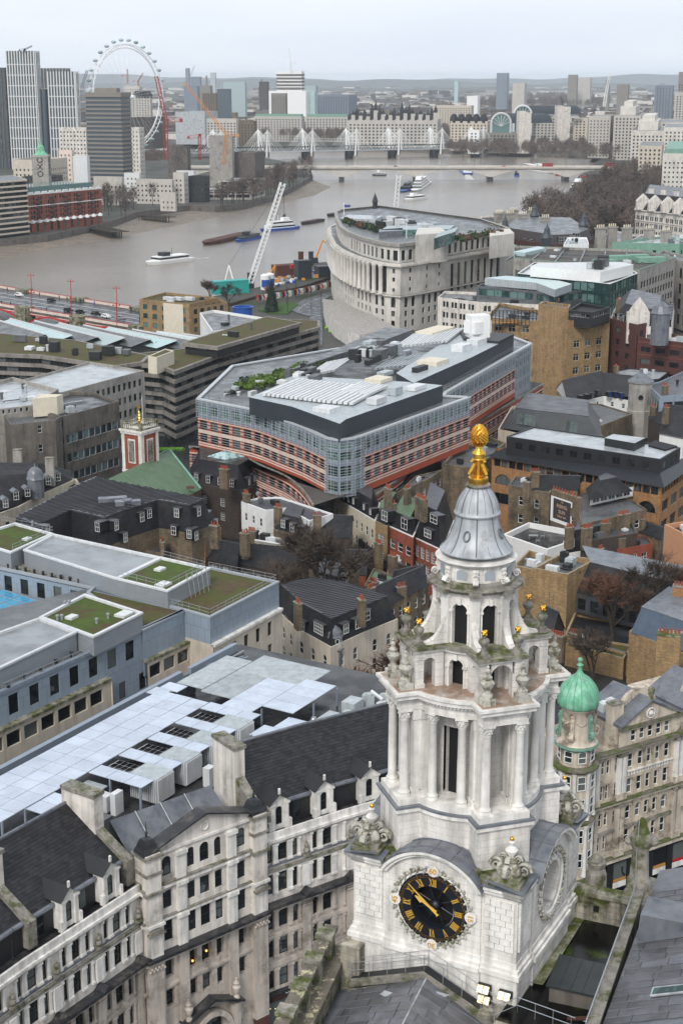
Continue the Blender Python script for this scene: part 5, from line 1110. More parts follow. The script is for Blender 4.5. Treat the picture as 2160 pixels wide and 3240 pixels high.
# ================================================================ cathedral roofs round the tower (laid out along the tower's own axes)
def croot(n,l,c):return thing(n,l,c,(7.45,80.5,40),radians(-27.5))
def sheets(R,o,ex,ey,nx,ny,lx,ly,m,ez=(0,0,0),gap=.03,name='lead_sheet',skip=None):
 """staggered lead sheets; ex up the slope, ey along the eaves (3d unit steps)"""
 o,ex,ey=Vector(o),Vector(ex),Vector(ey);nz=ex.cross(ey).normalized();nz=nz if nz.z>0 else-nz
 for j in range(ny):
  x=-random.choice((0,.35,.7))*lx
  while x<nx*lx:
   l_=lx*random.uniform(.8,1.2);a,b=max(0,x),min(nx*lx,x+l_);x+=l_
   if b-a<.2:continue
   q=MB();P=[o+ex*s+ey*t for s,t in((a+gap,j*ly+gap),(b-gap,j*ly+gap),(b-gap,(j+1)*ly-gap),(a+gap,(j+1)*ly-gap))]
   u=nz*.03;r=nz*.09
   q.add([p for p in P]+[p+u for p in P],[(4,5,6,7),(0,1,5,4),(1,2,6,5),(2,3,7,6),(3,0,4,7)]);q.tube(P[0]+u,P[1]+u,.035,4,1)
   q.build(name,[m,'lead'],R)
GR=croot('great_roof','large lead covered slope of long grey sheets beside the dark roof well','church roof')
o=Vector((9.25,6.4,54.75));ey=Vector((1.6,-14.2,0)).normalized();ex=Vector((14.2,1.6,5.2)).normalized()
q=MB();q.poly([o+ey*-3,o+ey*17,o+ey*17+ex*18,o+ey*-3+ex*18]);q.poly([o+ey*-3,o+ey*17,o+ey*17+Vector((0,0,-10)),o+ey*-3+Vector((0,0,-10))]);q.build('roof_underlay','lead',GR)
sheets(GR,o+Vector((.0,0,.02)),ex,ey,6,21,1.9,.68,'lead_sheet')
q=MB();q.add([(10.6,2.7,54.9),(10.75,1.2,54.9),(10.9,0.3,54.95),(11.0,1.9,57.3),(16,3.6,57.6),(16.2,1.2,57.4),(11.3,-.2,57.0)],[]);
q=MB();q.add([(10.0,2.4,55.0),(10.2,.2,55.0),(10.15,2.4,56.9),(10.35,.2,56.9),(14.0,2.8,56.9),(14.2,.6,56.9),(14.2,.6,56.6),(10.2,.2,54.9)],[(0,1,3,2),(2,3,5,4),(1,6,5,3)]);q.build('lead_dormer','lead',GR)
q=MB();c=o+ey*11.3+ex*2.2;q.poly([c+Vector((0,0,.2)),c+ex*1.9+Vector((0,0,.2)),c+ex*1.9+ey*.75+Vector((0,0,.2)),c+ey*.75+Vector((0,0,.2))]);q.build('skylight','glass_green',GR)
q=MB();P=[c,c+ex*1.9,c+ex*1.9+ey*.75,c+ey*.75,c];q.path([p+Vector((0,0,.16))for p in P],.07,5);q.build('skylight_frame','lead_pale',GR)
WP=croot('parapet_wall','weathered dark stone parapet with metal rail running down to the right roof','wall')
def wallbox(R,a,b,w,z0,z1,m,name,step=0):
 a,b=Vector(a),Vector(b);d=(b-a).normalized();n=Vector((-d.y,d.x))*w;L=(b-a).length;k=max(1,round(L/step))if step else 1
 for i in range(k):
  p,s_=a+d*(L*i/k+(.01 if step else 0)),a+d*(L*(i+1)/k-(.01 if step else 0));e=random.uniform(-.015,.02)if step else 0;q=MB();q.prism(ccw([p,s_,s_+n,p+n]),z0,z1+e);q.build(name,m,R)
wallbox(WP,(8.35,6.0),(10.3,-9.2),.55,50,54.8,'stone_dirty','wall');wallbox(WP,(8.3,6.05),(10.3,-9.2),.62,54.8,55.0,'stone_dirty','coping_stone',1.1)
q=MB();q.tube((8.5,5.7,55.6),(10.35,-9,55.6),.04,6)
for i in range(9):t=i/8;x,y=8.5+1.85*t,5.7-14.7*t;q.tube((x,y,55),(x,y,55.6),.03,5)
q.build('hand_rail','steel',WP)
WB=croot('well_back_wall','mossy streaked stone wall across the back of the dark roof well','wall')
mat('moss_wall',(.42,.39,.33),.85,.25,1.5,.75,.4,brick=(1.0,.42,(.2,.18,.14),.012,.15),col2=(.10,.11,.02),mix2=(.5,.62),sc2=.45)
wallbox(WB,(4.9,4.6),(8.5,4.9),.9,50,54.6,'moss_wall','wall');wallbox(WB,(4.9,4.45),(8.5,4.75),1.1,54.6,54.85,'stone_moss','coping_stone',.75)
q=MB();q.box(6.3,4.5,53.75,6.6,4.62,54.1);q.build('drain_hole','black',WB)
WF=croot('roof_well','dark wet sunken flat roof with green algae at its edges between tower and parapet','roof');mat('algae_roof',(.012,.012,.011),.18,.3,1,0,.05,col2=(.06,.09,.01),mix2=(.57,.66),sc2=.35,spec=.35)
q=MB();q.poly([(4.6,4.8,52.95),(8.6,4.8,52.95),(10.4,-9.3,52.4),(4.6,-9.3,52.4)]);q.build('wet_floor','algae_roof',WF)
q=MB();q.poly([(5.05,4.6,52.97),(5.75,4.6,53.0),(5.9,-3,52.9),(5.05,-3,52.87)]);q.build('algae_strip','stone_moss',WF)
HT=croot('roof_hut','small hut with dark green lead roof standing in the wet roof well','hut')
q=MB();P=ccw([(6.2,-1.0),(8.6,-.8),(9.3,-3.6),(6.6,-3.9)]);q.prism(P,52.5,53.6);q.build('walls','concrete',HT)
mat('hut_lead',(.05,.058,.06),.4,.3,1.2,.2,.2)
q=MB();P=ccw([(6.1,-.8),(8.75,-.6),(9.45,-3.8),(6.45,-4.1)]);q.prism(P,53.6,53.72);q.build('lead_top','hut_lead',HT)
for i in range(4):q=MB();a=Vector((6.1+.66*i,-.78+.05*i,53.74));q.tube(a,a+Vector((.4,-3.3,0)),.025,4);q.build('seam','hut_lead',HT)
def rail3(R,pts,h=1.0,step=1.2,m='steel',r=.022):
 q=MB()
 for a,b in zip(pts,pts[1:]):
  a,b=Vector(a),Vector(b);n=max(1,round((b-a).length/step))
  for i in range(n+1):c=a.lerp(b,i/n);q.tube(c,c+Vector((0,0,h)),r,5)
  for f in(1,.5):q.tube(a+Vector((0,0,h*f)),b+Vector((0,0,h*f)),r,5)
 return q.build('railing',m,R)
RL=croot('well_railing','bent steel guard rail across the near end of the roof well','railing')
rail3(RL,[(4.6,-7.0,52.5),(5.4,-5.6,52.5),(9.7,-6.2,52.6)]);rail3(RL,[(5.2,-8.6,52.5),(9.9,-8.2,52.6),(9.7,-6.2,52.6)]);
q=MB();q.box(4.6,-9.4,50,10,-6.5,52.5);q.build('ledge','stone_moss',RL);q=MB();q.tube((8.3,-5.5,53.0),(9.6,-6.6,54.1),.12,5);q.build('rusty_ladder','rust',RL)
AR=croot('aisle_roof','ridged dark lead church roof at the foot of the clock tower','church roof')
r0,r1=Vector((.3,-6.55,53.65)),Vector((2.0,-18,53.65));ed=(r1-r0).normalized();L=(r1-r0).length
for s_,eo in((-1,Vector((-4.5,.3,-2.1))),(1,Vector((4.0,.8,-2.2)))):
 q=MB();q.poly([r0,r1,r1+eo*1.3,r0+eo*1.3]);q.build('roof_slope','lead',AR)
 exx=eo.normalized();sheets(AR,r0+Vector((0,0,.03)),exx,ed,3,15,1.75,.76,'lead_sheet')
q=MB();q.tube(r0,r1,.07,6);q.build('ridge_roll','lead_pale',AR)
for s_,eo in((-.5,-1.9),(.35,.9)):
 q=MB();c=Vector((eo,-7.4+s_,53.1 if eo>0 else 52.8));q.add([c,c+Vector((.5,.05,-.1)),c+Vector((.25,.1,.28)),c+Vector((.9,.5,0))],[(0,1,2),(1,3,2),(3,0,2)]);q.build('small_vent','lead_pale',AR)
q=MB();q.prism(ccw([(-4.6,-5.35),(4.6,-5.35),(4.6,-6.5),(-4.6,-6.5)]),50,51.6);q.poly([(-4.6,-6.52,51.5),(4.6,-6.52,51.5),(.3,-6.52,53.6)]);q.build('roof_end','stone_dirty',AR)
WK=croot('roof_walkway','metal mesh walkway with thin railings climbing over the roof end below the clock','walkway')
pk=[(-4.6,52.0),(0,53.85),(4.6,51.95)]
q=MB()
for(xa,za),(xb,zb)in zip(pk,pk[1:]):q.add([(xa,-5.5,za),(xb,-5.5,zb),(xb,-6.15,zb),(xa,-6.15,za),(xa,-5.5,za-.08),(xb,-5.5,zb-.08),(xb,-6.15,zb-.08),(xa,-6.15,za-.08)],[(0,1,2,3),(3,2,6,7),(0,1,5,4)])
q.build('mesh_deck','dark_metal',WK)
q=MB()
for(xa,za),(xb,zb)in zip(pk,pk[1:]):q.add([(xa,-6.2,za+.02),(xb,-6.2,zb+.02),(xb,-6.55,zb+.02),(xa,-6.55,za+.02),(xa,-6.55,za-.35),(xb,-6.55,zb-.35)],[(0,1,2,3),(3,2,5,4)])
q.build('kerb','stone_dirty',WK)
for y in(-6.12,-5.55):rail3(WK,[(-4.6,y,52.0),(0,y,53.85),(4.6,y,51.95)],1.0,1.2,'rail',.018)
LP_=croot('balustrade_wall','lichen covered stone balustrade running diagonally at the bottom of the tower','parapet')
a,b=Vector((-7.1,-4.6)),Vector((-4.2,-17.5));d=(b-a).normalized();n=Vector((-d.y,d.x));Ln=(b-a).length
mat('lichen',(.19,.17,.14),.9,.35,2,0,.6,col2=(.50,.47,.33),mix2=(.54,.6),sc2=1.3)
for i in range(16):
 p,s_=a+d*(Ln*i/16),a+d*(Ln*(i+1)/16-.02);q=MB();q.prism(ccw([p,s_,s_+n*.8,p+n*.8]),53.8,54.05+random.uniform(-.02,.03));q.build('coping_stone','lichen',LP_)
for k in range(5):
 c=a+d*(1.3+k*2.6)+n*.4;q=MB();q.obox(c,d,52.7,54.2,.8,.9);q.obox(c,d,54.1,54.3,1.0,1.05);q.build('pedestal','stone_moss',LP_)
 for j in range(4):
  c2=c+d*(.62+j*.43);q=MB();q.lathe([(.12,52.75),(.15,52.85),(.08,53.0),(.16,53.25),(.08,53.6),(.14,53.8)],8,c2.x,c2.y);q.build('baluster','stone_dirty',LP_)
q=MB();q.prism(ccw([a-n*.1,b-n*.1,b+n*1.5,a+n*1.5]),52.3,52.72);q.build('ledge','lichen',LP_)
q=MB();q.prism(ccw([a,b,b+n*1.3,a+n*1.3]),30,52.3);q.build('wall','moss_wall',LP_)
block_instances(LP_,[(b+n*1.3,a+n*1.3)],50.3,52.3,.95,.42,.03,'stone_moss')
q=MB();q.box(-5.4,-5.9,44,-4.2,-4.9,53.9);q.build('corner_mass','moss_wall',LP_)
PN=croot('stone_pinnacle','eroded stone pinnacle with mossy cap standing on the cathedral parapet corner','pinnacle')
q=MB();c=(8.3,7.0);q.lathe([(.75,54),(.75,55.2),(.6,55.3),(.5,57.2),(.62,57.5),(.78,57.9),(.65,58.2),(.35,58.5),(.28,58.9),(.1,59.2),(0,59.25)],9,*c);q.build('shaft','stone_dirty',PN,smooth=60)
q=MB();q.lathe([(.52,58.3),(.4,58.6),(.28,58.95),(.1,59.28),(0,59.3)],9,*c);q.build('mossy_cap','stone_moss',PN);q=MB();q.sph((9.0,7.2,57.8),.35,8);q.sph((7.6,6.8,57.7),.3,8);q.build('carving','stone_dirty',PN)
q=MB();q.path([(8.25,6.45,55),(8.22,6.4,57.4),(8.25,6.5,59.3)],.035,5);q.build('lightning_strip','rail',PN)
q=MB();q.box(7.6,5.2,52,12,8.6,54.6);q.build('plinth','stone_dirty',PN);q=MB();q.box(11.5,5.6,54.5,22,7.6,55.2);q.build('parapet','stone_dirty',PN)
P2=croot('broken_pinnacle','eroded scroll topped stone block behind the tower beside the mossy wall','pinnacle');q=MB();q.lathe([(.7,53),(.65,55.5),(.5,55.8),(.6,56.2),(.3,56.5),(0,56.5)],7,5.9,6.1);q.sph((5.9,5.9,56.4),.4,6);q.build('stone','stone_dirty',P2)
for i,(x,z,l)in enumerate(((3.0,53.2,'pair of square floodlights lit warm on the tower wall, upper left of three'),(3.05,52.55,'pair of square floodlights lit warm on the tower wall, lowest of three'),(4.25,53.15,'pair of floodlights under the clock nearest the tower corner'))):
 F_=croot('floodlight',l,'floodlight')
 for s_ in(0,.36):q=MB();q.add([(x+s_,-5.75,z),(x+s_+.32,-5.75,z),(x+s_+.32,-5.5,z+.35),(x+s_,-5.5,z+.35)],[(0,1,2,3)]);q.build('lens','lit_lamp',F_)
 q=MB();q.box(x-.04,-5.5,z-.05,x+.72,-5.25,z+.36);q.build('housing','dark_metal',F_)
TU=croot('stair_turret','small stone stair housing with slit window at the tower corner','turret');q=MB();q.box(3.3,-6.4,44,4.9,-5.2,52.2);q.box(3.2,-6.5,52.2,5.0,-5.2,52.45);q.build('wall','moss_wall',TU);q=MB();q.box(4.0,-6.43,50.9,4.08,-6.39,51.6);q.build('slit','black',TU)
q=MB();q.obox((-3.0,-3.5),(.3,-1),59.95,60.1,1.3,.12);q.obox((-3.0,-3.5),(.3,-1),60.5,60.62,1.3,.12);[q.obox((-3.0+.16*i,-3.5-.5*i),(1,0),59.9,60.6,.1,.1)for i in(-1,0,1)]
BD=croot('wooden_barrier','yellowish wooden barrier on the deck behind the clock arch','barrier');q.build('frame','wood',BD)
q=MB();[q.obox((-.4+.7*i,-3.6-.28*i),(1,-.4),60.3-.15*i,60.75-.15*i,.66,.3)for i in range(6)];SB=croot('sloping_coping','sloping mossy stone coping leaning against the tower podium','stone coping');q.build('stone','stone_moss',SB)
# ================================================================ mid city
K1,K2,K3,K4=crop(0,1240,.44643),crop(600,1240,.5102),crop(1400,1240,.4847),crop(1460,840,.78125)
def pts(f,z,*ps):return[f(x,y,z)for x,y in ps]
RO=thing('striped_office','big office block striped in red brick and pale stone with a rounded glass corner','office building',(8,320,12));inv=V2(RO.location)
TL=pts(K2,36,(50,40),(200,70),(400,110),(560,165),(700,215),(830,275));CR=pts(K2,36,(880,292),(930,296),(985,291),(1040,278),(1080,265))
def curve(P,step=3.4):
 Q=[]
 for i in range(len(P)-1):
  p0,p1,p2,p3=P[max(i-1,0)],P[i],P[i+1],P[min(i+2,len(P)-1)]
  for k in range(20):t=k/20;Q.append(.5*((2*p1)+(p2-p0)*t+(2*p0-5*p1+4*p2-p3)*t*t+(3*p1-p0-3*p2+p3)*t**3))
 Q.append(P[-1]);L=[0]
 for a,b in zip(Q,Q[1:]):L.append(L[-1]+(b-a).length)
 n=max(1,round(L[-1]/step));out=[];j=0
 for k in range(n+1):
  while j<len(L)-2 and L[j+1]<L[-1]*k/n:j+=1
  out.append(Q[j].lerp(Q[j+1],min(1,max(0,(L[-1]*k/n-L[j])/(L[j+1]-L[j]+1e-9)))))
 return out
nl=len(TL)-1;full_=curve(TL+CR,3.42);sp_=min(range(len(full_)),key=lambda i:(full_[i]-TL[-1]).length);TL,CR=full_[:sp_+1],full_[sp_+1:]
TR=[CR[-1],cD(590,660,36)];STP=[cD(590,660,36),cD(470,655,36)];TR2=[cD(478,640,36),cD(800,455,36)];EN=[cD(800,455,36),cD(870,415,36),cD(790,385,36)]
BACK=[cD(540,345,36),cC(1130,560,36)+Vector((-4,12))]
mat('steel_frame',(.47,.49,.50),.4,.08,1)
def strip_wall(A,B,glassrows,redrows,z0,z1,bay=3.4,ww=2.3,m0='grey_clad'):
 L=(B-A).length;n=max(1,round(L/bay));b=L/n;q=MB();ops=[(i*b+(b-ww)/2,i*b+(b+ww)/2)for i in range(n)]
 ss=facade(q,A,B,z0,z1,[(a,c,ops,False)for a,c in glassrows+redrows],.3);off(q,inv);q.build('wall',m0,RO);return ss
def bandline(Ps,z,h,pj,m,name='stone_band'):
 q=MB()
 for A,B in zip(Ps,Ps[1:]):
  d=(B-A).normalized();n=Vector((d.y,-d.x));q.prism([A+n*pj-d*.02,B+n*pj+d*.02,B-n*.05,A-n*.05],z,z+h)
 off(q,inv);return q.build(name,m,RO)
def redpart(Ps,z0,rows,ztop,full=True):
 for A,B in zip(Ps,Ps[1:]):
  ss=strip_wall(A,B,[],rows,z0,ztop,m0='stripe_red');put_windows(RO,ss,'cross','dark_metal','glass')
 for a,c in rows:
  for z in(a-.75,a-.25,c+.1,(a+c)/2):bandline(Ps,z,.26,.06 if z!=(a+c)/2 else.03,'stripe_pale')if z!=(a+c)/2 else None
 for a,c in rows:
  for A,B in zip(Ps,Ps[1:]):
   L=(B-A).length;n=max(1,round(L/3.4));b=L/n;d=(B-A)/L;nn=Vector((d.y,-d.x));q=MB()
   for i in range(n+1):
    u0,u1=max(0,i*b-(b-2.3)/2),min(L,i*b+(b-2.3)/2)
    for f in(.35,.7):z=a+(c-a)*f;q.prism([A+d*u0+nn*.05,A+d*u1+nn*.05,A+d*u1,A+d*u0],z,z+.22)
   off(q,inv);o=q.build('pier_bands','stripe_pale',RO);o['kind']='stuff'
   q=MB()
   for k in(.3,.55,.8):q.tube((*(A+nn*.3-inv),a+(c-a)*k),(*(B+nn*.3-inv),a+(c-a)*k),.045,4)
   q.build('sun_rails','steel_frame',RO)['kind']='stuff'
def glasspart(Ps,rows,z0,z1):
 for A,B in zip(Ps,Ps[1:]):
  ss=strip_wall(A,B,[],rows,z0,z1,3.4,2.6);put_windows(RO,ss,'cross','steel_frame','glass_green')
  L=(B-A).length;n=max(1,round(L/3.4))*2;d=(B-A)/L;nn=Vector((d.y,-d.x));q=MB()
  for i in range(n):p=A+d*(i*L/n)+nn*.45-inv;q.tube((*p,z0),(*p,z1),.06,4)
  for k in range(int((z1-z0)/.55)):z=z0+.3+k*.55;q.tube((*(A+nn*.5-inv),z),(*(B+nn*.5-inv),z),.04,4)
  q.build('screen_rails','steel_frame',RO)['kind']='stuff'
for Ps in(TL,TR,TR2):redpart(Ps,24.5,[(26.6,28.7),(29.35,31.4)],31.9);glasspart(Ps,[(32.7,34.9)],31.9,36)
glasspart([TL[-1]]+CR,[(25.4,27.6),(28.5,30.7),(31.5,33.4),(33.9,35.2)],24.5,36);glasspart([TR2[-1],EN[1]],[(25.4,27.6),(28.5,30.7),(31.5,33.4),(33.9,35.2)],20,36)
for A,B in zip(STP+[TR2[0]],STP[1:]+[TR2[0]]):strip_wall(A,B,[],[],24,36)if(B-A).length>.5 else None
OUT=TL+CR+[TR[-1],STP[1]]+TR2+EN[1:]+BACK
q=MB();q.poly([(*p,35.6)for p in OUT]);off(q,inv);q.build('roof','roof_grey',RO)
q=MB()
for A,B in zip(OUT,OUT[1:]+OUT[:1]):d=(B-A).normalized();n=Vector((d.y,-d.x));q.prism([A+n*.3,B+n*.3,B-n*.5,A-n*.5],35.7,36.05)
off(q,inv);q.build('parapet','steel_frame',RO)
for A,B in zip(OUT[-3:],OUT[-2:]+OUT[:1]):q=MB();q.poly([(*A,14),(*B,14),(*B,36),(*A,36)]);off(q,inv);q.build('rear_wall','grey_clad',RO)
railing(RO,inset(OUT[:12],0)and[p+Vector((0,.8))for p in OUT[:12]],36,1.1,2.6);railing(RO,[p+Vector((-.8,.4))for p in TR2],36,1.1,2.6)
PL=pts(K2,25.3,(0,335),(170,355),(330,395),(440,450),(600,520),(700,600),(770,700));PL=curve(PL,3.4)
redpart(PL,12,[(18.3,20.3),(21.6,23.6)],24.9);bandline(PL,24.9,.5,.35,'stone_dirty','podium_cornice')
q=MB();q.poly([(*p,25.2)for p in PL]+[(*p,25.2)for p in reversed(TL+CR[:3])]);off(q,inv);q.build('podium_roof','brick_brown',RO)
PR=[CR[-1]+Vector((1,-3)),cD(600,790,24),cD(925,600,24)];redpart(PR,10,[(17.0,19),(20.3,22.3)],23.6);bandline(PR,23.6,.5,.35,'stone_dirty','podium_cornice')
q=MB();q.poly([(*p,24)for p in PR]+[(*cD(862,590,24),24),(*TR2[0],24),(*CR[-1],24)]);off(q,inv);q.build('podium_roof','brick_brown',RO)
PN1=[cC(1145,672,38.8),cC(1340,715,38.8),cC(1560,790,39),cD(20,762,39.3),cD(465,606,39.3),cD(300,605,38.6),cC(1380,590,38)]
q=MB();q.prism(ccw(PN1),35.6,39.2,0,1);off(q,inv);q.build('plant_screen',['blue_clad','plant_grey'],RO)
PN2=[cD(330,600,39.3),cD(600,480,39.3),cD(790,385,39.3),cD(540,365,39.3),cD(250,560,39)]
q=MB();q.prism(ccw(PN2),35.6,39.4,0,1);off(q,inv);q.build('plant_screen',['blue_clad','plant_grey'],RO)
q=MB();q.prism(ccw([cD(540,365,39.3),cD(790,385,39.3),cD(720,420,39.3),cD(560,405,39.3)]),39.3,40);off(q,inv);q.build('ribbed_roof','dark_metal',RO)
def louvres(f,a,b,c,n,z,m='plant_white',h=.5):
 a,b,c=f(*a,z),f(*b,z),f(*c,z);u,v=(b-a)/n,c-a
 for i in range(n):q=MB();p=a+u*i;q.prism(ccw([p,p+u*.72,p+u*.72+v,p+v]),z,z+h);off(q,inv);q.build('roof_louvre',m,RO)
louvres(cC,(1205,655),(1500,690),(1370,585),14,39.5);louvres(cC,(1500,690),(1568+60,700),(1568+80,615),5,39.5);louvres(cD,(0,640),(130,660),(90,600),8,39.6);louvres(cD,(150,540),(330,520),(250,480),9,37.6,'plant_grey');louvres(cC,(1400,575),(1540,545),(1500,510),8,37.6);louvres(cD,(240,440),(490,410),(330,380),14,39.8)
def plants(f,z,L_,root,inv):
 for x,y,w,l,h,m in L_:q=MB();c=f(x,y,z);q.obox(c,(.53,.85),z,z+h,w,l);off(q,inv);q.build('plant_unit',m,root)
plants(cD,39.3,[(160,690,4,2.4,1.2,'plant_white'),(245,650,3,2,1.6,'plant_grey'),(340,625,5,2.6,.8,'plant_white'),(420,510,6,5,1.0,'cream_paint'),(360,545,5,1.4,1.2,'dark_metal'),(200,560,4,2,.8,'plant_grey'),(550,450,5,3,1.6,'plant_white'),(620,420,5,3,1.4,'plant_white'),(170,590,5,4,.8,'cream_paint'),(300,470,3,1,1.2,'steel'),(210,455,3,1.6,1,'plant_grey'),(430,375,12,5,1.4,'cream_paint'),(600,400,1.5,1.5,2.4,'white_paint')],RO,inv)
plants(cC,39,[(1500,730,4,4,1,'plant_white'),(1440,650,4,2,.6,'rust')],RO,inv);roof_clutter(RO,[cD(0,520,36),cD(250,440,36),cD(330,500,36),cD(60,600,36)],38.5,44,3,1.4);roof_clutter(RO,[cC(1200,640,36),cC(1400,560,36),cD(0,620,36),cC(1500,680,36)],38,20,5,1.4);roof_clutter(RO,[cC(1000,640,36),cC(1150,600,36),cC(1200,660,36),cC(1130,690,36)],35.6,8,5,1.1)
q=MB();q.prism(ccw([cD(0,470,37),cD(120,440,37),cD(330,360,37),cD(200,350,37),cC(1300,560,37)]),35.6,37.5);off(q,inv);q.build('rear_roof_block','roof_grey',RO)
bw=MB();c=cD(625,330,43);bw.obox(c,(1,.3),39.5,45.5,5,4);bw.obox(c,(.7,.5),41,44,5.4,4.3);off(bw,inv);bw.build('white_sheeting','white_paint',RO)
TG=thing('terrace_garden','roof terrace planted with bright green shrubs above the striped office','roof garden',(0,350,34));it=V2(TG.location)
rg=random.Random(3)
q=MB();q.prism(ccw([cC(1090,590,36),cC(1480,480,36),cC(1500,520,36),cC(1180,640,36)]),34,35.8);off(q,it);q.build('terrace','roof_dark',TG)
for i in range(46):
 t=i/45;c=cC(1100+420*t+rg.uniform(-12,12),600-105*t+rg.uniform(-14,26),36.5)-it;q=MB();r=rg.uniform(.8,1.7)
 for k in range(26):a,b=rg.uniform(0,6.28),rg.uniform(-.3,1.2);p=Vector((c.x+r*cos(a)*cos(b),c.y+r*sin(a)*cos(b),36.2+r*sin(b)*.8));u=Vector((rg.uniform(-1,1),rg.uniform(-1,1),rg.uniform(-1,1)))*.35;w=Vector((rg.uniform(-1,1),rg.uniform(-1,1),rg.uniform(-1,1)))*.35;q.poly([p-u,p+w,p+u,p-w])
 q.sph((c.x,c.y,36.2),r*.75,8,None,.7);q.build('shrub',rg.choice(['leaf_bright','leaf','leaf_bright']),TG)
for i in range(12):t=i/11;c=cC(1200+240*t,585-62*t,36.5);q=MB();q.obox(c,(.6,.8),36.2,36.6,2.6,1.4);off(q,it);q.build('planter','dark_metal' if i%2 else 'plant_white',TG)
def house(label,P,z0,ze,zr,wall,kind='mansard',fl=None,bay=2.6,ww=.9,style='sash2',ins=1.4,roofm='slate',capm='lead_grey_roof',dorm=(),pots=(),cat='house',name='town_house',frame='white_paint',group=None,par=.3,edge=None,hip=0,arch=False,dw=1.0,dh=1.5,cope=None):
 if fl and fl[2]==1:fl=(fl[0]-max(3.0,fl[3]+1),max(3.0,fl[3]+1),2,fl[3])
 P=ccw(P);R=building(name,label,P,z0,ze,wall,roofm if kind!='flat' else capm,cat,fl,bay,[((bay-ww)/2,ww)],style,frame,'glass',.12,par if kind=='flat' else.05,.3,group,arch=arch,edge=edge,cope=cope)
 if kind=='mansard':hip_roof(R,inset(P,.2),ze,zr,ins,roofm,capm)
 if kind=='gable':gable_roof(R,P,ze,zr,roofm,wall,hip=hip)
 for f,x,y in dorm:
  h_=hit(f,x,y,inset(P,.15))
  if h_:dormer(R,h_[0],h_[2],h_[1]-dh/2,dw,dh,1.6,frame)
 if kind=='mansard' and not dorm:
  Q=inset(P,.25)
  for A,B in zip(Q,Q[1:]+Q[:1]):
   e=B-A;n_=Vector((e.y,-e.x));k_=int(e.length/2.9)
   if n_.dot(-A)>0 and e.length>4:[dormer(R,A+e*(i+.5)/k_,atan2(n_.y,n_.x),ze+.35,dw,min(dh,(zr-ze)*.6),1.6,frame)for i in range(k_)]
 if not pots and z0>8 and name!='pub_building':c=P[0].lerp(P[2],.12);pots=[(c.x,c.y,zr+1.2,1.5,4)]
 if kind=='flat':roof_clutter(R,inset(P,.6),ze-par,3,4,.7)
 if kind=='gable':
  for t in(.3,.62):c=(P[0]+P[3])/2;c=c.lerp((P[1]+P[2])/2,t);q=MB();q.tube((*c,zr-.2),(*c,zr+2.4),.03,4);q.tube((c.x-.6,c.y,zr+2),(c.x+.6,c.y,zr+2.1),.02,3);off(q,V2(R.location));q.build('aerial','dark_metal',R)
 for(x,y,z,l,n)in pots:chimney(R,(x,y),P[1]-P[0],z-4,z,l,.8,n)
 return R
SE=-1.0
def dm(f,z,lst,a):return[(f,x,y)for x,y in lst]
def pt(f,lst):return[(*f(x,y,z),z,l,n)for x,y,z,l,n in lst]
Q1=pts(K1,30,(120,885),(215,835),(560,655),(680,605),(830,640),(1440,760),(1340,800),(1115,765),(890,832),(740,890),(500,835),(265,940))
R1=thing('mansard_block','rambling dark slate mansard block with seamed lead flat roof and white dormer windows','building',(-42,258,12));i1=V2(R1.location)
O1=inset(ccw(Q1),-1.3);q=MB();n=len(O1);C1=ccw(Q1)
for i in range(n):j=(i+1)%n;q.poly([(*O1[i],25.3),(*O1[j],25.3),(*C1[j],30),(*C1[i],30)])
off(q,i1);q.build('slate_slopes','slate',R1);q=MB();q.prism(O1,12,25.3);off(q,i1);q.build('wall','brick_stock',R1)
q=MB();q.prism(inset(C1,-.15),29.9,30.12);off(q,i1);q.build('roof_flat','lead_grey_roof',R1)
xs=[p[0]for p in C1]
for i in range(60):
 q=MB();y0=245+i*.95;a=Vector((-62,y0-14));b=Vector((-18,y0+6));seg=None
 for k in range(89):
  p=a.lerp(b,k/88);ins_=inpoly(p,C1)
  if ins_ and seg is None:seg=p
  if seg is not None and(not ins_ or k==88):q.tube((*(seg-i1),30.18),(*(p-i1),30.18),.09,4);seg=None
 if q.v:q.build('lead_seam','dark_metal',R1)
for x,y,a in((692,960,-1.9),(827,950,-1.0),(890,1035,-1.0),(1008,890,-1.2),(1060,865,-1.2),(1253,860,-1.75),(1410,850,-1.0),(1232,985,-1.75),(1342,1010,-1.4),(1392,1020,-1.4),(340,985,-1.6)):h_=hit(K1,x,y,inset(C1,-1.0 if y<930 else-1.9));dormer(R1,h_[0],h_[2],h_[1]-.8,1.0,1.6,2.0)if h_ else None
for x,y,w in((800,770,5),(850,795,1.6),(905,785,1.6),(965,790,1.6)):q=MB();c=K1(x,y,30.3);q.obox(c,(1,.25),30.1,30.9,w,1.6);off(q,i1);q.build('roof_hatch','lead',R1)
q=MB();c=K1(725,640,30)-i1;q.tube((c.x,c.y,30),(c.x,c.y,35),.04,4);q.tube((c.x-1,c.y,34),(c.x+1,c.y,34.2),.03,4);q.build('aerial','dark_metal',R1)
house('orange brick gable end below the black mansard with red pots and three sash windows',pts(K1,22.5,(1180,1035),(1450,1075),(1568,960),(1300,930)),10,22.5,26,'brick_orange','mansard',(18.9,3,1,1.9),2.0,1.1,'sash',1.2,pots=pt(K1,[(1520,950,28.5,1.6,3)]))
house('low lead roofed annex with seams tucked inside the black mansard court',pts(K1,22,(440,1000),(520,960),(780,1020),(720,1080)),12,22,22.5,'brick_stock','flat',capm='lead_grey_roof')
house('dark lead flat roof between the mansard court and orange brick house',pts(K1,22,(880,1090),(1120,975),(1190,1080),(1160,1150)),12,22,22.5,'brick_stock','flat')
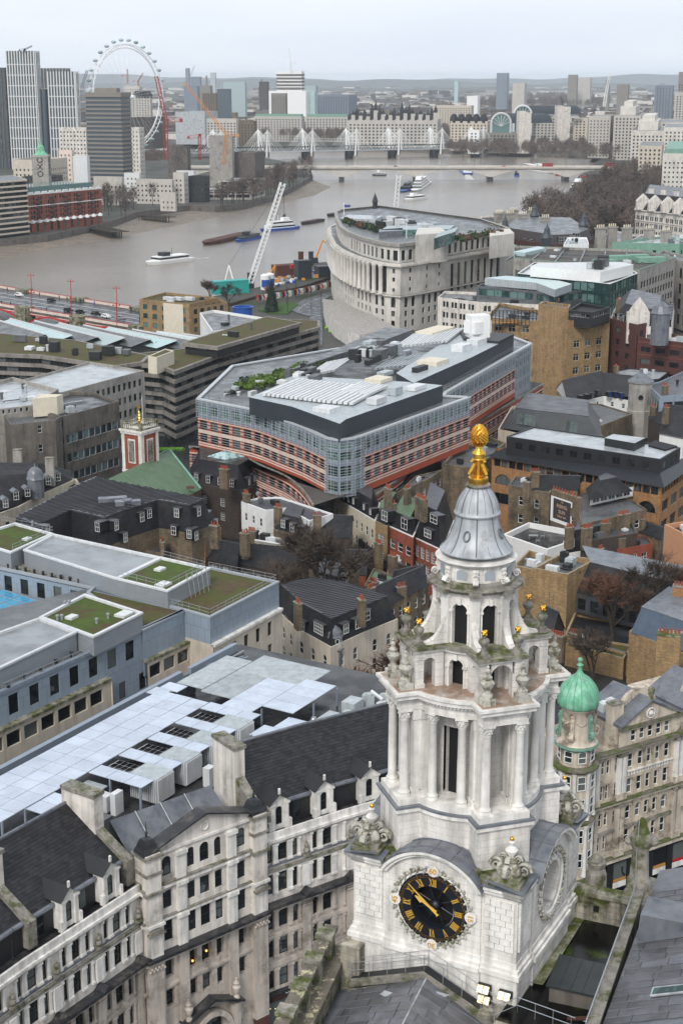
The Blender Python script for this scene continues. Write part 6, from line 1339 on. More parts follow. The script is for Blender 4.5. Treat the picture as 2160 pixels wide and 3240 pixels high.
LB=building('domed_mansard_building','buff stone building with slate mansard, arched dormers and small lead cupola',pts(K1,24.5,(-250,950),(140,812),(280,735),(535,620),(560,640),(300,470),(-250,640)),12,24.5,'cream_stone','slate',fl=(20.5,3.5,1,1.9),bay=4,pat=[(1.4,1.1)],style='sash',frame='dark_metal');il=V2(LB.location)
PL_=pts(K1,25,(-250,910),(140,780),(270,715),(510,610));PT_=pts(K1,29,(-250,640),(0,575),(250,560),(280,488))
q=MB()
for i in range(3):q.poly([(*PL_[i],24.6),(*PL_[i+1],24.6),(*PT_[i+1],28.6),(*PT_[i],28.6)])
q.poly([(*PL_[3],24.6),(*cC(330,1000,24.6),24.6),(*PT_[3],28.6)]);q.poly([(*p,28.6)for p in PT_]+[(*K1(-250,500,28.6),28.6)]);off(q,il);q.build('slate_slopes','slate',LB)
c=K1(255,660,27)-il;q=MB();q.lathe([(1.6,24.6),(1.6,28.2),(1.75,28.3),(1.6,28.5),(1.5,29.2),(1.2,29.9),(.7,30.4),(.15,30.6),(.1,31.1),(0,31.4)],16,c.x,c.y);q.build('cupola','lead',LB,smooth=50)
for x,y in((345,640),(412,612),(197,722),(117,745),(42,800)):dormer(LB,K1(x,y,26.2),-1.1,25.6,1.0,1.5,1.4,roofm='lead',flat=False)
for x,y in((125,410),(353,470)):chimney(LB,K1(x,y,30.5),(1,0),25,30.5,1.6,1.2,0,'concrete_pale')
CH=thing('green_roofed_church','brick church with pale green sheet metal roof and square louvred tower','church',(-38,300,12));ic=V2(CH.location)
g0,g1,e1_=K1(1205,415,27),K1(640,675,27),K1(1425,690,21.5);dv=(g1-g0);e0_=e1_+dv;w_=g0+(g0-e1_)
q=MB();q.poly([(*g0,27),(*g1,27),(*e0_,21.5),(*e1_,21.5)]);q.poly([(*g0,27),(*g1,27),(*(w_+dv),21.5),(*w_,21.5)]);off(q,ic);q.build('roof','green_sheet',CH)
for i in range(34):q=MB();t=i/33;a=g0.lerp(g1,t);b=e1_.lerp(e0_,t);q.tube((*(a-ic),27.04),(*(b-ic),21.54),.05,4);q.build('roof_seam','green_sheet',CH)
q=MB();q.tube((*(g0-ic),27.1),(*(e1_-ic),21.6),.3,5);q.tube((*(g0-ic),27.1),(*(w_-ic),21.6),.3,5);q.build('verge_coping','copper_pale',CH)
q=MB();q.prism(ccw([e1_,e0_,w_+dv,w_]),12,21.5);q.poly([(*e1_,21.5),(*w_,21.5),(*g0,27)]);off(q,ic);q.build('nave_wall','brick_stock',CH)
q=MB();c=K1(1350,690,22.6);q.obox(c,(1,.2),22.9,23.1,1.6,1.4);off(q,ic);q.build('skylight','rust',CH)
t0,t1,t2=K1(862,262,33.4),K1(1000,285,33.4),K1(1108,240,33.4);s1,s2=t1-t0,t2-t1;s2=Vector((-s1.y,s1.x)).normalized()*(s1.length*.98);TQ=[t0,t1,t1+s2,t0+s2]
for z0,z1,e,m,nm in((12,24.6,0,'brick_stock','tower_base'),(24.6,25.1,.12,'stone_plain','tower_string'),(25.1,32.6,0,'brick_red','tower_wall'),(32.6,33.1,.2,'stone_plain','tower_cornice'),(33.1,33.5,.4,'stone_plain','tower_cornice'),(33.5,33.8,.0,'stone_moss','balustrade_base'),(34.6,34.85,.02,'stone_moss','balustrade_rail')):
 P=inset(TQ,-e);q=MB()
 if 'rail' in nm or 'base' in nm and 'bal' in nm:
  I=inset(P,.35);[q.add([(*P[i],z0),(*P[(i+1)%4],z0),(*P[(i+1)%4],z1),(*P[i],z1),(*I[i],z1),(*I[(i+1)%4],z1),(*I[i],z0),(*I[(i+1)%4],z0)],[(0,1,2,3),(3,2,5,4),(4,5,7,6)])for i in range(4)]
 else:q.prism(P,z0,z1)
 off(q,ic);q.build(nm,m,CH)
for i in range(4):
 A,B=TQ[i],TQ[(i+1)%4];d=(B-A).normalized();n_=Vector((d.y,-d.x));L=(B-A).length
 q=MB();q.obox(A+n_*.02,d,12,33,1.1,.3)if False else q.prism([A+n_*.1,A+d*.75+n_*.1,A+d*.75,A],12,32.7);q.prism([B-d*.75+n_*.1,B+n_*.1,B,B-d*.75],12,32.7);off(q,ic);q.build('corner_quoins','stone_plain',CH)
 q=MB();c=(A+B)/2;q.prism([c-d*.95+n_*.08,c+d*.95+n_*.08,c+d*.95,c-d*.95],26.6,31.6);off(q,ic);q.build('louvre_frame','stone_plain',CH)
 q=MB();q.prism([c-d*.72+n_*.1,c+d*.72+n_*.1,c+d*.72,c-d*.72],26.9,31.3);off(q,ic);q.build('louvre_back','black',CH)
 for k in range(13):q=MB();z=26.95+k*.34;q.add([(*(c-d*.7+n_*.3),z),(*(c+d*.7+n_*.3),z),(*(c+d*.7+n_*.12),z+.24),(*(c-d*.7+n_*.12),z+.24)],[(0,1,2,3)]);off(q,ic);q.build('louvre_slat','stone_dirty',CH)
 for k in range(9):q=MB();p=A+d*(.5+k*(L-1)/8)-n_*.15-ic;q.lathe([(.1,33.8),(.16,34),(.08,34.2),(.12,34.6)],6,p.x,p.y);q.build('baluster','stone_plain',CH)
 q=MB();q.obox(A-n_*.2+d*.2,d,33.5,35.1,.6,.6);off(q,ic);q.build('corner_pedestal','stone_moss',CH)
c=(TQ[0]+TQ[2])/2-ic;q=MB();q.lathe([(.3,33.5),(.3,35),(.15,35.2),(.3,35.5),(.15,35.8),(.28,36.1),(.12,36.4),(.2,36.7),(.05,37),(.05,38.4),(0,38.5)],10,c.x,c.y);q.box(c.x-.35,c.y-.03,37.6,c.x+.4,c.y+.03,37.9);q.build('gilt_vane','gold',CH);q=MB();q.tube((c.x+.7,c.y,33.5),(c.x+.7,c.y,40),.05,5);q.build('flagpole','white_paint',CH)
B_=building('concrete_office','brown-grey concrete office with long ribbon windows behind the church tower',pts(cC,33.5,(-260,790),(150,725),(290,752),(548,682),(430,640),(260,640),(-260,640)),12,33.5,'concrete','roof_dark','office building',(15,4.15,4,1.9),1.9,[(.15,1.6)],'thin','plant_white','glass_blue',.15,.6,clutter=14)
building('concrete_stair_tower','blank brown-grey concrete block in front of the ribbon window office',pts(cC,33.6,(20,745),(140,700),(180,715),(285,750),(255,770),(50,790)),12,33.6,'concrete','roof_grey',fl=(19,4.1,4,1.6),bay=5,pat=[(3.4,.9)],style='sash',frame='plant_white')
building('rooftop_lift_house','cream box shaped lift house on the concrete office roof',pts(cC,37,(150,670),(262,660),(290,650),(180,648)),33,37,'cream_paint','cream_paint',par=.1)
building('white_slab_office','pale grey slab office with wide flat roof and columns of dark windows',pts(cC,34,(270,645),(663,540),(410,500),(80,590)),10,34,'concrete_pale','roof_pale','office building',(14,3.3,6,1.7),2.0,[(.5,1.1)],'thin','dark_metal','glass',.2,.5)
building('white_crenellated_roof','low pale roof edged by a white slotted parapet at the left edge',pts(cC,35,(-200,740),(150,700),(270,625),(60,570),(-200,640)),12,35,'concrete_pale','roof_pale',fl=(33.8,3,1,.9),bay=1.3,pat=[(.3,.6)],style='thin',frame='white_paint',clutter=6)
mat('band_concrete',(.30,.275,.25),.85,.12,.4,.3,.15,col2=(.18,.165,.15),mix2=(.5,.66),sc2=.25)
def banded(name,label,P,z0,z1,fh,n,roof='moss_roof',wh=1.5,sb=1.02,clutter=0,cope='concrete_pale'):
 P=ccw(P);c=sum(P,Vector((0,0)))/len(P);R=thing(name,label,'office building',(c.x,c.y,z0));Q=inset(P,.7)
 for k in range(n):
  zt=z1-k*fh;q=MB();I=inset(P,.9)
  for i in range(len(P)):
   j=(i+1)%len(P);q.poly([(*P[i],zt-sb),(*P[j],zt-sb),(*P[j],zt),(*P[i],zt)]);q.poly([(*P[i],zt),(*P[j],zt),(*I[j],zt),(*I[i],zt)]);q.poly([(*I[i],zt-sb),(*I[j],zt-sb),(*P[j],zt-sb),(*P[i],zt-sb)])
  off(q,c);q.build('concrete_band','band_concrete',R)
  for i in range(len(P)):
   A,B=Q[i],Q[(i+1)%len(P)];d=B-A;nr=Vector((d.y,-d.x))
   if nr.dot(-A)<=0 or d.length<2:continue
   L=d.length;m=max(1,round(L/3.4));d/=L;ss=[((*(A+d*(L*(a+.5)/m)),zt-fh),atan2(d.y,d.x),L/m*.96,fh-sb,False)for a in range(m)];put_windows(R,ss,'mull','dark_metal','glass')
 q=MB();q.prism(inset(P,.8),z0,z1-.2);off(q,c);q.build('core_wall','dark_metal',R)
 q=MB();q.poly([(*p,z1-.08)for p in inset(P,.8)]);off(q,c);q.build('roof',roof,R)
 if clutter:roof_clutter(R,inset(P,1.5),z1,clutter,1,1.5)
 return R
banded('banded_office','brutalist office with long concrete bands and mossy brown roof facing the striped office',pts(cC,28,(600,505),(740,518),(800,545),(1000,470),(1470,340),(1470,310),(1220,300),(830,440),(640,460)),6,28,2.45,8)
banded('banded_office_upper','raised upper floor of the brutalist office with planted roof',pts(cC,31.2,(835,412),(1000,432),(1388,320),(1225,290)),28,31.2,1.6,1,clutter=3)
banded('banded_office_wing','left wing of the brutalist office covered in brown moss and roof plant',pts(cC,28.5,(-200,455),(185,470),(530,520),(660,500),(690,470),(350,400),(-200,350)),6,28.5,2.45,6,clutter=16)
building('roof_stair_block','pale concrete stair block standing on the planted brutalist roof',pts(cC,31.5,(680,475),(720,480),(800,450),(760,440)),27,31.5,'cream_paint','moss_roof',par=.2)
SR=thing('station_roof','long ribbed grey glass station roof beside the red bridge','station roof',(-80,470,8));isr=V2(SR.location)
for i in range(9):
 a,b=cC(-150+i*112,312+i*10,16),cC(120+i*120,395+i*6,16)
 q=MB();d=(b-a);u=Vector((6.5,2));q.add([(*a,15),(*b,15),(*(b+u),17.2),(*(a+u),17.2),(*(a+u*1.25),15),(*(b+u*1.25),15)],[(0,1,2,3),(3,2,5,4)]);off(q,isr);q.build('roof_bay','glass_pale' if i%2 else 'roof_grey',SR)
 q=MB();q.tube((*(a+u-isr),17.3),(*(b+u-isr),17.3),.35,4);q.build('white_ridge','plant_white',SR)
q=MB();q.prism(ccw(pts(cC,15,(-250,330),(240,320),(860,385),(800,430),(300,400),(-250,440))),6,14.8);off(q,isr);q.build('platform_roof','roof_grey',SR)
TB=building('tan_brick_block','tan brick block with a blank cream panel beside the bridge approach',pts(cC,22,(640,212),(870,235),(1000,205),(760,180)),6,22,'brick_yellow','moss_roof','building',(8.2,3.4,4,1.9),4.6,[(1.2,2.2)],'mull','dark_metal','glass_green',clutter=3,skip=())
q=MB();A0_,B0_=cC(640,212,22),cC(870,235,22);A,B=A0_.lerp(B0_,.49),A0_.lerp(B0_,.88);d=(B-A).normalized();n_=Vector((d.y,-d.x));q.prism([A+n_*.25,B+n_*.25,B,A],7,21.5);off(q,V2(TB.location));q.build('cream_panel','cream_paint',TB)
for x,w in((780,5),(870,4),(820,4)):q=MB();c=cC(x,210,22);q.obox(c,d,21.4,22.6,w,2);off(q,V2(TB.location));q.build('plant_unit','plant_white',TB)
building('tan_brick_wing','tan brick wing with windows right of the cream panel',pts(cC,20.5,(870,255),(1046,228),(1000,205),(860,232)),6,20.5,'brick_yellow','moss_roof',fl=(8,3.3,4,1.9),bay=3.4,pat=[(.8,1.8)],style='mull',frame='dark_metal')
building('white_block','white rendered block behind the moss roofed upper office',pts(cC,24,(918,275),(985,262),(1230,300),(1180,330),(975,360)),10,24,'white_paint','roof_grey',fl=(20.5,3,1,1.4),bay=6,pat=[(2,1.4)],clutter=3)
q=MB();c=cC(1115,250,20);wt=thing('blue_water_tank','round dark blue tank on the roof left of the lawn','tank',(c.x,c.y,15));q.lathe([(3.6,15),(3.6,20),(3.9,20),(3.9,20.3),(3.3,20.3),(3.3,19.2),(0,19.2)],24);q.build('shell','blue_paint',wt)
house('white rendered lead roofed house with external ladder left of the bare tree',pts(K2,25,(320,680),(470,735),(600,720),(740,800),(890,755),(560,650),(430,655)),10,25,25.4,'white_paint','flat',(21.6,3,1,1.5),2.4,.8,'sash',capm='lead_grey_roof',name='rendered_house')
h=house('slate mansard face with three white dormers beside the white rendered house',pts(K2,22.5,(520,850),(720,905),(760,800),(600,735)),10,22.5,25.2,'brick_stock','mansard',(18.5,3,1,1.6),2.3,.9,dorm=dm(K2,22.9,[(580,820),(635,845),(722,860)],-1.35))
house('old dark brick house with mossy roof and red pots beside the grey office green roof',pts(K2,19.5,(90,1030),(290,1075),(320,960),(110,930)),9,19.5,21.8,'brick_brown','gable',(17.0,2.4,1,1.7),2.6,1.2,'georgian',pots=pt(K2,[(340,880,25,1.6,3)]))
house('slate roofed brick terrace with tall white windows behind the left bare twigs',pts(K2,19,(300,1060),(640,1140),(700,1000),(340,930)),9,19,22,'brick_brown','gable',(15.6,3,1,2.0),2.9,.9,'georgian',name='brick_terrace')
house('grey flat roofed terrace with a row of black openings under a white coping',pts(K2,22.2,(355,910),(600,950),(620,920),(370,870)),12,22.2,22.4,'concrete_pale','flat',(20.6,3,1,1.0),1.9,1.3,'thin',cope='white_paint')
house('white windowed brick house half hidden behind the big bare tree',pts(K2,18,(740,1210),(960,1260),(990,1140),(760,1070)),9,18,20.4,'brick_stock','mansard',(12.4,2.8,2,1.6),2.4,1.2,'georgian')
house('dark brick house with roof tiles behind the crown of the bare tree',pts(K2,22,(760,900),(1000,900),(1010,800),(800,780)),10,22,24.5,'brick_brown','gable',name='brick_house')
Q2=pts(K2,27,(560,1195),(690,1312),(880,1412),(1060,1335),(1235,1268),(960,1180),(760,1150))
H2=house('corner house with seamed lead mansard, white dormers and a small octagonal cupola',inset(ccw(Q2),-1.0),9,23.4,27,'cream_stone','mansard',(19.8,3.4,1,1.9),3.2,1.0,'sash',1.0,'slate','lead_grey_roof',pots=pt(K2,[(670,1310,29,1.5,3),(1065,1290,29.5,1.5,3)]),arch=True,name='corner_house',dw=1.2,dorm=dm(K2,24.2,[(600,1430),(700,1455)],-1.9)+dm(K2,24.2,[(968,1470),(1042,1440),(1100,1390)],-.75))
i2=V2(H2.location);h_=hit(K2,800,1470,inset(ccw(Q2),-.6));dormer(H2,h_[0],h_[2],h_[1]-.8,2.4,1.6,1.6,style='grid')if h_ else None
c=K2(898,1545,23.5)-i2;q=MB();q.lathe([(1.15,18),(1.15,22.2),(1.35,22.3),(1.35,22.45),(1.05,22.5),(1.05,24.2),(1.3,24.3),(1.2,24.5),(1.1,25),(.8,25.5),(.3,25.8),(0,26.1)],8,c.x,c.y);q.build('cupola','lead',H2)
for k in range(8):t=(k+.5)*pi/4;link('window',win_mesh(.6,1.4,'sash','white_paint','glass'),H2,mw=Matrix.Translation((c.x+1.0*cos(t),c.y+1.0*sin(t),22.7-9))@Matrix.Rotation(t+pi/2,4,'Z'))
CQ=ccw(Q2)
for i in range(40):
 q=MB();a,b=Vector((-14,203+i*.8-6)),Vector((10,203+i*.8+7));seg=None
 for k in range(61):
  p=a.lerp(b,k/60);s_=inpoly(p,CQ)
  if s_ and seg is None:seg=p
  if seg is not None and(not s_ or k==60):q.tube((*(seg-i2),27.13),(*(p-i2),27.13),.07,4);seg=None
 if q.v:q.build('lead_seam','dark_metal',H2)
house('brick terrace with sash windows running from the cupola house toward the tower',pts(K2,22.5,(1080,1390),(1480,1190),(1400,1150),(1020,1300)),9,22.5,25,'brick_stock','gable',(16.2,3.2,2,1.7),2.3,.9,'sash',name='brick_terrace')
building('brick_stub_wall','dark weathered brick wall with chimney pots just above the stone yard',pts(K2,22.5,(750,1500),(850,1530),(850,1500),(770,1475)),15,22.5,'brick_brown','stone_dirty',par=.1)
house('cream terrace house with long slate roof and wall boxes',pts(K2,22.3,(890,650),(1150,800),(1180,690),(940,560)),9,22.3,25.4,'cream_paint','mansard',(18.6,3,1,1.7),2.3,.9,'sash',1.3,dorm=dm(K2,22.8,[(920,630),(955,650),(985,670),(1015,680),(1080,715),(1120,745)],-1.0),dw=.7,dh=1.1,cope='white_paint',pots=pt(K2,[(1230,600,29.5,1.8,5)]))
house('stock brick house with green flat roof and wide white window',pts(K2,23,(1150,800),(1225,835),(1310,700),(1190,670)),9,23,25.5,'brick_yellow','mansard',(16,3.1,2,1.9),2.6,2.0,'grid',.8,capm='green_sheet',dorm=dm(K2,22.8,[(1208,770)],-1.0),dw=2.0,dh=1.9,pots=pt(K2,[(1450,670,29.5,1.4,5)]))
house('red brick house with white balcony doors in its roof',pts(K2,22.6,(1230,830),(1385,900),(1450,760),(1310,700)),9,22.6,25.4,'brick_red','mansard',(15.6,3.1,2,1.7),2.6,1.6,'sash',.8,capm='green_sheet',dorm=dm(K2,22.8,[(1330,820)],-1.0),dw=2.0,dh=2.0,cope='white_paint')
house('red brick gabled house with slate mansard and grid windows next to the tower cap',pts(K2,21.6,(1385,900),(1568,985),(1640,800),(1460,700)),9,21.6,27.5,'brick_red','mansard',(18.3,3.2,1,2.1),1.7,1.1,'georgian',1.7,cope='stone_plain',dorm=dm(K2,23.8,[(1475,880)],-1.0)+dm(K2,25.8,[(1512,790)],-1.0),dw=2.2,dh=1.5)
for(lb,P,z,w,k)in(('low dark slate gable roof behind the cream terrace',[(1110,530),(1300,590),(1560,440),(1480,380)],22,'brick_brown','gable'),('brown brick wall house with stacked pots behind the terrace',[(1290,620),(1480,540),(1568,480),(1400,520)],24.5,'brick_stock','flat'),('black flat roof yard with white walls below the terrace',[(1110,960),(1220,1000),(1250,930),(1040,900)],17,'brick_brown','flat'),
('grey lean-to roof with two skylights',[(1200,1040),(1420,1100),(1500,1030),(1260,980)],17,'brick_brown','flat'),('green flat roof with a round fan beside brick chimneys',[(1080,1200),(1220,1240),(1300,1150),(1140,1090)],19,'brick_stock','flat'),('dark tiled gable roof near the tower shoulder',[(1250,1230),(1460,1200),(1440,1120),(1290,1170)],20,'brick_brown','gable'),('old red tiled roof behind the tree at the court edge',[(960,1130),(1090,1130),(1100,1000),(980,1000)],18,'brick_red','gable')):
 house(lb,pts(K2,z,*P),9,z,z+2.6,w,k,(z-3.2,3,1,1.6),2.8,1.0,pots=pt(K2,[(P[0][0]+60,P[0][1]-20,z+4,1.6,4)]),name='small_house',capm='roof_dark' if 'black' in lb else('green_sheet' if 'green' in lb else 'roof_grey'))
PU=house('round cornered pub with black slate dome roof, glass pyramid and red painted front',pts(K2,21,(0,560),(300,610),(360,600),(430,555),(440,520),(380,430),(120,400),(0,470)),9,21,25.5,'brick_brown','mansard',(17,3,1,1.7),4.5,1.1,'georgian',2.2,'slate','roof_dark',pots=pt(K2,[(215,480,26.5,2,5)]),name='round_cornered_pub',cat='pub')
ip=V2(PU.location);c=K2(225,395,26);q=MB();P=[c+Vector(v)for v in((-4,1),(0,-2),(4,1),(0,4))];[q.poly([(*P[i],25.6),(*P[(i+1)%4],25.6),(*c,27.2)])for i in range(4)];off(q,ip);q.build('glass_pyramid','glass_pale',PU)
q=MB();c=K2(365,590,20)-ip;q.lathe([(3.8,17.4),(3.8,18.2)],20,c.x,c.y+3);q.build('red_fascia','red_paint',PU);q=MB();q.lathe([(3.9,18.2),(4.2,18.6),(4.2,19),(3.8,19.1)],20,c.x,c.y+3);q.build('white_cornice','white_paint',PU)
BB=building('black_office','long office with black metal storeys, seamed skirt roofs and pale grey flat roof',pts(K3,31,(415,290),(1420,440),(1550,362),(590,225)),27,31,'dark_metal','roof_pale','office building',(28.6,3,1,1.5),3.1,[(.6,1.7)],'mull','dark_metal','glass',.1,.25);ib=V2(BB.location)
mat('black_zinc',(.03,.034,.042),.4,.15,1)
a0,a1,a2=K3(290,408,26.8),K3(1442,612,26.8),K3(1640,470,26.8);b0,b1,b2=K3(420,350,28.6),K3(1415,520,28.6),K3(1560,420,28.6)
q=MB();q.poly([(*a0,26.4),(*a1,26.4),(*b1,28.2),(*b0,28.2)]);q.poly([(*a1,26.4),(*a2,26.4),(*b2,28.2),(*b1,28.2)]);off(q,ib);q.build('skirt_roof','black_zinc',BB)
for i in range(56):t=i/55;q=MB();q.tube((*(a0.lerp(a1,t)-ib),26.45),(*(b0.lerp(b1,t)-ib),28.25),.05,4);q.build('standing_seam','dark_metal',BB)
P=ccw([a0,a1,a2,a2+Vector((-20,22)),a0+Vector((2,8))]);Pi=inset(P,.9);q=MB();ss=[]
for i in range(len(Pi)):A,B=Pi[i],Pi[(i+1)%len(Pi)];L=(B-A).length;ss+=facade(q,A,B,10,26.4,[(24.4,26.0,reg(L,1.8,[(.1,1.6)]),False),(20.6,22.9,reg(L,5.5,[(.8,3.9)]),i!=1),(16.5,18.8,reg(L,5.5,[(.8,3.9)]),False)]if(Vector(((B-A).y,-(B-A).x)).dot(-A)>0)else[],.3)
off(q,ib);q.build('brick_wall','brick_orange',BB);put_windows(BB,ss,'mull','dark_metal','glass')
q=MB();q.prism(ccw(pts(K3,32.4,(1055,300),(1250,335),(1320,300),(1110,275))),30.8,32.4,0,1);off(q,ib);q.build('roof_box',['dark_metal','roof_pale'],BB);q=MB();q.prism(ccw(pts(K3,31,(1340,350),(1450,380),(1530,355),(1380,318))),30.8,31.1);off(q,ib);q.build('roof_grille','black',BB)
building('flat_roof_annex','low grey flat roofed annex with skylights left of the black office',pts(K3,24.5,(0,470),(210,500),(300,430),(410,330),(300,290),(60,400)),12,24.5,'brick_stock','roof_grey',clutter=5)
RS=house('stock brick house with the painted ghost sign gable',pts(K3,25.5,(720,640),(890,712),(900,800),(1335,700),(1240,640),(1000,575),(860,610)),11,23.5,25.5,'brick_stock','flat',(20.3,3.2,1,1.6),4.2,1.1,'sash',capm='roof_grey',name='pub_building',cat='building');ir=V2(RS.location)
s0,s1=K3(716,640,25.6),K3(893,700,25.6);sd_=(s1-s0).normalized();sn=Vector((sd_.y,-sd_.x))
q=MB();q.prism([s0+sn*.3,s1+sn*.3,s1-sn*.6,s0-sn*.6],14,25.8);off(q,ir);q.build('sign_gable','brick_stock',RS)
for k in range(9):q=MB();p=s0+sd_*(.3+k*(s1-s0).length/9.5)-ir;q.lathe([(.16,25.8),(.12,26.4),(.15,26.5)],7,p.x,p.y);q.build('pot','terracotta',RS)
L=(s1-s0).length;q=MB();q.prism([s0+sn*.33,s0+sd_*L*.78+sn*.33,s0+sd_*L*.78+sn*.3,s0+sn*.3],19.6,24.6);off(q,ir);q.build('sign_border','white_paint',RS)
mat('sign_black',(.075,.06,.06),.8,.3,2)
q=MB();q.prism([s0+sd_*L*.1+sn*.36,s0+sd_*L*.74+sn*.36,s0+sd_*L*.74+sn*.33,s0+sd_*L*.1+sn*.33],20.3,24.3);off(q,ir);q.build('sign_panel','sign_black',RS)
mat('sign_letter',(.52,.38,.27),.8,.2,3)
for s_,z,sz in(('THE',23.9,.45),('RISING',23.0,1.0),('SUN',21.9,1.0),('PUBLIC BAR',21.0,.5)):c=s0+sd_*L*.42+sn*.38-ir;text('sign_lettering',s_,sz,'sign_letter',RS,Matrix.Translation((c.x,c.y,z-11))@Matrix.Rotation(atan2(sd_.y,sd_.x),4,'Z')@Matrix.Rotation(pi/2,4,'X'),.01)
P=pts(K3,25.2,(955,715),(1240,655),(1040,580),(930,640));H_=hip_roof(RS,P,25.4,28.0,2.4,'slate','lead_grey_roof');
q=MB();A,B=ccw(P)[0],ccw(P)[1];A,B=K3(960,722,24.2),K3(1240,660,24.2);q=MB();ss=facade(q,A,B,23.6,25.5,[(23.9,25.2,reg((B-A).length,2.1,[(.15,1.8)]),False)],.1);off(q,ir);q.build('clerestory','white_paint',RS);put_windows(RS,ss,'mull','white_paint','glass')
house('stock brick house with sash windows left of the ghost sign',pts(K3,24.8,(430,608),(700,660),(720,600),(470,545)),11,24.8,25.4,'brick_stock','flat',(17.6,3.6,2,1.8),3.6,1.1,'sash',pots=pt(K3,[(550,590,28,1.4,0)]))
house('slate roof with roof lights behind the stock brick house',pts(K3,26,(560,600),(880,600),(900,560),(600,545)),14,25,27,'brick_stock','gable')
FE=thing('fire_escape','black iron fire escape stair and tank frame below the ghost sign','fire escape',(*K3(740,900,12),12));ife=V2(FE.location);q=MB();A,B=K3(640,900,14),K3(770,930,14)
for p in(A,B,A+Vector((0,3)),B+Vector((0,3))):q.tube((*(p-ife),12),(*(p-ife),21.5),.12,5)
for z in(14,17,20):q.tube((*(A-ife),z),(*(B-ife),z+2),.08,4);q.tube((*(B-ife),z),(*(A-ife),z+2),.08,4)
q.build('frame','black',FE);q=MB()
for i in range(14):p=A.lerp(B,i/13)-ife;q.box(p.x-.3,p.y-1,20.5-i*.5,p.x+.3,p.y+.2,20.6-i*.5)
q.build('stair_treads','black',FE);railing(FE,[A,B],20.8,1,.8,'black',zs=[21.2,14.5])
TRS=building('roof_terrace','black decked roof terrace with white parapet walls and table below the fire escape',pts(K3,19,(390,930),(680,1030),(800,990),(830,900),(560,850)),11,19,'white_paint','roof_dark',par=1.0,parw=.5)
for x,y in((590,950),(650,945),(620,975)):c=K3(x,y,18.3);t_=thing('terrace_table' if x==590 else 'terrace_chair',{590:'small grey garden table on the black roof terrace',650:'metal garden chair right of the table on the black roof terrace',620:'metal garden chair nearest the white parapet of the terrace'}[x],'table' if x==590 else 'chair',(c.x,c.y,18));q=MB();w=.9 if x==590 else.35;q.box(-w,-w*.6,18.7 if x==590 else 18.45,w,w*.6,18.76 if x==590 else 18.5);q.build('top' if x==590 else 'seat','rail',t_);[(lambda q:(q.tube((sx*w*.9,sy*w*.5,18),(sx*w*.9,sy*w*.5,18.7 if x==590 else(19 if sy>0 else 18.5)),.04,4),q.build('leg','rail',t_)))(MB())for sx in(-1,1)for sy in(-1,1)]
house('brown brick wall house with terracotta pots in front of the ghost sign pub',pts(K3,21.5,(900,980),(1265,920),(1240,860),(920,900)),11,21.5,22,'brick_brown','flat',pots=pt(K3,[(940,890,24,2,5),(1060,860,23.6,1.6,4),(1180,800,24,2.6,6)]),capm='lead_grey_roof')
house('slate dormered house with round topped window beside the white terrace',pts(K3,19.4,(780,1060),(900,1040),(1100,1000),(1060,920),(840,930)),11,19.4,23,'white_paint','mansard',dorm=dm(K3,20.4,[(842,990)],-1.3),roofm='slate')
house('mossy brick house with black flat roof between slate dormer and bare trees',pts(K3,18,(1010,1100),(1135,1040),(1130,980),(920,1020)),11,18,18.5,'brick_stock','flat',(15.6,3,1,1.2),2,1,capm='roof_dark')
house('wet grey roofed house with dormer windows behind the reddish trees',pts(K3,19,(1135,1030),(1370,990),(1330,930),(1100,960)),11,19,19.6,'brick_red','flat',(16,3,1,1.6),2.2,1.2)
house('blue-black slate roof with white skylight beside the salmon building',pts(K3,19.5,(1265,905),(1425,960),(1445,880),(1350,850)),11,19.5,20.5,'brick_stock','gable')
building('salmon_building','plain salmon pink rendered building at the right edge with flat roof',pts(K3,23.5,(1445,865),(1700,990),(1750,900),(1560,845)),11,23.5,'salmon' if MATS.get('salmon')or mat('salmon',(.50,.30,.19),.8,.08,.5)else '','brick_brown',clutter=2)
building('yellow_brick_block','tall blank yellow brick block with grey flat roof right of the tower cap',pts(K3,24.5,(590,1150),(815,1192),(1000,1090),(760,1060)),11,24.5,'brick_yellow','roof_grey',clutter=5)
building('yellow_brick_low_block','lower yellow brick block with glazed skylights beside the tall blank one',pts(K3,24,(460,1130),(590,1160),(720,1080),(560,1030)),11,24,'brick_yellow','roof_grey',clutter=4)
LM=building('big_slate_hall','brick building with a great dark slate slope, window band and brick base behind bare trees',pts(K3,21,(870,1275),(800,1430),(1240,1560),(1568,1640),(1640,1420)),11,17,'brick_yellow','slate',fl=(13.2,3,1,1.7),bay=4.2,pat=[(1.4,1.3)],style='sash',frame='dark_metal');im=V2(LM.location)
u0,u1,v0,v1=K3(800,1425,17),K3(1560,1620,17),K3(860,1300,20.5),K3(1600,1480,20.5);w0,w1=K3(960,1110,24.6),K3(1700,1290,24.6)
q=MB();ss=facade(q,u0.lerp(v0,.5),u1.lerp(v1,.5),17,20.4,[(17.6,19.6,reg((u1-u0).length,2.4,[(.3,1.5)]),False)],.2);off(q,im);q.build('window_band','lead_grey_roof',LM);put_windows(LM,ss,'sash','dark_metal','glass')
q=MB();q.poly([(*u0.lerp(v0,.4),20.4),(*u1.lerp(v1,.4),20.4),(*w1,24.6),(*w0,24.6)]);q.poly([(*u0.lerp(v0,.4),20.4),(*w0,24.6),(*w0,15)]);off(q,im);q.build('slate_slope','slate',LM)
q=MB();q.poly([(*w0,24.6),(*w1,24.6),(*(w1+Vector((2,10))),24.7),(*(w0+Vector((0,9))),24.7)]);off(q,im);q.build('roof_flat','copper_pale' if False else 'lead',LM)
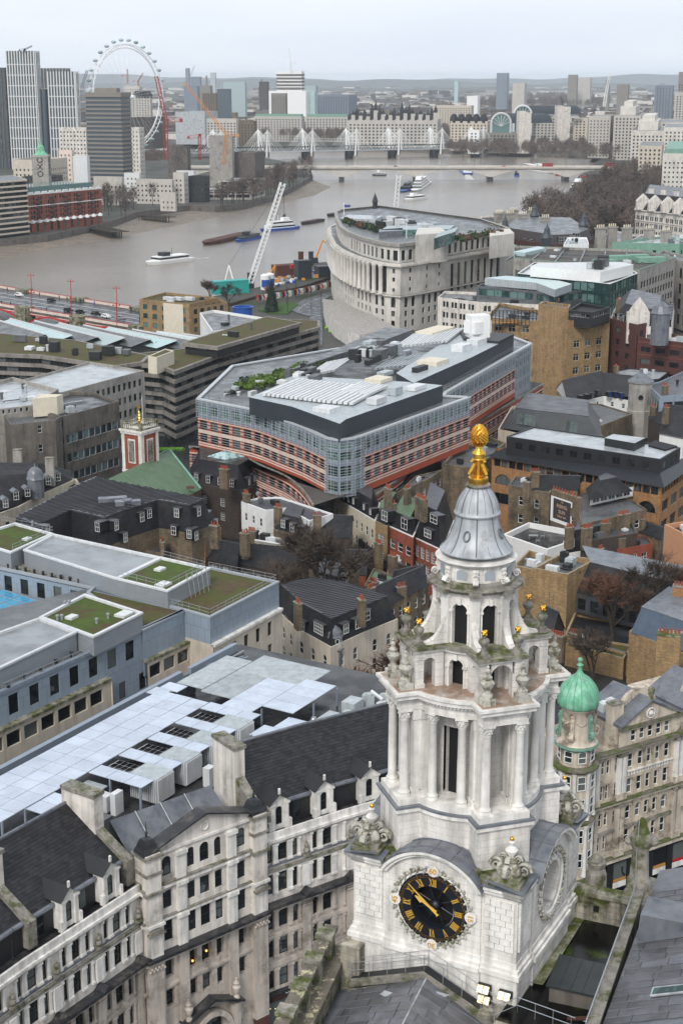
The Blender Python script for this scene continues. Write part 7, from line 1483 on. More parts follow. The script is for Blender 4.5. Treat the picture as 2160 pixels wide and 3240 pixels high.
ZR=building('zinc_roofed_house','blue-grey zinc mansard house with a big buff brick chimney at the right edge',pts(K3,22,(1215,1560),(1400,1640),(1700,1760),(1750,1500),(1440,1380)),12,22,'brick_yellow','lead',clutter=2);hip_roof(ZR,pts(K3,22,(1225,1570),(1420,1640),(1700,1740),(1740,1520),(1450,1400)),22,26,1.2,'zinc' if MATS.get('zinc')or mat('zinc',(.13,.165,.21),.4,.15,1,.1)else '','lead')
chimney(ZR,K3(1478,1580,28),(1,-.3),20,28,3.2,2.2,6,'brick_yellow','terracotta','stone_moss');chimney(ZR,K3(1535,1290,27),(1,-.3),20,27.5,1.6,1.6,3,'brick_orange')
house('small brick hut with dark pointed roof and red pots beside the tower urns',pts(K3,19,(600,1620),(690,1640),(790,1550),(720,1480)),11,19,23,'brick_brown','gable',pots=pt(K3,[(735,1590,23,2.6,7)]))
house('mossy low roof court behind the green copper dome',pts(K3,17,(800,1640),(1180,1740),(1240,1650),(900,1600)),11,17,17.4,'brick_yellow','flat',capm='moss_roof')
ZB_=building('zinc_vaulted_office','grey zinc clad office roof with big glazed panels behind the black office',pts(K3,23,(360,240),(560,290),(1050,330),(1010,180),(450,90)),12,23,'cream_stone','dark_metal');hip_roof(ZB_,pts(K3,23.5,(375,235),(560,262),(1040,320),(1020,165),(480,95)),23.5,28,3.2,'zinc_dark' if MATS.get('zinc_dark')or mat('zinc_dark',(.075,.08,.085),.4,.15,.5,0,.1,brick=(6,.45,(.03,.03,.03),.03,.1))else '','lead_grey_roof')
iz=V2(ZB_.location)
for a,b,c,d_ in(((475,205),(600,225),(605,155),(485,138)),((745,245),(870,268),(880,200),(755,180))):
 P=[(*K3(x,y,z),z+.1)for(x,y),z in((a,25),(b,25),(c,28),(d_,28))];P=[(x-iz.x,y-iz.y-.5,z)for x,y,z in P]
 for i in range(5):q=MB();f=lambda s,t:[P[0][k]*(1-s)*(1-t)+P[1][k]*s*(1-t)+P[2][k]*s*t+P[3][k]*(1-s)*t for k in range(3)];q.poly([f(i/5+.01,0),f((i+1)/5-.01,0),f((i+1)/5-.01,1),f(i/5+.01,1)]);q.build('roof_light','glass_pale',ZB_)
WC=building('white_court_house','white walled court with slate roof and blue dormers left of the octagonal tower',pts(K4,19,(430,565),(575,530),(690,550),(760,540),(740,480),(550,455),(430,520)),12,19,'white_paint','slate',fl=(16.6,3,1,1.3),bay=3.6,pat=[(1.2,1.0)],style='sash');gable_roof(WC,pts(K4,19.2,(430,560),(575,520),(550,458),(380,500)),19.2,23.5,'slate_tile','white_paint');gable_roof(WC,pts(K4,19.2,(565,520),(740,535),(740,480),(560,460)),19.2,23,'slate_tile','white_paint')
for x,y in((485,540),(510,535),(530,530),(555,520),(600,525),(625,525),(650,530)):dormer(WC,K4(x,y,20),-1.2,19.5,.9,1.2,1.4,'blue_paint' if x>590 else 'dark_metal')
OT=thing('octagonal_tower','pale octagonal church tower with lead cap and round window','tower',(*K4(712,690,12),12));io=V2(OT.location);q=MB();q.lathe([(3.4,12),(3.4,19),(3.2,19.2),(3.2,26.2),(3.5,26.3),(3.5,26.6)],8,0,0,None,.2);q.build('shaft','concrete_pale',OT);q=MB();q.lathe([(3.6,26.6),(2.6,27.3),(1.4,28.3),(.5,28.8),(.5,29.6),(0,30)],8,0,0,None,.2);q.build('lead_cap','lead',OT);q=MB();q.path([(.55*cos(t)-.4,-3.12,22.8+.55*sin(t))for t in[pi*i/8 for i in range(17)]],.12,5);q.build('round_window','black',OT);q=MB();q.poly([(.5*cos(t)-.4,-3.1,22.8+.5*sin(t))for t in[pi*i/8 for i in range(16)]]);q.build('round_pane','black',OT)
house('white gabled house with dark roof behind small bare trees at the right edge',pts(K4,20,(800,680),(896,700),(960,600),(840,590)),12,20,24.5,'white_paint','gable',(16,3.2,1,1.7),3,1.1,'sash2');house('brown roofed wing right of the octagonal tower',pts(K4,20,(755,620),(800,640),(880,580),(790,560)),12,20,21.5,'brick_brown','gable')
house('low roofs with green skylights and scaffold behind the zinc office',pts(K4,19.5,(340,600),(560,650),(690,600),(560,560),(420,555)),12,19.5,20,'brick_stock','flat',capm='roof_grey');house('glass fronted grey block at the right edge above the white house',pts(K4,25,(750,480),(800,470),(960,400),(960,520),(800,530)),12,25,25.4,'grey_clad','flat',(20.4,4,1,3),3,2.6,'thin',frame='grey_louvre');house('white rooftop storey over black dormers before the purple block',pts(K4,22.5,(600,430),(700,465),(800,460),(840,430),(680,415)),12,22.5,23,'dark_metal','flat',(20,3,1,1.5),3,1.3,capm='roof_pale')
TN=building('tan_brick_tower','tall blank ochre brick lift tower beside green-vested scaffolders',pts(K4,38,(310,155),(432,172),(440,158),(340,145)),10,38,'brick_yellow','roof_grey',par=.6)
T2=building('tan_bay_building','ochre brick building with bay windows and black glazed attic',pts(K4,35.5,(430,225),(600,205),(600,170),(440,180)),10,35.5,'brick_yellow','roof_dark','building',(12,3.9,5,2.0),4.4,[(1,2.2)],'cross','cream_paint','glass');building('black_attic','black glazed attic storey on the ochre bay windowed building',pts(K4,38.3,(432,180),(525,190),(600,168),(480,150)),33.8,38.3,'dark_metal','black',fl=(36.6,2,1,1.0),bay=1.6,pat=[(.1,1.4)],style='thin',frame='plant_white')
T3=building('scaffolded_building','ochre brick building under scaffold with black roof frames left of the lift tower',pts(K4,31.5,(100,210),(310,225),(315,180),(150,150)),10,31.5,'brick_yellow','roof_dark','building',(12,3.9,5,2.0),4.4,[(1,2.2)],'cross','cream_paint','glass',clutter=5)
SCF=thing('scaffold','steel scaffold with netting frames on the ochre building','scaffold',(*K4(150,260,20),10));isc=V2(SCF.location);A,B=K4(120,240,30),K4(300,240,30)
q=MB()
for i in range(13):
 p=A.lerp(B,i/12)+Vector((0,-1.2))-isc
 for o_ in(0,1.2):q.tube((p.x,p.y+o_,12 if i<4 else 30),(p.x,p.y+o_,34.5),.09,4)
for z in(14,17,20,23,26):q.tube((*(A-isc+Vector((0,-1.2))),z),(*(A.lerp(B,.25)-isc+Vector((0,-1.2))),z),.09,4)
for z in(30,32,34.4):q.tube((*(A-isc+Vector((0,-1.2))),z),(*(B-isc+Vector((0,-1.2))),z),.1,4)
q.build('tubes','dark_metal',SCF);q=MB();q.box(*(A-isc)[:2],30.4,(B-isc).x,(A-isc).y+2,30.6);q.build('boards','wood',SCF)
for x,y,z,l in((90,178,32,'worker in hi-vis green vest on the scaffold, left of two'),(105,178,32,'worker in hi-vis green vest on the scaffold, right of two'),(418,412,15.5,'worker in hi-vis green vest beside the lift tower foot'),(392,108+50,38.2,'worker in red jacket at the top of the ochre lift tower')):c=K4(x,y,z);person(c.x,c.y,z,-1.5,'red_paint' if 'red' in l else 'hi_vis',label=l,helmet='white_paint')
PB=building('purple_brick_office','dark purple-brown brick office with small square windows',pts(K4,34,(525,228),(600,215),(710,240),(750,232),(735,220),(600,205)),10,34,'purple_brick','roof_pale','office building',(13,3.5,6,1.6),4.6,[(1.4,1.6)],'mull','dark_metal','glass',clutter=4)
building('purple_brick_wing','right wing of the purple brick office with triple windows',pts(K4,30.5,(712,290),(960,320),(960,290),(760,265)),10,30.5,'purple_brick','roof_pale','office building',(12.5,3.5,5,1.5),4.6,[(.8,3)],'mull','dark_metal','glass',clutter=8,bands=[(29.2,.2,.03,'brick_red'),(25.6,.15,.03,'brick_red')])
GH=house('slate roofed stone hall with shaped gable and lead dome turret',pts(K4,33,(600,215),(700,245),(850,250),(860,180),(640,130)),10,33,37.5,'portland','mansard',(28.5,3,1,2.2),2.4,1.2,'sash',4,name='gabled_hall',cat='building');ig=V2(GH.location)
c=K4(710,200,36);q=MB();q.prism([c+Vector(v)for v in((-3.2,-2),(3.2,-2),(3.2,0),(-3.2,0))],28,37);q.add([(c.x-3.2,c.y-2,37),(c.x+3.2,c.y-2,37),(c.x+1.6,c.y-2,39.5),(c.x,c.y-2,41.5),(c.x-1.6,c.y-2,39.5)],[(0,1,2,3,4)]);off(q,ig);q.build('shaped_gable','portland',GH);q=MB();c=K4(806,175,40)-ig;q.lathe([(2.6,30),(2.6,38.6),(2.9,38.8),(2.5,39.4),(2,40.8),(1,41.8),(.2,42),(0,43)],12,c.x,c.y);q.build('domed_turret','lead',GH)
# ================================================================ curved classical block by the river
U1=crop(1000,620,.78125);U2=crop(700,740,.46875);U3=crop(1560,640,.67)
UH=thing('curved_stone_block','great curved white stone building with giant columns and a planted roof by the river','office building',(20,610,5));iu=V2(UH.location)
ub=pts(U1,31.6,(58,130),(62,165),(80,200),(110,222),(160,245),(230,266),(285,276),(340,281),(420,270),(525,252));ue=U1(800,205,31.6)
def arcpts(P):return P
mat('unilever',(.60,.565,.51),.8,.12,.2,.2,.1,col2=(.42,.39,.35),mix2=(.52,.7),sc2=.12)
ss=[];q=MB()
for i in range(len(ub)-1):
 A,B=ub[i],ub[i+1];L=(B-A).length;fl_=i>=6
 rows=[(18-11+.0,9.6,reg(L,4.4,[(1.3,1.8)]),False),(11.3,13.5,reg(L,4.4,[(1.3,1.8)]),False),(14.8,18.8,reg(L,4.4,[(1.1,2.2)]),True)]
 if fl_:rows+=[(21,22.4,reg(L,9,[(4,1.3)]),False),(25,26.6,reg(L,9,[(4,1.3)]),False),(28.2,30,reg(L,9,[(4,1.3)]),False)]
 ss+=facade(q,A,B,4,31,rows,.4)
 if not fl_:d=(B-A)/L;nn=Vector((d.y,-d.x))
A,B=ub[-1],ue;L=(B-A).length;ss+=facade(q,A,B,4,31,[(17.5,29,reg(L-8,5.2,[(1.2,2.6)]),False)],.6)
off(q,iu);q.build('wall','unilever',UH);put_windows(UH,ss,'mull','dark_metal','glass',name='window')
back=[ue+Vector((-8,45)),ub[0]+Vector((25,40)),ub[0]+Vector((3,14))]
loop=ub+[ue]+back
for z,h,e in((31,.7,1.3),(31.7,.5,.8),(19.2,.5,.5)):q=MB();P=ccw(loop);O=inset(P,-e);I=inset(P,.3);[q.add([(*O[i],z),(*O[(i+1)%len(P)],z),(*O[(i+1)%len(P)],z+h),(*O[i],z+h),(*I[(i+1)%len(P)],z+h),(*I[i],z+h),(*I[i],z),(*I[(i+1)%len(P)],z)],[(0,1,2,3),(3,2,4,5),(6,7,1,0)])for i in range(len(P))];off(q,iu);q.build('cornice','unilever',UH)
for i in range(6):
 A,B=ub[i],ub[i+1];L=(B-A).length;d=(B-A)/L;nn=Vector((d.y,-d.x));n=max(1,round(L/5.2))
 q=MB();q.prism([A+nn*.04,B+nn*.04,B,A],20.5,30.6);off(q,iu);q.build('colonnade_shade_glazing','dark_metal',UH)  # glazing coloured dark to put shade into the gaps between the columns
 for k in range(n):p=A+d*(L*(k+.5)/n)+nn*1.1-iu;q=MB();q.lathe([(1.1,19.7),(1.1,20.2),(.9,20.5),(.85,29.8),(1.15,30.4),(1.2,31)],10,p.x,p.y);q.build('giant_column','unilever',UH,smooth=40);p=A+d*(L*k/n);q=MB();q.prism([p+nn*.35-d*.35,p+nn*.35+d*.35,p+d*.35,p-d*.35],20,31);off(q,iu);q.build('wall_pier','unilever',UH)
q=MB();P=inset(ccw(loop),-.9);q.prism(P,19.2,19.7);off(q,iu);q.build('column_base_ledge','unilever',UH)
up=inset(ccw(loop),2.6);q=MB();ss=[]
for i in range(len(up)):
 A,B=up[i],up[(i+1)%len(up)];d=B-A;L=d.length
 if L<2:q.poly([(*A,32),(*B,32),(*B,38.5),(*A,38.5)]);continue
 ss+=facade(q,A,B,32,38.5,[(32.8,36.8,reg(L,4.4,[(1,2.3)]),False)],.4)
off(q,iu);q.build('attic_wall','unilever',UH);put_windows(UH,ss,'mull','dark_metal','glass')
q=MB();I=inset(up,.8);O=inset(up,-.8);[q.add([(*O[i],38.4),(*O[(i+1)%len(up)],38.4),(*O[(i+1)%len(up)],39.6),(*O[i],39.6),(*I[(i+1)%len(up)],39.6),(*I[i],39.6)],[(0,1,2,3),(3,2,4,5)])for i in range(len(up))];off(q,iu);q.build('parapet','concrete_pale',UH)
q=MB();q.poly([(*p,38.6)for p in inset(up,.6)]);q.poly([(*p,31.9)for p in ccw(loop)]);off(q,iu);q.build('roof','roof_grey',UH)
bc=U1(440,205,36);q=MB();q.prism(ccw(pts(U1,36,(400,225),(530,215),(500,190),(410,195))),31,42.5);off(q,iu);q.build('corner_block','unilever',UH);q=MB();q.prism(ccw(pts(U1,36,(700,205),(800,190),(780,170),(700,180))),31,40);off(q,iu);q.build('corner_block','unilever',UH)
for(a,b,c,z,m)in(((130,75),(270,80),(240,95),40,'roof_pale'),((290,120),(560,118),(540,135),41,'glass_green'),((350,105),(480,112),(470,120),41,'roof_pale'),((495,150),(575,125),(560,145),43,'glass_green'),((255,135),(350,130),(350,140),41,'lead')):
 q=MB();q.prism(ccw(quad3(*[U1(*p,z)for p in(a,b,c)])),38.6,z);off(q,iu);q.build('roof_pavilion',m,UH)
roof_clutter(UH,ccw(pts(U1,39,(200,110),(480,150),(540,120),(300,100))),38.6,30,2,2.0)
for i in range(44):
 t=i/43;x,y=(110+280*t,95+75*t+rg.uniform(-10,4))if i<26 else(570+190*(i-26)/18,175-30*(i-26)/18+rg.uniform(-14,4));c=U1(x,y,40)-iu;q=MB();r=rg.uniform(1,2.4)
 for k in range(24):a,b=rg.uniform(0,6.28),rg.uniform(-.3,1.2);p=Vector((c.x+r*cos(a)*cos(b),c.y+r*sin(a)*cos(b),39.5+r*sin(b)*.8));u=Vector((rg.uniform(-1,1),rg.uniform(-1,1),rg.uniform(-1,1)))*.5;w=Vector((rg.uniform(-1,1),rg.uniform(-1,1),rg.uniform(-1,1)))*.5;q.poly([p-u,p+w,p+u,p-w])
 q.sph((c.x,c.y,39.5),r*.7,7,None,.7);q.build('roof_shrub',rg.choice(['leaf','shrub_dark','twig_red','leaf']),UH)
q=MB();c=U1(238,60,40)-iu;q.lathe([(1.2,41),(1.2,44),(1.5,44.2),(1,46),(.2,48),(0,49)],8,c.x,c.y);q.build('roof_turret','dark_metal',UH)
for x,y,z0,z1 in((364,240,31.6,47),(112,80,40,46)):q=MB();c=U1(x,y,z0)-iu;q.tube((c.x,c.y,z0),(c.x,c.y,z1),.16,5);q.build('flagpole','white_paint',UH)
fl=thing('union_flag','small red white and blue flag flying on the curved block roof','flag',(*U1(112,80,40),45));
for z0,z1,m in((-1.2,0,'blue_paint'),(-.75,-.45,'red_paint')):q=MB();q.prism([(0,0),(3,.3),(3,.36),(0,.06)],45+z0,45+z1);q.build('cloth',m,fl)
lw=pts(U1,9,(25,430),(40,490),(75,530),(130,565),(175,580));q=MB();q.prism(ccw(lw+[U1(330,550,9),U1(100,440,9)]),4,10.5);off(q,iu);q.build('plinth_wall','stone',UH)
MD=dict(style='thin',frame='dark_metal',glass='glass')
building('gridded_stone_office','pale stone office with small paired windows and glazed attic right of the curved block',pts(U1,30,(492,410),(660,430),(900,440),(960,400),(520,385)),6,30,'portland','roof_grey','office building',(9,3.6,6,1.9),3.6,[(.6,1),(2,1)],clutter=6,**MD)
b=building('glass_roofed_office','stepped office with glazed attic band and pale glass roof',pts(U3,33,(-80,395),(200,420),(300,435),(455,405),(380,370),(60,345)),10,33,'roof_grey','lead_grey_roof','office building',(30,3,1,2.2),3,[(.05,2.9)],style='thin',frame='dark_metal',glass='glass_green');q=MB();q.prism(ccw(pts(U3,36,(-40,350),(200,372),(290,405),(370,378),(310,362),(60,340))),33,35.5,0,1);off(q,V2(b.location));q.build('roof_lantern',['plant_grey','glass_pale'],b)
b=building('white_roofed_office','office with big flat white roof box and wide white eaves',pts(U3,36,(115,335),(550,385),(680,335),(600,290),(190,285)),8,36,'glass_green','plant_white','office building',(10,3.8,7,2.8),3,[(.1,2.8)],style='thin',frame='dark_metal',glass='glass_green',cope='white_paint');q=MB();q.prism(ccw(pts(U3,39.5,(175,300),(505,328),(660,292),(600,280),(380,282),(210,285))),35.8,39.4,0,1);off(q,V2(b.location));q.build('roof_box',['white_paint','plant_white'],b);roof_clutter(b,ccw(pts(U3,39.5,(420,315),(520,320),(600,295),(500,290))),39.4,6,1,2)
b=building('copper_edged_block','wide block with dark gridded flat roof and pale green copper edging',pts(U3,36,(95,262),(690,318),(860,260),(700,225),(95,205)),6,36,'concrete_pale','brick_brown','office building',(9,4,6,2.4),3.4,[(.5,2.3)],clutter=10,cope='copper_pale',**MD);ib_=V2(b.location)
for i in range(6):q=MB();A,B=U3(150+95*i,220,35.4),U3(60+115*i,275+5*i,35.4);q.tube((*(A-ib_),35.4),(*(B-ib_),35.4),.4,4);q.build('roof_gutter','roof_grey',b)
for i in range(2):q=MB();A,B=U3(110,232+16*i,35.4),U3(660,262+20*i,35.4);q.tube((*(A-ib_),35.4),(*(B-ib_),35.4),.4,4);q.build('roof_gutter','roof_grey',b)
for x,y,w in((585,255,9),(680,250,8),(740,262,11),(520,275,8)):q=MB();q.obox(U3(x,y,37),(1,.2),35.3,37.3,w,4);off(q,ib_);q.build('copper_roof_box','copper_pale',b)
q=MB();q.prism(ccw(pts(U3,36,(95,240),(210,215),(250,222),(150,245))),35,36.6);off(q,ib_);q.build('roof_light','glass_pale',b)
building('long_grey_block','stone block with tall dark bays along the right edge below green copper roofs',pts(U3,30,(690,385),(860,305),(960,330),(960,300),(800,260),(680,330)),6,33,'concrete_pale','roof_grey','office building',(8,6,4,4),4.5,[(1.2,2.2)],**MD,clutter=4)
h=house('purple slated mansion block with white dormers and metal pepper pot turrets',pts(U3,33,(30,150),(270,190),(410,185),(470,160),(380,100),(100,95)),6,32,36,'purple_brick','mansard',(28,4,1,2),3,1.4,'sash',2.2,'sign_black','roof_grey',name='mansion_block',cat='building',dorm=dm(U3,32.3,[(150,185),(180,188),(320,180),(345,178),(370,172),(395,160)],-1.3),dw=2.4,dh=2.4)
for x,y in((252,165),(425,105),(195,60),(55,125)):c=U3(x,y,37);t=thing('roof_turret',{252:'pepper pot turret with metal cap in the middle of the purple mansion roof',425:'pepper pot turret at the right end of the purple mansion roof',195:'pepper pot turret standing farthest back among stone chimneys',55:'small pepper pot turret at the left of the mansion roofs'}[x],'turret',(c.x,c.y,30));q=MB();q.lathe([(2.2,30),(2.2,36.5),(2.6,36.7),(1.6,38.5),(1.2,40),(1.3,40.3),(.5,41.5),(0,43)],8);q.build('shell','blue_clad',t)
for i,(x,y)in enumerate(((30,55),(80,60),(95,45),(140,65),(182,45),(245,80),(25,60),(505,130),(560,125),(630,130),(735,135),(815,145))):
 c=U3(x,y,37);t=thing('stone_chimney',['broad pale chimney stack standing farthest left before the river','pale chimney stack second from the left before the river','pale chimney stack third from the left before the river','pale chimney stack fourth from the left, above the slate roof','pale chimney stack close behind the metal roof turret','tall pale chimney stack just left of the tree belt','pale chimney stack tucked beside the farthest left one','pale chimney stack right of the purple mansion roof','pale chimney stack second to the right of the purple mansion','pale chimney stack in front of the tree belt centre','pale chimney stack before the ornate mansion, left of two','pale chimney stack before the ornate mansion, right of two'][i],'chimney',(c.x,c.y,28),.4,'pale chimney stacks on the roofs before the river');q=MB();q.box(-2.2,-1,28,2.2,1,38);q.box(-2.5,-1.3,37.4,2.5,1.3,38);q.build('stack','concrete_pale',t)
 for k in range(4):q=MB();q.lathe([(.35,38),(.28,39.3)],6,-1.6+k*1.05,0);q.build('pot','cream_paint',t)
for l,P,z,w,r in(('slate roofed riverside block under the big stone chimneys',[(-60,100),(180,100),(250,90),(200,55),(-60,65)],33,'portland','slate'),('low grey roofed blocks behind the purple mansion roof, with dormers',[(480,180),(640,190),(720,165),(560,130)],31,'portland','roof_grey'),('pale roofed range with lanterns along the far right',[(640,185),(960,210),(960,165),(700,150)],32,'portland','roof_grey'),('white low block with parapet in the middle roofs',[(330,200),(450,195),(440,165),(350,165)],36,'white_paint','roof_pale'),('glass and steel roofs with blue patch at the right edge',[(560,190),(880,195),(960,180),(800,160)],34,'copper_pale','roof_pale')):
 building('riverside_block',l,pts(U3,z,*P),6,z,w,r,clutter=5,fl=(z-5,4,1,2),bay=4,pat=[(1,1.4)],**MD)
building('temple_mansion','ornate pale stone mansion with steep slate roofs and gables at the right edge',pts(cB,27,(1350,815),(1480,830),(1640,850),(1640,790),(1380,760)),6,27,'portland','slate','building',(8.5,4.2,4,2.6),4.2,[(.6,1.2),(2.2,1.2)],bands=[(12,.4,.4,'portland'),(20.5,.4,.4,'portland'),(26.4,.6,.8,'portland')],**MD)
P=ccw(pts(cB,27,(1350,815),(1480,830),(1640,850),(1640,790),(1380,760)));R_=[o for o in S.objects if o.name=='temple_mansion'][0];hip_roof(R_,P,27,36,5,'slate')
for x in(1385,1440,1500,1555):c=cB(x,818+(x-1385)*.12,27);q=MB();q.prism(ccw([c+Vector(v)for v in((-4,-1),(4,-1),(4,4),(-4,4))]),27,32);q.add([(c.x-4,c.y-1,32),(c.x+4,c.y-1,32),(c.x,c.y-1,36),(c.x-4,c.y+5,32),(c.x+4,c.y+5,32),(c.x,c.y+5,36)],[(0,1,2),(0,2,5,3),(1,4,5,2)]);off(q,V2(R_.location));q.build('stone_gable','portland',R_);chimney(R_,c+Vector((5,5)),(1,0),30,39,3,1.5,0,'portland')
# ================================================================ river, banks
mat('river_water',(.285,.255,.22),.16,.16,.012,0,0,spec=.5);w_=MATS['river_water'];t=w_.node_tree;b=t.nodes['Principled BSDF'];g=t.nodes.new('ShaderNodeNewGeometry');mp=t.nodes.new('ShaderNodeMapping');mp.inputs['Scale'].default_value=(.18,.5,.3);n=t.nodes.new('ShaderNodeTexNoise');n.inputs['Scale'].default_value=1;n.inputs['Detail'].default_value=6;n.inputs['Roughness'].default_value=.6;bp=t.nodes.new('ShaderNodeBump');bp.inputs['Distance'].default_value=1.1;bp.inputs['Strength'].default_value=.55
ln(t,g.outputs['Position'],mp.inputs[0]);ln(t,mp.outputs[0],n.inputs['Vector']);ln(t,n.outputs['Fac'],bp.inputs['Height']);ln(t,bp.outputs[0],b.inputs['Normal'])
def land(name,P,z,m,base=-1.4,wall='concrete'):q=MB();q.prism(ccw(P),base,z,0,1);return q.build(name,[wall,m],kind='structure')
q=MB();q.poly([(-900,560,0),(700,560,0),(700,2600,0),(-900,2600,0)]);q.build('river','river_water',kind='structure')
mat('bank_ground',(.10,.095,.085),.9,.3,.05,col2=(.05,.07,.03),mix2=(.5,.62),sc2=.03)
mat('beach',(.22,.185,.15),.85,.3,.1,col2=(.26,.21,.15),mix2=(.56,.64),sc2=.05,wet=.3)
SBK=[(-2500,900),(-211,952),(-187,979),(-161,1069),(-153,1148),(-137,1180),(-119,1215),(-97,1200),(-80,1230),(-60,1300),(-44,1430),(-30,1588),(-34,1690),(-60,1850),(-110,2000),(-230,2150),(-600,2400),(-2500,2600)]
land('south_bank_ground',SBK,5,'bank_ground')
land('near_bank_ground',[(-2500,-200),(-2500,585),(-170,600),(-80,640),(-66,690),(-34,745),(-6,800),(20,790),(45,760),(70,800),(110,950),(175,1250),(214,1443),(240,1581),(300,1850),(335,1990),(480,2300),(2500,2400),(2500,-200)],5.0,'bank_ground')
land('westminster_ground',[(-900,2560),(-300,2420),(60,2250),(340,2020),(2500,2300),(2500,3200),(-900,3200)],5,'bank_ground')
q=MB();BW=[(-300,925),(-211,951),(-187,978),(-161,1068),(-153,1147),(-119,1214),(-97,1199),(-60,1299),(-30,1587)];BO=[(-300,850),(-199,893),(-182,940),(-146,1000),(-118,1083),(-100,1150),(-56,1281),(-16,1420),(-6,1480)]
for i in range(8):q.poly([(*BO[i],-.3),(*BO[i+1],-.3),(*BW[i+1],1.6),(*BW[i],1.6)])
q.build('foreshore','beach',kind='structure')
def quay(name,label,L,z0,z1,w,m='stone_moss'):
 t=thing(name,label,'wall',(*L[0],0));q=MB();m='concrete';it_=V2(L[0])
 for a,b in zip(L,L[1:]):a,b=V2(a),V2(b);d=(b-a).normalized();n_=Vector((d.y,-d.x));q.prism(ccw([a,b,b+n_*w,a+n_*w]),z0,z1)
 off(q,it_);q.build('wall',m,t);return t
quay('river_wall','mossy stone river wall along the far bank',SBK[1:13],-.5,6,.8)
def piles(label,a,b,rows,zt):
 t=thing('timber_jetty',label,'jetty',(*a,0));a,b=V2(a),V2(b);d=(b-a).normalized();n_=Vector((-d.y,d.x));L=(b-a).length
 for i in range(int(L/2.6)):
  for r in range(rows):q=MB();p=d*i*2.6+n_*r*4;q.tube((*p,-1),(*p,zt),.4,6);q.build('pile','bark',t)
 q=MB();q.prism([(-n_.x,-n_.y),tuple(d*L-n_),tuple(d*L+n_*4*rows),tuple(n_*4*rows)],zt-1.2,zt-.8);q.build('deck','bark',t)
piles('dark timber jetty on piles by the red brick block',cA(365,910,2),cA(520,940,2),3,5.5);piles('dark timber jetty on piles halfway along the beach',cA(640,860,2),cA(775,870,2),2,5.5)
# ================================================================ far buildings
def fb(name,label,f0,xl,xc,xr,yt,Y,z0=5,ang=.35,wall='portland',roof='roof_grey',**k):
 ox,oy=f0;s_=.68878;r=lambda x:((ox+x*s_-1080)/FPX)/(CP-(oy+yt*s_-1620)/FPX*SP)
 C_=Vector((r(xc)*Y,Y));dl,dr=Vector((-cos(ang),sin(ang))),Vector((sin(ang),cos(ang)));P=[C_]
 def ext(x,d):t=(r(x)*C_.y-C_.x)/(d.x-r(x)*d.y);return C_+d*max(2,min(abs(t),160))
 L=ext(xl,dl);R=ext(xr,dr)if xr>xc else C_+dr*14;z1=zat(oy+yt*s_,Y)
 k.setdefault('fl',(z0+2,3.6,max(1,int((z1-z0-3)/3.6)),1.8));k.setdefault('bay',3.6);k.setdefault('pat',[(.9,1.8)]);k.setdefault('style','thin');k.setdefault('frame','dark_metal')
 P=[L,C_,R,L+R-C_];return building(name,label,P,z0,z1,wall,roof,'building',**k),z1,P
oA,oB=(0,100),(1080,100)
def farc(x,y0,Y,f0=oB):px,py=f0[0]+x*.68878,f0[1]+y0*.68878;return Vector((((px-1080)/FPX)/(CP-(py-1620)/FPX*SP)*Y,Y)),zat(py,Y)
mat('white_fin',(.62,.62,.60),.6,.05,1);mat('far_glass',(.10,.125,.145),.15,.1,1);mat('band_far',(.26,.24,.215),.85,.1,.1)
def fins(R,P,z1,z0,st,m='white_fin',hz=0,w=.7):
 c0=V2(R.location)
 for A,B in((P[0],P[1]),(P[1],P[2])):
  d=(B-A);L=d.length;d/=L;n_=Vector((d.y,-d.x));q=MB()
  for i in range(int(L/st)+1):p=A+d*i*st;q.prism([p+n_*.8,p+d*w+n_*.8,p+d*w,p],z0,z1)
  if hz:
   for j in range(int((z1-z0)/hz)):q.prism([A+n_*.6,B+n_*.6,B,A],z0+j*hz,z0+j*hz+.8)
  off(q,c0);q.build('facade_frame',m,R)['kind']='stuff'
DK_='dark_metal';mat('bridge_stone',(.52,.49,.45),.8,.12,.1,.2)
tw=[('tall white finned glass tower with a building crane on top',27,160,178,88,1700,'white_fin',3.2,11),('second white finned glass tower, shorter, right of the tallest',218,345,360,183,1690,'white_fin',3.4,11),('grey stone tower with dark cap between two white towers',185,300,322,168,1850,'concrete_pale',4,12),('dark brown finned tower at the left edge',-60,20,32,165,1720,'concrete',4,0),('dark glass tower between the two white towers',186,205,218,265,1640,'dark_metal',5,0)]
for l,a,b,c,y,Y,m,st,hz in tw:R,z1,P=fb('glass_tower',l,oA,a,b,c,y,Y,wall='far_glass',fl=None,ang=.25);fins(R,P,z1,5,st,m,hz,1.15)
R,z1,P=fb('concrete_tower_block','tall concrete tower block with dark horizontal window bands',oA,393,553,597,283,1300,wall='far_glass',fl=None,ang=.3)
i0=V2(R.location)
for j in range(24):q=MB();O=inset(ccw(P),-.5);z=7+j*3.45;q.prism(O,z,z+1.5)if z<z1-2 else None;off(q,i0);q.build('floor_band','band_far',R)if q.v else None
q=MB();q.prism(inset(ccw(P),-.7),z1-3,z1+.5);q.prism(inset(ccw(P),6),z1,z1+4);off(q,i0);q.build('crown','band_far',R)
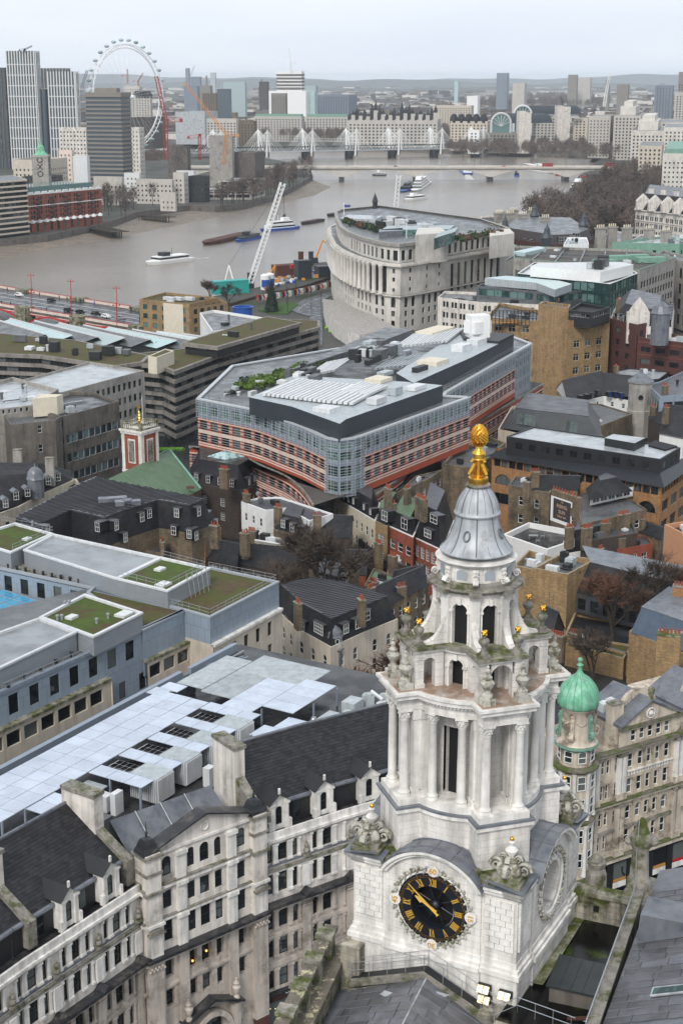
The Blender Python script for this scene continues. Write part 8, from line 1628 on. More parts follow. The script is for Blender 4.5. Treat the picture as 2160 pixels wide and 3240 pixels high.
FB=[('office_block','white office block with square windows left of the concrete tower',oA,272,395,402,440,1450,'portland'),('office_block','white office block with square windows right of the concrete tower',oA,600,640,662,440,1450,'portland'),
('theatre_block','raw concrete theatre fly tower above layered terraces',oA,960,1065,1075,478,1430,'concrete_pale'),('theatre_block','lower raw concrete theatre fly tower left of the big one',oA,770,860,875,528,1420,'concrete'),('theatre_block','broad concrete terraces of the theatre by the bridge',oA,1075,1170,1215,555,1440,'concrete'),
('yellow_block','yellow brick building with rows of windows behind the copper topped tower',oA,60,200,310,590,1180,'cream_stone'),('pink_block','pale pink block right of the copper topped tower',oA,270,330,342,545,1250,'stripe_pale'),('blank_white_block','blank pale blue-white wall block beside the concrete tower',oA,335,400,412,572,1180,'plant_white'),
('low_white_building','long low white studio building behind the riverside trees',oA,625,790,800,680,1230,'white_paint'),('low_white_building','white stepped building with stair tower near the grey glass one',oA,570,640,650,650,1260,'white_paint'),('low_white_building','low white buildings left of the studios',oA,430,560,570,668,1220,'white_paint'),('low_white_building','small white cube building with dark windows by the riverside walk',oA,735,805,812,740,1165,'white_paint'),
('grey_glass_building','dark glazed building wrapped in scaffold by the trees',oA,862,940,962,665,1250,'dark_metal'),('white_stair_block','white block with vertical window slots beside the dark glazed building',oA,795,845,865,648,1240,'white_paint'),('slanted_white_building','slanted white roofed building left of the dark glazed one',oA,810,890,900,640,1290,'plant_white'),('dark_low_block','dark low block with rooftop plant behind the red brick block',oA,100,205,290,668,1130,'roof_dark'),
('white_wrapped_block','long building wrapped in pale blue sheeting',oA,805,940,1000,368,2350,'roof_pale'),('county_block','pale stone block of many windows behind the orange crane',oA,950,1085,1095,400,2250,'portland'),('small_block','low brown block between river trees left of the bridges',oA,1090,1165,1180,410,2300,'brick_stock'),
('ministry_block','long white ministry block with green copper roof, left half',oA,1165,1385,1400,390,2450,'portland'),('ministry_block','long white ministry block with green copper roof, right half',oB,-165,30,45,392,2450,'portland'),('dark_town_hall','dark brick terraces behind the red crane',oA,600,700,760,395,2200,'brick_brown'),
('cathedral_block','pale twin towered stone block seen through the wheel',oA,620,690,700,300,2600,'portland'),('slab_tower','brown slab block seen through the wheel',oA,570,640,655,250,2900,'concrete_pale'),
('hotel_block','yellow stone hotel with turreted slate roof left of the arched station',oB,500,670,690,412,2150,'cream_stone'),('white_cube','small white cube building before the arched station',oB,582,632,640,455,2060,'white_paint'),('station_wing','grey office wing of the arched station with twin service towers',oB,860,985,1065,385,2180,'concrete_pale'),('station_podium','dark louvred podium below the arched station',oB,655,820,830,465,2080,'concrete'),
('grey_stone_block','weathered stone block right of the arched station',oB,1065,1130,1140,400,2200,'cream_stone'),('white_mansion','white stone office wing with arched top windows',oB,1136,1235,1250,388,1950,'unilever'),('white_mansion','great white stepped stone office above the embankment trees',oB,1250,1375,1400,385,1900,'unilever'),('white_mansion','white hotel block with black roof boxes right of the stepped stone office',oB,1330,1480,1500,455,1750,'unilever'),('white_mansion','white stone block with balconies at the right edge',oB,1480,1600,1620,440,1650,'unilever'),('white_mansion','lower cream and red brick houses above the embankment',oB,1365,1470,1480,525,1500,'cream_stone'),('white_mansion','pale classical block with green roof nearest the trees at the right edge',oB,1475,1600,1640,560,1280,'unilever'),('white_mansion','long pale block behind the white mansions on the skyline',oB,1395,1600,1640,415,2050,'unilever'),
('glass_slab','tall green glass slab tower near the right edge',oB,1438,1520,1532,248,2700,'glass_green'),('brown_tower','brown tower cut by the right edge',oB,1548,1600,1620,185,3000,'concrete'),('slab_tower','pale slab with ribbon windows at the right edge',oB,1530,1600,1620,280,2500,'portland'),
('slab_tower','blue-grey slab tower with white centre strip on the skyline',oB,712,760,770,190,4200,'blue_clad'),('slab_tower','pale ribbed concrete tower right of the blue-grey slab',oB,785,840,850,238,3600,'concrete_pale'),('slab_tower','brown grey slab tower on the skyline right of centre',oB,1040,1080,1086,198,4600,'concrete'),('slab_tower','wide low slab beside the brown grey skyline slab',oB,1087,1142,1150,212,4700,'concrete_pale'),('slab_tower','narrow hazy tower left of the white tower crane',oB,1213,1228,1233,220,4200,'concrete'),('slab_tower','brown ribbed tower right of the white crane',oB,1265,1315,1322,243,3600,'concrete'),('slab_tower','tiny hazy green glass block on the skyline',oB,518,535,541,228,5200,'glass_green'),('white_shed','low white roofed hall in the middle distance',oB,575,625,636,296,3300,'white_paint'),('palace_block','long cream stone palace front beyond the park trees',oB,420,595,607,340,2950,'cream_stone'),
('slab_tower','slim blue glass skyscraper with pointed top on the skyline',oA,852,868,873,168,4800,'blue_clad'),('slab_tower','stepped blue glass tower beside the pointed one',oA,878,918,926,207,4800,'blue_clad'),('slab_tower','thin dark chimney like tower on the skyline',oA,944,950,953,203,4900,'concrete'),('slab_tower','pale blue banded tower on the skyline',oA,966,988,993,188,4700,'plant_grey'),('slab_tower','brown glass block under the skyline towers',oA,920,965,977,248,3800,'concrete'),('slab_tower','dark teal glass block under the skyline towers',oA,998,1055,1063,263,3300,'far_glass'),('slab_tower','long pale glass slab behind the dark teal block',oA,1025,1125,1134,230,3700,'glass_pale'),('slab_tower','brown office block with pale front under the skyline',oA,928,990,1000,282,3100,'brick_stock'),('slab_tower','finned glass block behind the orange crane jib',oA,845,905,918,250,3500,'glass_blue'),('slab_tower','brown brick block far behind the orange crane',oA,1190,1225,1236,230,4200,'brick_brown'),
('wrapped_tower','unfinished white tower with banded top below a tower crane',oA,1272,1385,1396,182,2900,'white_paint'),('glass_block','brown glass terraced block at the foot of the white tower',oA,1245,1310,1320,283,2750,'concrete'),('glass_block','long glass office block right of the white tower',oA,1325,1445,1455,275,2900,'glass_pale'),('glass_block','low glass offices on the skyline left of centre',oA,1455,1600,1640,290,3000,'glass_blue'),('glass_block','green glass block above the white tower shoulder',oA,1395,1450,1460,248,3500,'glass_green')]
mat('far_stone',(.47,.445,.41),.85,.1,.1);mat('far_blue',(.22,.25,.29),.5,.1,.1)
for n_,l,o_,a,b,c,y,Y,w in FB:
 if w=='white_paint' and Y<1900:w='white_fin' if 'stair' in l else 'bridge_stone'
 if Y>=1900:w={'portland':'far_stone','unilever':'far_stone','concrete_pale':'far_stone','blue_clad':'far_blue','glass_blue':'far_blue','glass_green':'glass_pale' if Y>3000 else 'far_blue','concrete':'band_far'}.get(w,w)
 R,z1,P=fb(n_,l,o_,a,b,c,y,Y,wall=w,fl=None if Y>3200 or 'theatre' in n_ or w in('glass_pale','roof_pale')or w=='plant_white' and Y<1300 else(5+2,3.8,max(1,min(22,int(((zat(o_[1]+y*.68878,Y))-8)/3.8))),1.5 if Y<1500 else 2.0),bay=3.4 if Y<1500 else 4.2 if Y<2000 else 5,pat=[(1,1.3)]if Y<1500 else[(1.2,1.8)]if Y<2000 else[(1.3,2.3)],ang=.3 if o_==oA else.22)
 c0=V2(R.location)
 if 'ministry' in n_ or 'green roof' in l:q=MB();q.prism(inset(ccw(P),2),z1-.5,z1+3.5);off(q,c0);q.build('copper_roof','copper_pale',R)
 if n_=='wrapped_tower':
  for j in range(5):q=MB();q.prism(inset(ccw(P),-1),z1-8-j*6,z1-5-j*6);off(q,c0);q.build('dark_band','concrete',R)
  q=MB();q.prism(inset(ccw(P),-12),5,zat(100+272*.68878,2900));off(q,c0);q.build('lower_block','white_paint',R)
 if n_=='hotel_block' or 'twin towered' in l:
  for t in range(5):p=P[0].lerp(P[1],.1+t*.2)-c0;q=MB();q.lathe([(6,z1-2),(6,z1+3),(3,z1+9),(0,z1+10)],4,p.x,p.y+4);q.build('roof_turret','slate',R)
 if 'stepped stone' in l:q=MB();q.prism([p*1 for p in inset(ccw(P),7)],z1,z1+10);q.prism(inset(ccw(P),11),z1+10,z1+16);off(q,c0);q.build('clock_stage','unilever',R)
for x0,x1,y,Y_,z in((600,830,610,1330,16),(740,1150,640,1280,12),(1000,1155,618,1330,17)):
 a,b=farc(x0,y,Y_,oA)[0],farc(x1,y,Y_,oA)[0];building('open_concrete_frame',{600:'unfinished concrete deck behind the studios, left part',740:'long low concrete deck with open floors before the theatre',1000:'unfinished open concrete frame under the orange crane'}[x0],[a,b,b+Vector((10,40)),a+Vector((10,40))],5,z,'bridge_stone','roof_grey','building',(6.5,3.5,int((z-5)/3.5),2.6),6,[(.3,5.4)],'thin',DK_,'black',2.0,clutter=10)
R,z1,P=fb('spired_palace','long pale stone palace row bristling with dark spires and chimneys',oB,30,440,457,405,2250,wall='far_stone',fl=(8,4.5,7,2.4),bay=5.5,pat=[(1.4,2.6)],ang=.12);c0=V2(R.location)
for i in range(24):
 p=P[0].lerp(P[1],(i+.5)/24)-c0;h=8+(7*((i*7)%5)/4)+(8 if i in(6,7,8,14,15,16,23)else 0);q=MB();w=3.2;q.prism([(p.x-w,p.y),(p.x+w,p.y),(p.x+w,p.y+7),(p.x-w,p.y+7)],z1-1,z1+h*.55);q.build('gable_block','far_stone' if i%2 else 'slate',R);q=MB();q.lathe([(w,z1+h*.5),(w*.8,z1+h*.75),(.3,z1+h*1.1),(0,z1+h*1.2)],6,p.x,p.y+3);q.build('spire','slate',R)
AS=thing('arched_station_office','white and glass office with two big arched roofs over a railway station','office building',(*at(1650,420,5)*0+Vector((255,2120)),5));ia_=V2(AS.location)
for xc,yt,w,Y,ln_ in((733,375,13,2100,60),(832,340,12,2170,75)):
 p,z=farc(xc,yt,Y);zc=z-w;arc=[(w*cos(pi*i/14),w*sin(pi*i/14))for i in range(15)];d=Vector((.96,.28))*ln_
 q=MB();q.loft([[(p.x+a+k*d.x,p.y+k*d.y,zc+b)for a,b in arc]for k in(0,1)],None,False);off(q,ia_);q.build('arched_roof','blue_clad',AS)
 q=MB();q.poly([(p.x+a,p.y+.3,zc+b)for a,b in arc]+[(p.x-w,p.y+.3,15),(p.x+w,p.y+.3,15)]);off(q,ia_);q.build('arched_glazing','glass_green',AS)
 q=MB();q.path([(p.x+a-ia_.x,p.y-.5-ia_.y,zc+b)for a,b in arc],1.5,5);[q.tube((p.x+x-ia_.x,p.y-.5-ia_.y,12),(p.x+x-ia_.x,p.y-.5-ia_.y,zc),1.6,5)for x in(-w,w)];q.build('white_arch','plant_white',AS)
 q=MB();[q.tube((p.x-ia_.x,p.y-.4-ia_.y,zc-4),(p.x+a-ia_.x,p.y-.4-ia_.y,zc+b),.4,4)for a,b in arc[1:-1:2]];q.build('glazing_ribs','plant_white',AS)
for x,y in((825,365),(850,372),(1000,340),(1030,345)):p,z=farc(x,y,2080 if x<900 else 2150);q=MB();q.obox(p,(1,.2),5,z,9,12);off(q,ia_);q.build('service_tower','portland',AS)
RB=building('red_brick_wharf','red brick riverside block with white arcades and dark balconies',[cA(133,925,5),cA(472,885,5),cA(472,885,5)+Vector((-30,12)),cA(133,925,5)+Vector((-30,12))],5,30,'brick_red','roof_grey','building',(13.5,3,5,2.1),6.9,[(1.6,1.5),(4.0,1.4)],'thin','dark_metal','glass',clutter=6);irb=V2(RB.location);A,B=cA(133,925,5),cA(472,885,5);d=(B-A).normalized();n_=Vector((d.y,-d.x));L=(B-A).length
for z,h in((28.9,1.0),(11.4,.9),(21.5,.5)):q=MB();q.prism([A+n_*.6,B+n_*.6,B,A],z,z+h);off(q,irb);q.build('white_band','white_paint',RB)
for i in range(11):
 p=A+d*(L*(i+.5)/11);q=MB();q.prism([p-d*2.2+n_*.7,p+d*2.2+n_*.7,p+d*2.2,p-d*2.2],29.4,30.8);off(q,irb);q.build('white_gable','white_paint',RB);q=MB();q.lathe([(1.6,11),(1.2,12.6),(0,13.2)],8,p.x+n_.x,p.y+n_.y);off(q,irb);q.build('white_dome_cap','white_paint',RB)
 q=MB();q.prism([p-d*2.1+n_*.1,p-d*.1+n_*.1,p-d*.1,p-d*2.1],5.5,10.5);off(q,irb);q.build('arcade_opening','glass',RB)
 if i%2:q=MB();[q.obox(p+n_*.8,d,z,z+1.1,3.2,1.4)for z in(13.3,16.3,19.3,22.3,25.3)];off(q,irb);q.build('balconies','dark_metal',RB)
q=MB();q.prism(inset(ccw([A,B,B+Vector((-30,12)),A+Vector((-30,12))]),4),29,33.5);off(q,irb);q.build('glass_penthouse','glass_green',RB)
p=V2(((243*.68878-1080)/FPX*1075,1060));OX=thing('lettered_tower','slim white tower with ringed letter windows and copper green cap','tower',(p.x,p.y,5));q=MB();q.box(-5.4,-5.4,5,5.4,5.4,51);q.box(-5.8,-5.8,50,5.8,5.8,51.5);q.build('shaft','concrete_pale',OX);q=MB();q.lathe([(5,51.5),(3.4,53),(2.6,54),(2.4,57),(1.2,58),(.4,60),(0,62)],8);q.build('copper_cap','copper',OX)
for s_,z in(('O',48.2),('X',43.6),('O',39)):
 for mw in(Matrix.Translation((0,-5.5,z-5))@Matrix.Rotation(pi/2,4,'X'),Matrix.Translation((5.5,0,z-5))@Matrix.Rotation(pi/2,4,'Z')@Matrix.Rotation(pi/2,4,'X')):text('window_letter',s_,5.6,'black',OX,mw,.1)
SCB=pts(cA,33,(-300,640),(75,600),(60,590),(-300,610));A,B=Vector((-250,905)),cA(140,935,5)
SX=banded('riverside_glass_block','cream and glass banded block cut by the left edge',[A,B,B+Vector((-18,45)),A+Vector((-18,45))],5,40,3.2,11,'roof_grey',sb=1.1)
for ch in SX.children:
 if ch.name.startswith('concrete_band'):ch.data.materials[0]=MATS['cream_stone']
EY=thing('observation_wheel','giant white spoked observation wheel with glass capsules','wheel',(-251,1850,5));R_=60;hc=77;wa=radians(54);dx,dy=cos(wa),sin(wa)
def wp(r,t,o=0):return(r*cos(t)*dx-o*dy,r*cos(t)*dy+o*dx,hc+5+r*sin(t)-5)
hc=80;q=MB();N_=64
for o in(-3,3):q.path([wp(R_-1,2*pi*i/N_,o)for i in range(N_+1)],.42,4)
q.path([wp(R_-5,2*pi*i/N_)for i in range(N_+1)],.5,4)
for i in range(N_):t0,t1=2*pi*i/N_,2*pi*(i+.5)/N_;q.tube(wp(R_-1,t0,-3),wp(R_-5,t1),.25,3);q.tube(wp(R_-1,t0,3),wp(R_-5,t1),.25,3);q.tube(wp(R_-1,t0,3),wp(R_-1,t1,-3),.25,3)
q.build('rim','white_paint',EY);q=MB();[q.tube(wp(R_-5,2*pi*i/64),wp(2,2*pi*i/64+.3,4*(-1)**i),.09,3)for i in range(64)];q.build('spokes','white_paint',EY)['kind']='stuff'
q=MB();q.tube(wp(0,0,-12),wp(0,0,12),2.2,10);q.build('hub','white_paint',EY)
for s_ in(-1,1):q=MB();q.tube(wp(0,0,12),(s_*12*dx+dy*-25,s_*12*dy+dx*25,5),1.6,6);q.build('leg','white_paint',EY)
for i in range(32):t=2*pi*(i+.5)/32;c=wp(R_+4,t);q=MB();q.sph(c,2.2,10,None,.85);q.v=[(c[0]+(x-c[0])*1.35 if True else x,y,z)for x,y,z in q.v];q.build('capsule','glass_pale',EY,smooth=True)
mat('bridge_stone',(.52,.49,.45),.8,.12,.1,.2)
WBR=thing('arched_bridge','long pale concrete road bridge of shallow arches across the river','bridge',(60,1590,0));yb=1590;xs0,xs1=-95,330;piers=[-76,0,75.5,151,228];iw=Vector((60,1590))
q=MB();q.box(xs0-60,yb-12,13.3,xs1+60,yb+12,14.2);off(q,iw);q.build('deck','bridge_stone',WBR)
for a,b in zip([xs0-60+0]+piers,piers+[305]):
 q=MB();n=14;pr=[(a+(b-a)*i/n,13.3-8*(2*i/n-1)**2-1.2)for i in range(n+1)]
 for yy in(yb-10,yb+10):[q.poly([(x0,yy,z0),(x1,yy,z1),(x1,yy,13.4),(x0,yy,13.4)])for(x0,z0),(x1,z1)in zip(pr,pr[1:])]
 [q.poly([(x0,yb-10,z0),(x1,yb-10,z1),(x1,yb+10,z1),(x0,yb+10,z0)])for(x0,z0),(x1,z1)in zip(pr,pr[1:])];off(q,iw);q.build('arch_span','bridge_stone',WBR)
for x in piers:q=MB();q.box(x-2.6,yb-11,-1,x+2.6,yb+11,5);off(q,iw);q.build('pier','ledge_dark',WBR)
q=MB();q.box(xs0-60,yb-12.1,14.2,xs1+60,yb-11.7,15.2);q.box(xs0-60,yb+11.7,14.2,xs1+60,yb+12.1,15.2);off(q,iw);q.build('parapet','bridge_stone',WBR)
for i in range(14):x=-90+i*32;lp=thing('street_lamp','slim lamp post on the pale arched bridge','street lamp',(x,yb+(-11 if i%2 else 11),14.2),0,'lamp posts on the arched bridge');q=MB();q.tube((0,0,14.2),(0,0,22),.16,4);q.box(-.8,-.2,21.8,.8,.2,22.1);q.build('post','dark_metal',lp)
def vehicle(n_,l,c,x,y,z,a,m,L=4.3,h=1.5,w=1.8,grp=None,dd=False):
 t=thing(n_,l,c,(x,y,z),a,grp);q=MB();q.box(-L/2,-w/2,z+.35,L/2,w/2,z+h*(.6 if not dd else 1));
 if not dd:q.prism([(-L*.38,-w*.44),(L*.25,-w*.44),(L*.25,w*.44),(-L*.38,w*.44)],z+h*.6,z+h)
 q.build('body',m,t);q=MB();
 if dd:
  for k in(1.4,3.2):q.box(-L*.47,-w/2-.03,z+k,L*.47,w/2+.03,z+k+.8)
 else:q.box(-L*.36,-w*.45,z+h*.66,L*.23,w*.45,z+h*.92)
 q.build('windows','glass',t)
 for sx in(-.32,.32):
  for sy in(-1,1):q=MB();q.tube((sx*L,sy*w*.42,z+.33),(sx*L,sy*w*.52,z+.33),.33,8);q.build('wheel','black',t)
 return t
vehicle('double_decker_bus','red double decker bus on the arched bridge, nearer mid river','bus',209,1585,14.2,0,'red_paint',11,4.4,2.6,None,True);vehicle('double_decker_bus','red and yellow double decker bus at the right end of the arched bridge','bus',272,1585,14.2,0,'red_paint',11,4.4,2.6,None,True)
for i,(x,m)in enumerate(((-35,'black'),(20,'white_paint'),(55,'black'),(112,'white_paint'),(165,'red_paint'),(240,'white_paint'),(258,'white_paint'))):vehicle('car','tiny car crossing the pale arched bridge','car',x,1586,14.2,0,m,grp='cars on the arched bridge')
HB=thing('railway_bridge','railway truss bridge flanked by white masts and fans of thin rods','bridge',(40,2020,0));ih=Vector((40,2020));a,b=Vector((-190,1960)),Vector((215,2110));d=(b-a).normalized();n_=Vector((-d.y,d.x));L=(b-a).length;q=MB();q.prism([a-n_*11,b-n_*11,b+n_*11,a+n_*11],11,12);off(q,ih);q.build('deck','rail',HB)
q=MB()
for s_ in(-9,9):
 for z in(12,16.5):q.tube((*(a+n_*s_-ih),z),(*(b+n_*s_-ih),z),.5,4)
 for i in range(70):p,r=a+d*L*i/70+n_*s_-ih,a+d*L*(i+1)/70+n_*s_-ih;q.tube((*p,12 if i%2 else 16.5),(*r,16.5 if i%2 else 12),.28,3)
q.build('truss','glass_green',HB)['kind']='stuff'
for i in range(7):
 for s_ in(-1,1):
  p=a+d*(L*(i+.6)/7.2)+n_*s_*15;t=p-ih;q=MB();tip=t+n_*s_*5;q.tube((*t,3),(*tip,39),1.5,6,None,.7);q.tube((*(t+d*5),11),(*tip,39),.8,5,None,.5);q.build('mast','white_paint',HB);q=MB()
  for k in range(-6,7):
   if k:q.tube((*tip,38),(*(t+d*k*4.2-n_*s_*1),11.5),.2,3)
  q.build('stay_rods','white_paint',HB)['kind']='stuff'
  q=MB();q.obox(t,n_,-1,5,6,3.5);q.build('pier_base','concrete_pale',HB)
 p=a+d*(L*(i+.6)/7.2)-ih;q=MB();[q.lathe([(2.4,-1),(2.4,11)],8,*(p+n_*o_+d*e))for o_ in(-6,6)for e in(-4,4)];q.build('pier','ledge_dark',HB)
for s_ in(-1,1):q=MB();q.prism(ccw([a+n_*s_*13,b+n_*s_*13,b+n_*s_*17,a+n_*s_*17]),11,11.6);off(q,ih);q.build('footbridge','plant_grey',HB)
OB=thing('obelisk','tall granite obelisk on the embankment beyond the arched bridge','obelisk',(*farc(888,560,1960)[0],5));q=MB();q.lathe([(3,5),(3,9),(1.9,9.2),(1.3,27),(0,29.5)],4,0,0,None,.8);q.build('shaft','concrete_pale',OB)
RBR=thing('red_bridge','wide road bridge with deep red and white parapets and iron arches','bridge',(-115,645,0));ir_=V2((-115,645));P0,P1=cC(-120,222,10.5),cC(640,348,10.5);Q0,Q1=cC(-120,140,10.5),cC(640,262,10.5);q=MB();q.prism(ccw([P0,P1,Q1,Q0]),9.3,10.3);off(q,ir_);q.build('deck','asphalt',RBR)
for A,B,nm in((P0,P1,'n'),(Q0,Q1,'f')):q=MB();d=(B-A).normalized();q.prism([A,B,B+Vector((-d.y,d.x))*.5,A+Vector((-d.y,d.x))*.5],9,11.5);off(q,ir_);q.build('parapet','stripe_pale',RBR);q=MB();q.tube((*(A-ir_),11.6),(*(B-ir_),11.6),.16,4);q.tube((*(A-ir_),8.8),(*(B-ir_),8.8),.25,4);q.build('red_rail','red_paint',RBR)
for A,B in((P0,P1),(Q0,Q1)):
 for k in range(3):q=MB();a,b=A.lerp(B,k/3),A.lerp(B,(k+1)/3);q.path([(*(a.lerp(b,i/10)-ir_),9-5*(2*i/10-1)**2)for i in range(11)],.5,4);q.build('iron_arch','red_paint',RBR)
for k in(0,1,2,3):q=MB();q.obox(P0.lerp(P1,k/3),P1-P0,-1,11.8,7,5);off(q,ir_);q.build('pier','stone_moss',RBR);q=MB();q.obox(Q0.lerp(Q1,k/3),P1-P0,-1,11.8,7,5);off(q,ir_);q.build('pier','stone_moss',RBR)
dB=(P1-P0).normalized();ab=atan2(dB.y,dB.x)
for i,t in enumerate((.12,.38,.62,.88)):
 for k,(A,B)in enumerate(((P0,P1),(Q0,Q1))):p=A.lerp(B,t);lp=thing('bridge_lamp','red twin headed lamp standard on the red bridge','street lamp',(p.x,p.y,10.3),0,'red lamp standards on the red bridge');q=MB();q.tube((0,0,10.3),(0,0,19),.16,5);q.tube((-1.2,0,18),(1.2,0,18),.1,4);q.sph((-1.2,0,18.1),.35,6);q.sph((1.2,0,18.1),.35,6);q.build('post','red_paint',lp)
for i,(t,k,m)in enumerate(((.6,.3,'dark_metal'),(.67,.3,'black'),(.76,.35,'black'),(.82,.3,'white_paint'),(.5,.7,'dark_metal'),(.3,.7,'white_paint'),(.9,.35,'rail'))):p=P0.lerp(P1,t).lerp(Q0.lerp(Q1,t),k);vehicle('car','car on the red bridge roadway before the tan brick block','car',p.x,p.y,10.3,ab,m,grp='cars on the red bridge')
for i in range(3):q=MB();A,B=P0.lerp(Q0,.3+.2*i),P1.lerp(Q1,.3+.2*i);q.prism([A,B,B+Vector((0,.35)),A+Vector((0,.35))],10.31,10.33);q.build('lane_marking','white_paint',kind='structure')
for i in range(16):t=rg.random();k=rg.choice((.1,.9));p=P0.lerp(P1,t).lerp(Q0.lerp(Q1,t),k);w=thing('person','distant pedestrian in dark clothes on the red bridge footway','person',(p.x,p.y,10.3),0,'pedestrians on the red bridge');q=MB();q.lathe([(.12,10.3),(.2,11.1),(.26,11.6),(.1,11.8),(.13,11.95),(0,12.1)],6);q.build('body',rg.choice(['dark_metal','blue_paint','black','rail']),w)
# ================================================================ boats, cranes, works
def boat(label,f,a,b,hull,cab,decks=1,w=.24,hh=1.4,name='boat',top=None):
 A,B=f(*a,.5),f(*b,.5);d=B-A;L=d.length;t=thing(name,label,'boat' if 'barge' not in name else 'barge',(*(A+B)/2,0),atan2(-d.y,-d.x));W_=min(L*w,11);q=MB()
 pl=[(-L/2,-W_/2),(L*.3,-W_/2),(L*.44,-W_*.28),(L/2,0),(L*.44,W_*.28),(L*.3,W_/2),(-L/2,W_/2)];q.loft([[(x*s_,y*s_,z)for x,y in pl]for s_,z in((.92,-.4),(1,hh),(1,hh+.3))]);q.poly([(x,y,hh+.1)for x,y in pl]);q.build('hull',hull,t)
 for k in range(decks):
  s_=1-.16*k;z=hh+.1+k*2.5;q=MB();q.box(-L*.4*s_,-W_*.4*s_,z,L*.27*s_,W_*.4*s_,z+2.3);q.build('deck_house',cab,t);q=MB();q.box(-L*.39*s_,-W_*.41*s_,z+.8,L*.28*s_,W_*.41*s_,z+1.8);q.build('windows','glass',t)
 if decks:q=MB();z=hh+decks*2.5;q.box(0,-W_*.25,z,L*.16,W_*.25,z+2);q.tube((-L*.1,0,z),(-L*.1,0,z+4),.12,4);q.build('wheelhouse',top or cab,t)
 else:q=MB();q.box(-L*.4,-W_*.35,hh-.6,L*.3,W_*.35,hh+.5);q.build('hold','rust',t)
 return t
WP_,DM,BP='white_paint','dark_metal','blue_paint'
boat('white catamaran ferry with dark stern heading left in midstream',cA,(672,1068),(868,1045),WP_,WP_,1,.3,1.6,top=DM);boat('long rusty empty barge moored left of the lattice crane',cA,(935,980),(1130,935),'rust',DM,0,.16,2,'barge');boat('small blue tug beside the long rusty barge',cA,(1085,965),(1190,945),BP,DM,1,.2)
boat('blue and white two decked pleasure boat behind the lattice crane',cA,(1380,900),(1208,915),BP,WP_,2,.2);boat('low dark barge right of the pleasure boat',cA,(1385,885),(1475,868),DM,'roof_grey',0,.2,1.6,'barge');boat('dark moored barge partly hidden by the curved block roof',cA,(1500,848),(1650,832),DM,DM,0,.18,1.8,'barge')
boat('small white boat with a dark tender below the arched bridge',cB,(140,660),(207,660),DM,WP_,1,.2);boat('blue and white ferry coming toward us with a foaming wake',cB,(558,632),(580,655),BP,WP_,1,.3);boat('cluster barge of dark blue workboats left of the white party boat',cB,(276,738),(335,700),BP,DM,1,.25);boat('white three decked party boat moored in midstream',cB,(330,735),(390,693),WP_,WP_,3,.24);boat('white lifeboat station boat with orange trim below the party boat',cB,(290,775),(380,765),WP_,WP_,1,.25);boat('long sleek white dining boat under the arched bridge',cB,(970,652),(825,625),WP_,WP_,2,.16);boat('tiny blue launch crossing near the bridge pier',cB,(792,662),(812,664),BP,DM,1,.3);boat('red and white boat right of the third bridge pier',cB,(985,660),(1058,650),'red_paint',WP_,1,.2);boat('small white cruiser at the embankment pontoon',cB,(1066,722),(1110,705),WP_,WP_,2,.3);boat('dark permanently moored pontoon boat with red roof',cB,(1078,700),(1160,668),DM,'shopfront',1,.3,top='red_paint')
mat('foam',(.5,.48,.45),.6,.3,.5,0,.5)
for f,a,b,w in((cB,(575,652),(590,682),5),(cA,(868,1046),(960,1038),1.2)):
 A,B=f(*a,.06),f(*b,.06);q=MB();n_=Vector((-(B-A).y,(B-A).x)).normalized();q.poly([(*(A-n_*w*.4),.05),(*(B-n_*w),.05),(*(B+n_*w),.05),(*(A+n_*w*.4),.05)]);q.build('wake','foam',kind='structure')
def lattice(q,p,r,w,n,th=.1):
 p,r=Vector(p),Vector(r);d=(r-p).normalized();u=d.cross(Vector((0,0,1)));u=(u if u.length>.1 else Vector((1,0,0))).normalized();v=d.cross(u);cs=[(u*a+v*b)*w/2 for a,b in((-1,-1),(1,-1),(1,1),(-1,1))]
 for c in cs:q.tube(p+c,r+c,th,3)
 for i in range(n):
  for k in range(4):q.tube(p.lerp(r,i/n)+cs[k],p.lerp(r,(i+1)/n)+cs[(k+1)%4],th*.6,3)
def crane(name,label,base,mast,jib,m,w=2,cj=None,n=14):
 t=thing(name,label,'crane',(base[0],base[1],base[2]));b=Vector(base);o=lambda p:Vector((p[0]-b.x,p[1]-b.y,p[2]));q=MB()
 if mast:lattice(q,o(base),o(mast),w,n,w*.1);q.build('mast',m,t);q=MB()
 lattice(q,o(mast or base),o(jib),w*.8,n,w*.09);q.build('jib',m,t);q=MB();c=o(mast or base)
 if cj:lattice(q,c,o(cj),w,3,w*.06);e=o(cj);q.box(e.x-w*.4,e.y-w*.4,e.z-w*.6,e.x+w*.4,e.y+w*.4,e.z+w*.3);q.build('counter_jib',m,t)
 else:q.box(c.x-w,c.y-w,c.z,c.x+w,c.y+w,c.z+2.2);q.build('cab',DM,t)
 return t
def fp(f0,x,y,Y):p,z=farc(x,y,Y,f0);return(p.x,p.y,z)
b=U2(185,365,6);tp=at(895,579,0);Yb=b.y+6;r_=(895-1080)/FPX/(CP-(579-1620)/FPX*SP);C1_=crane('crawler_crane','big white lattice crawler crane leaning over the river works',(b.x,b.y,6),None,(r_*Yb,Yb,zat(579,Yb)),WP_,2.6,None,26);q=MB();q.tube((-6,-2,6),(-9,-2,17),.5,4);q.tube((-12,-2,6),(-9,-2,17),.4,4);q.build('back_mast',WP_,C1_)
q=MB();tipl=Vector((r_*Yb-b.x,6,zat(579,Yb)));q.tube(tipl,(-9,-2,17),.07,3);q.tube(tipl,(tipl.x+.5,6,tipl.z-14),.1,3);q.sph((tipl.x+.5,6,tipl.z-15),.8,6);q.build('cables',DM,C1_)
b2=fp(oB,225,900,780);crane('crawler_crane','second white lattice crane rising behind the curved stone block',(b2[0],b2[1],6),None,fp(oB,263,660,780),WP_,2.4,None,24)
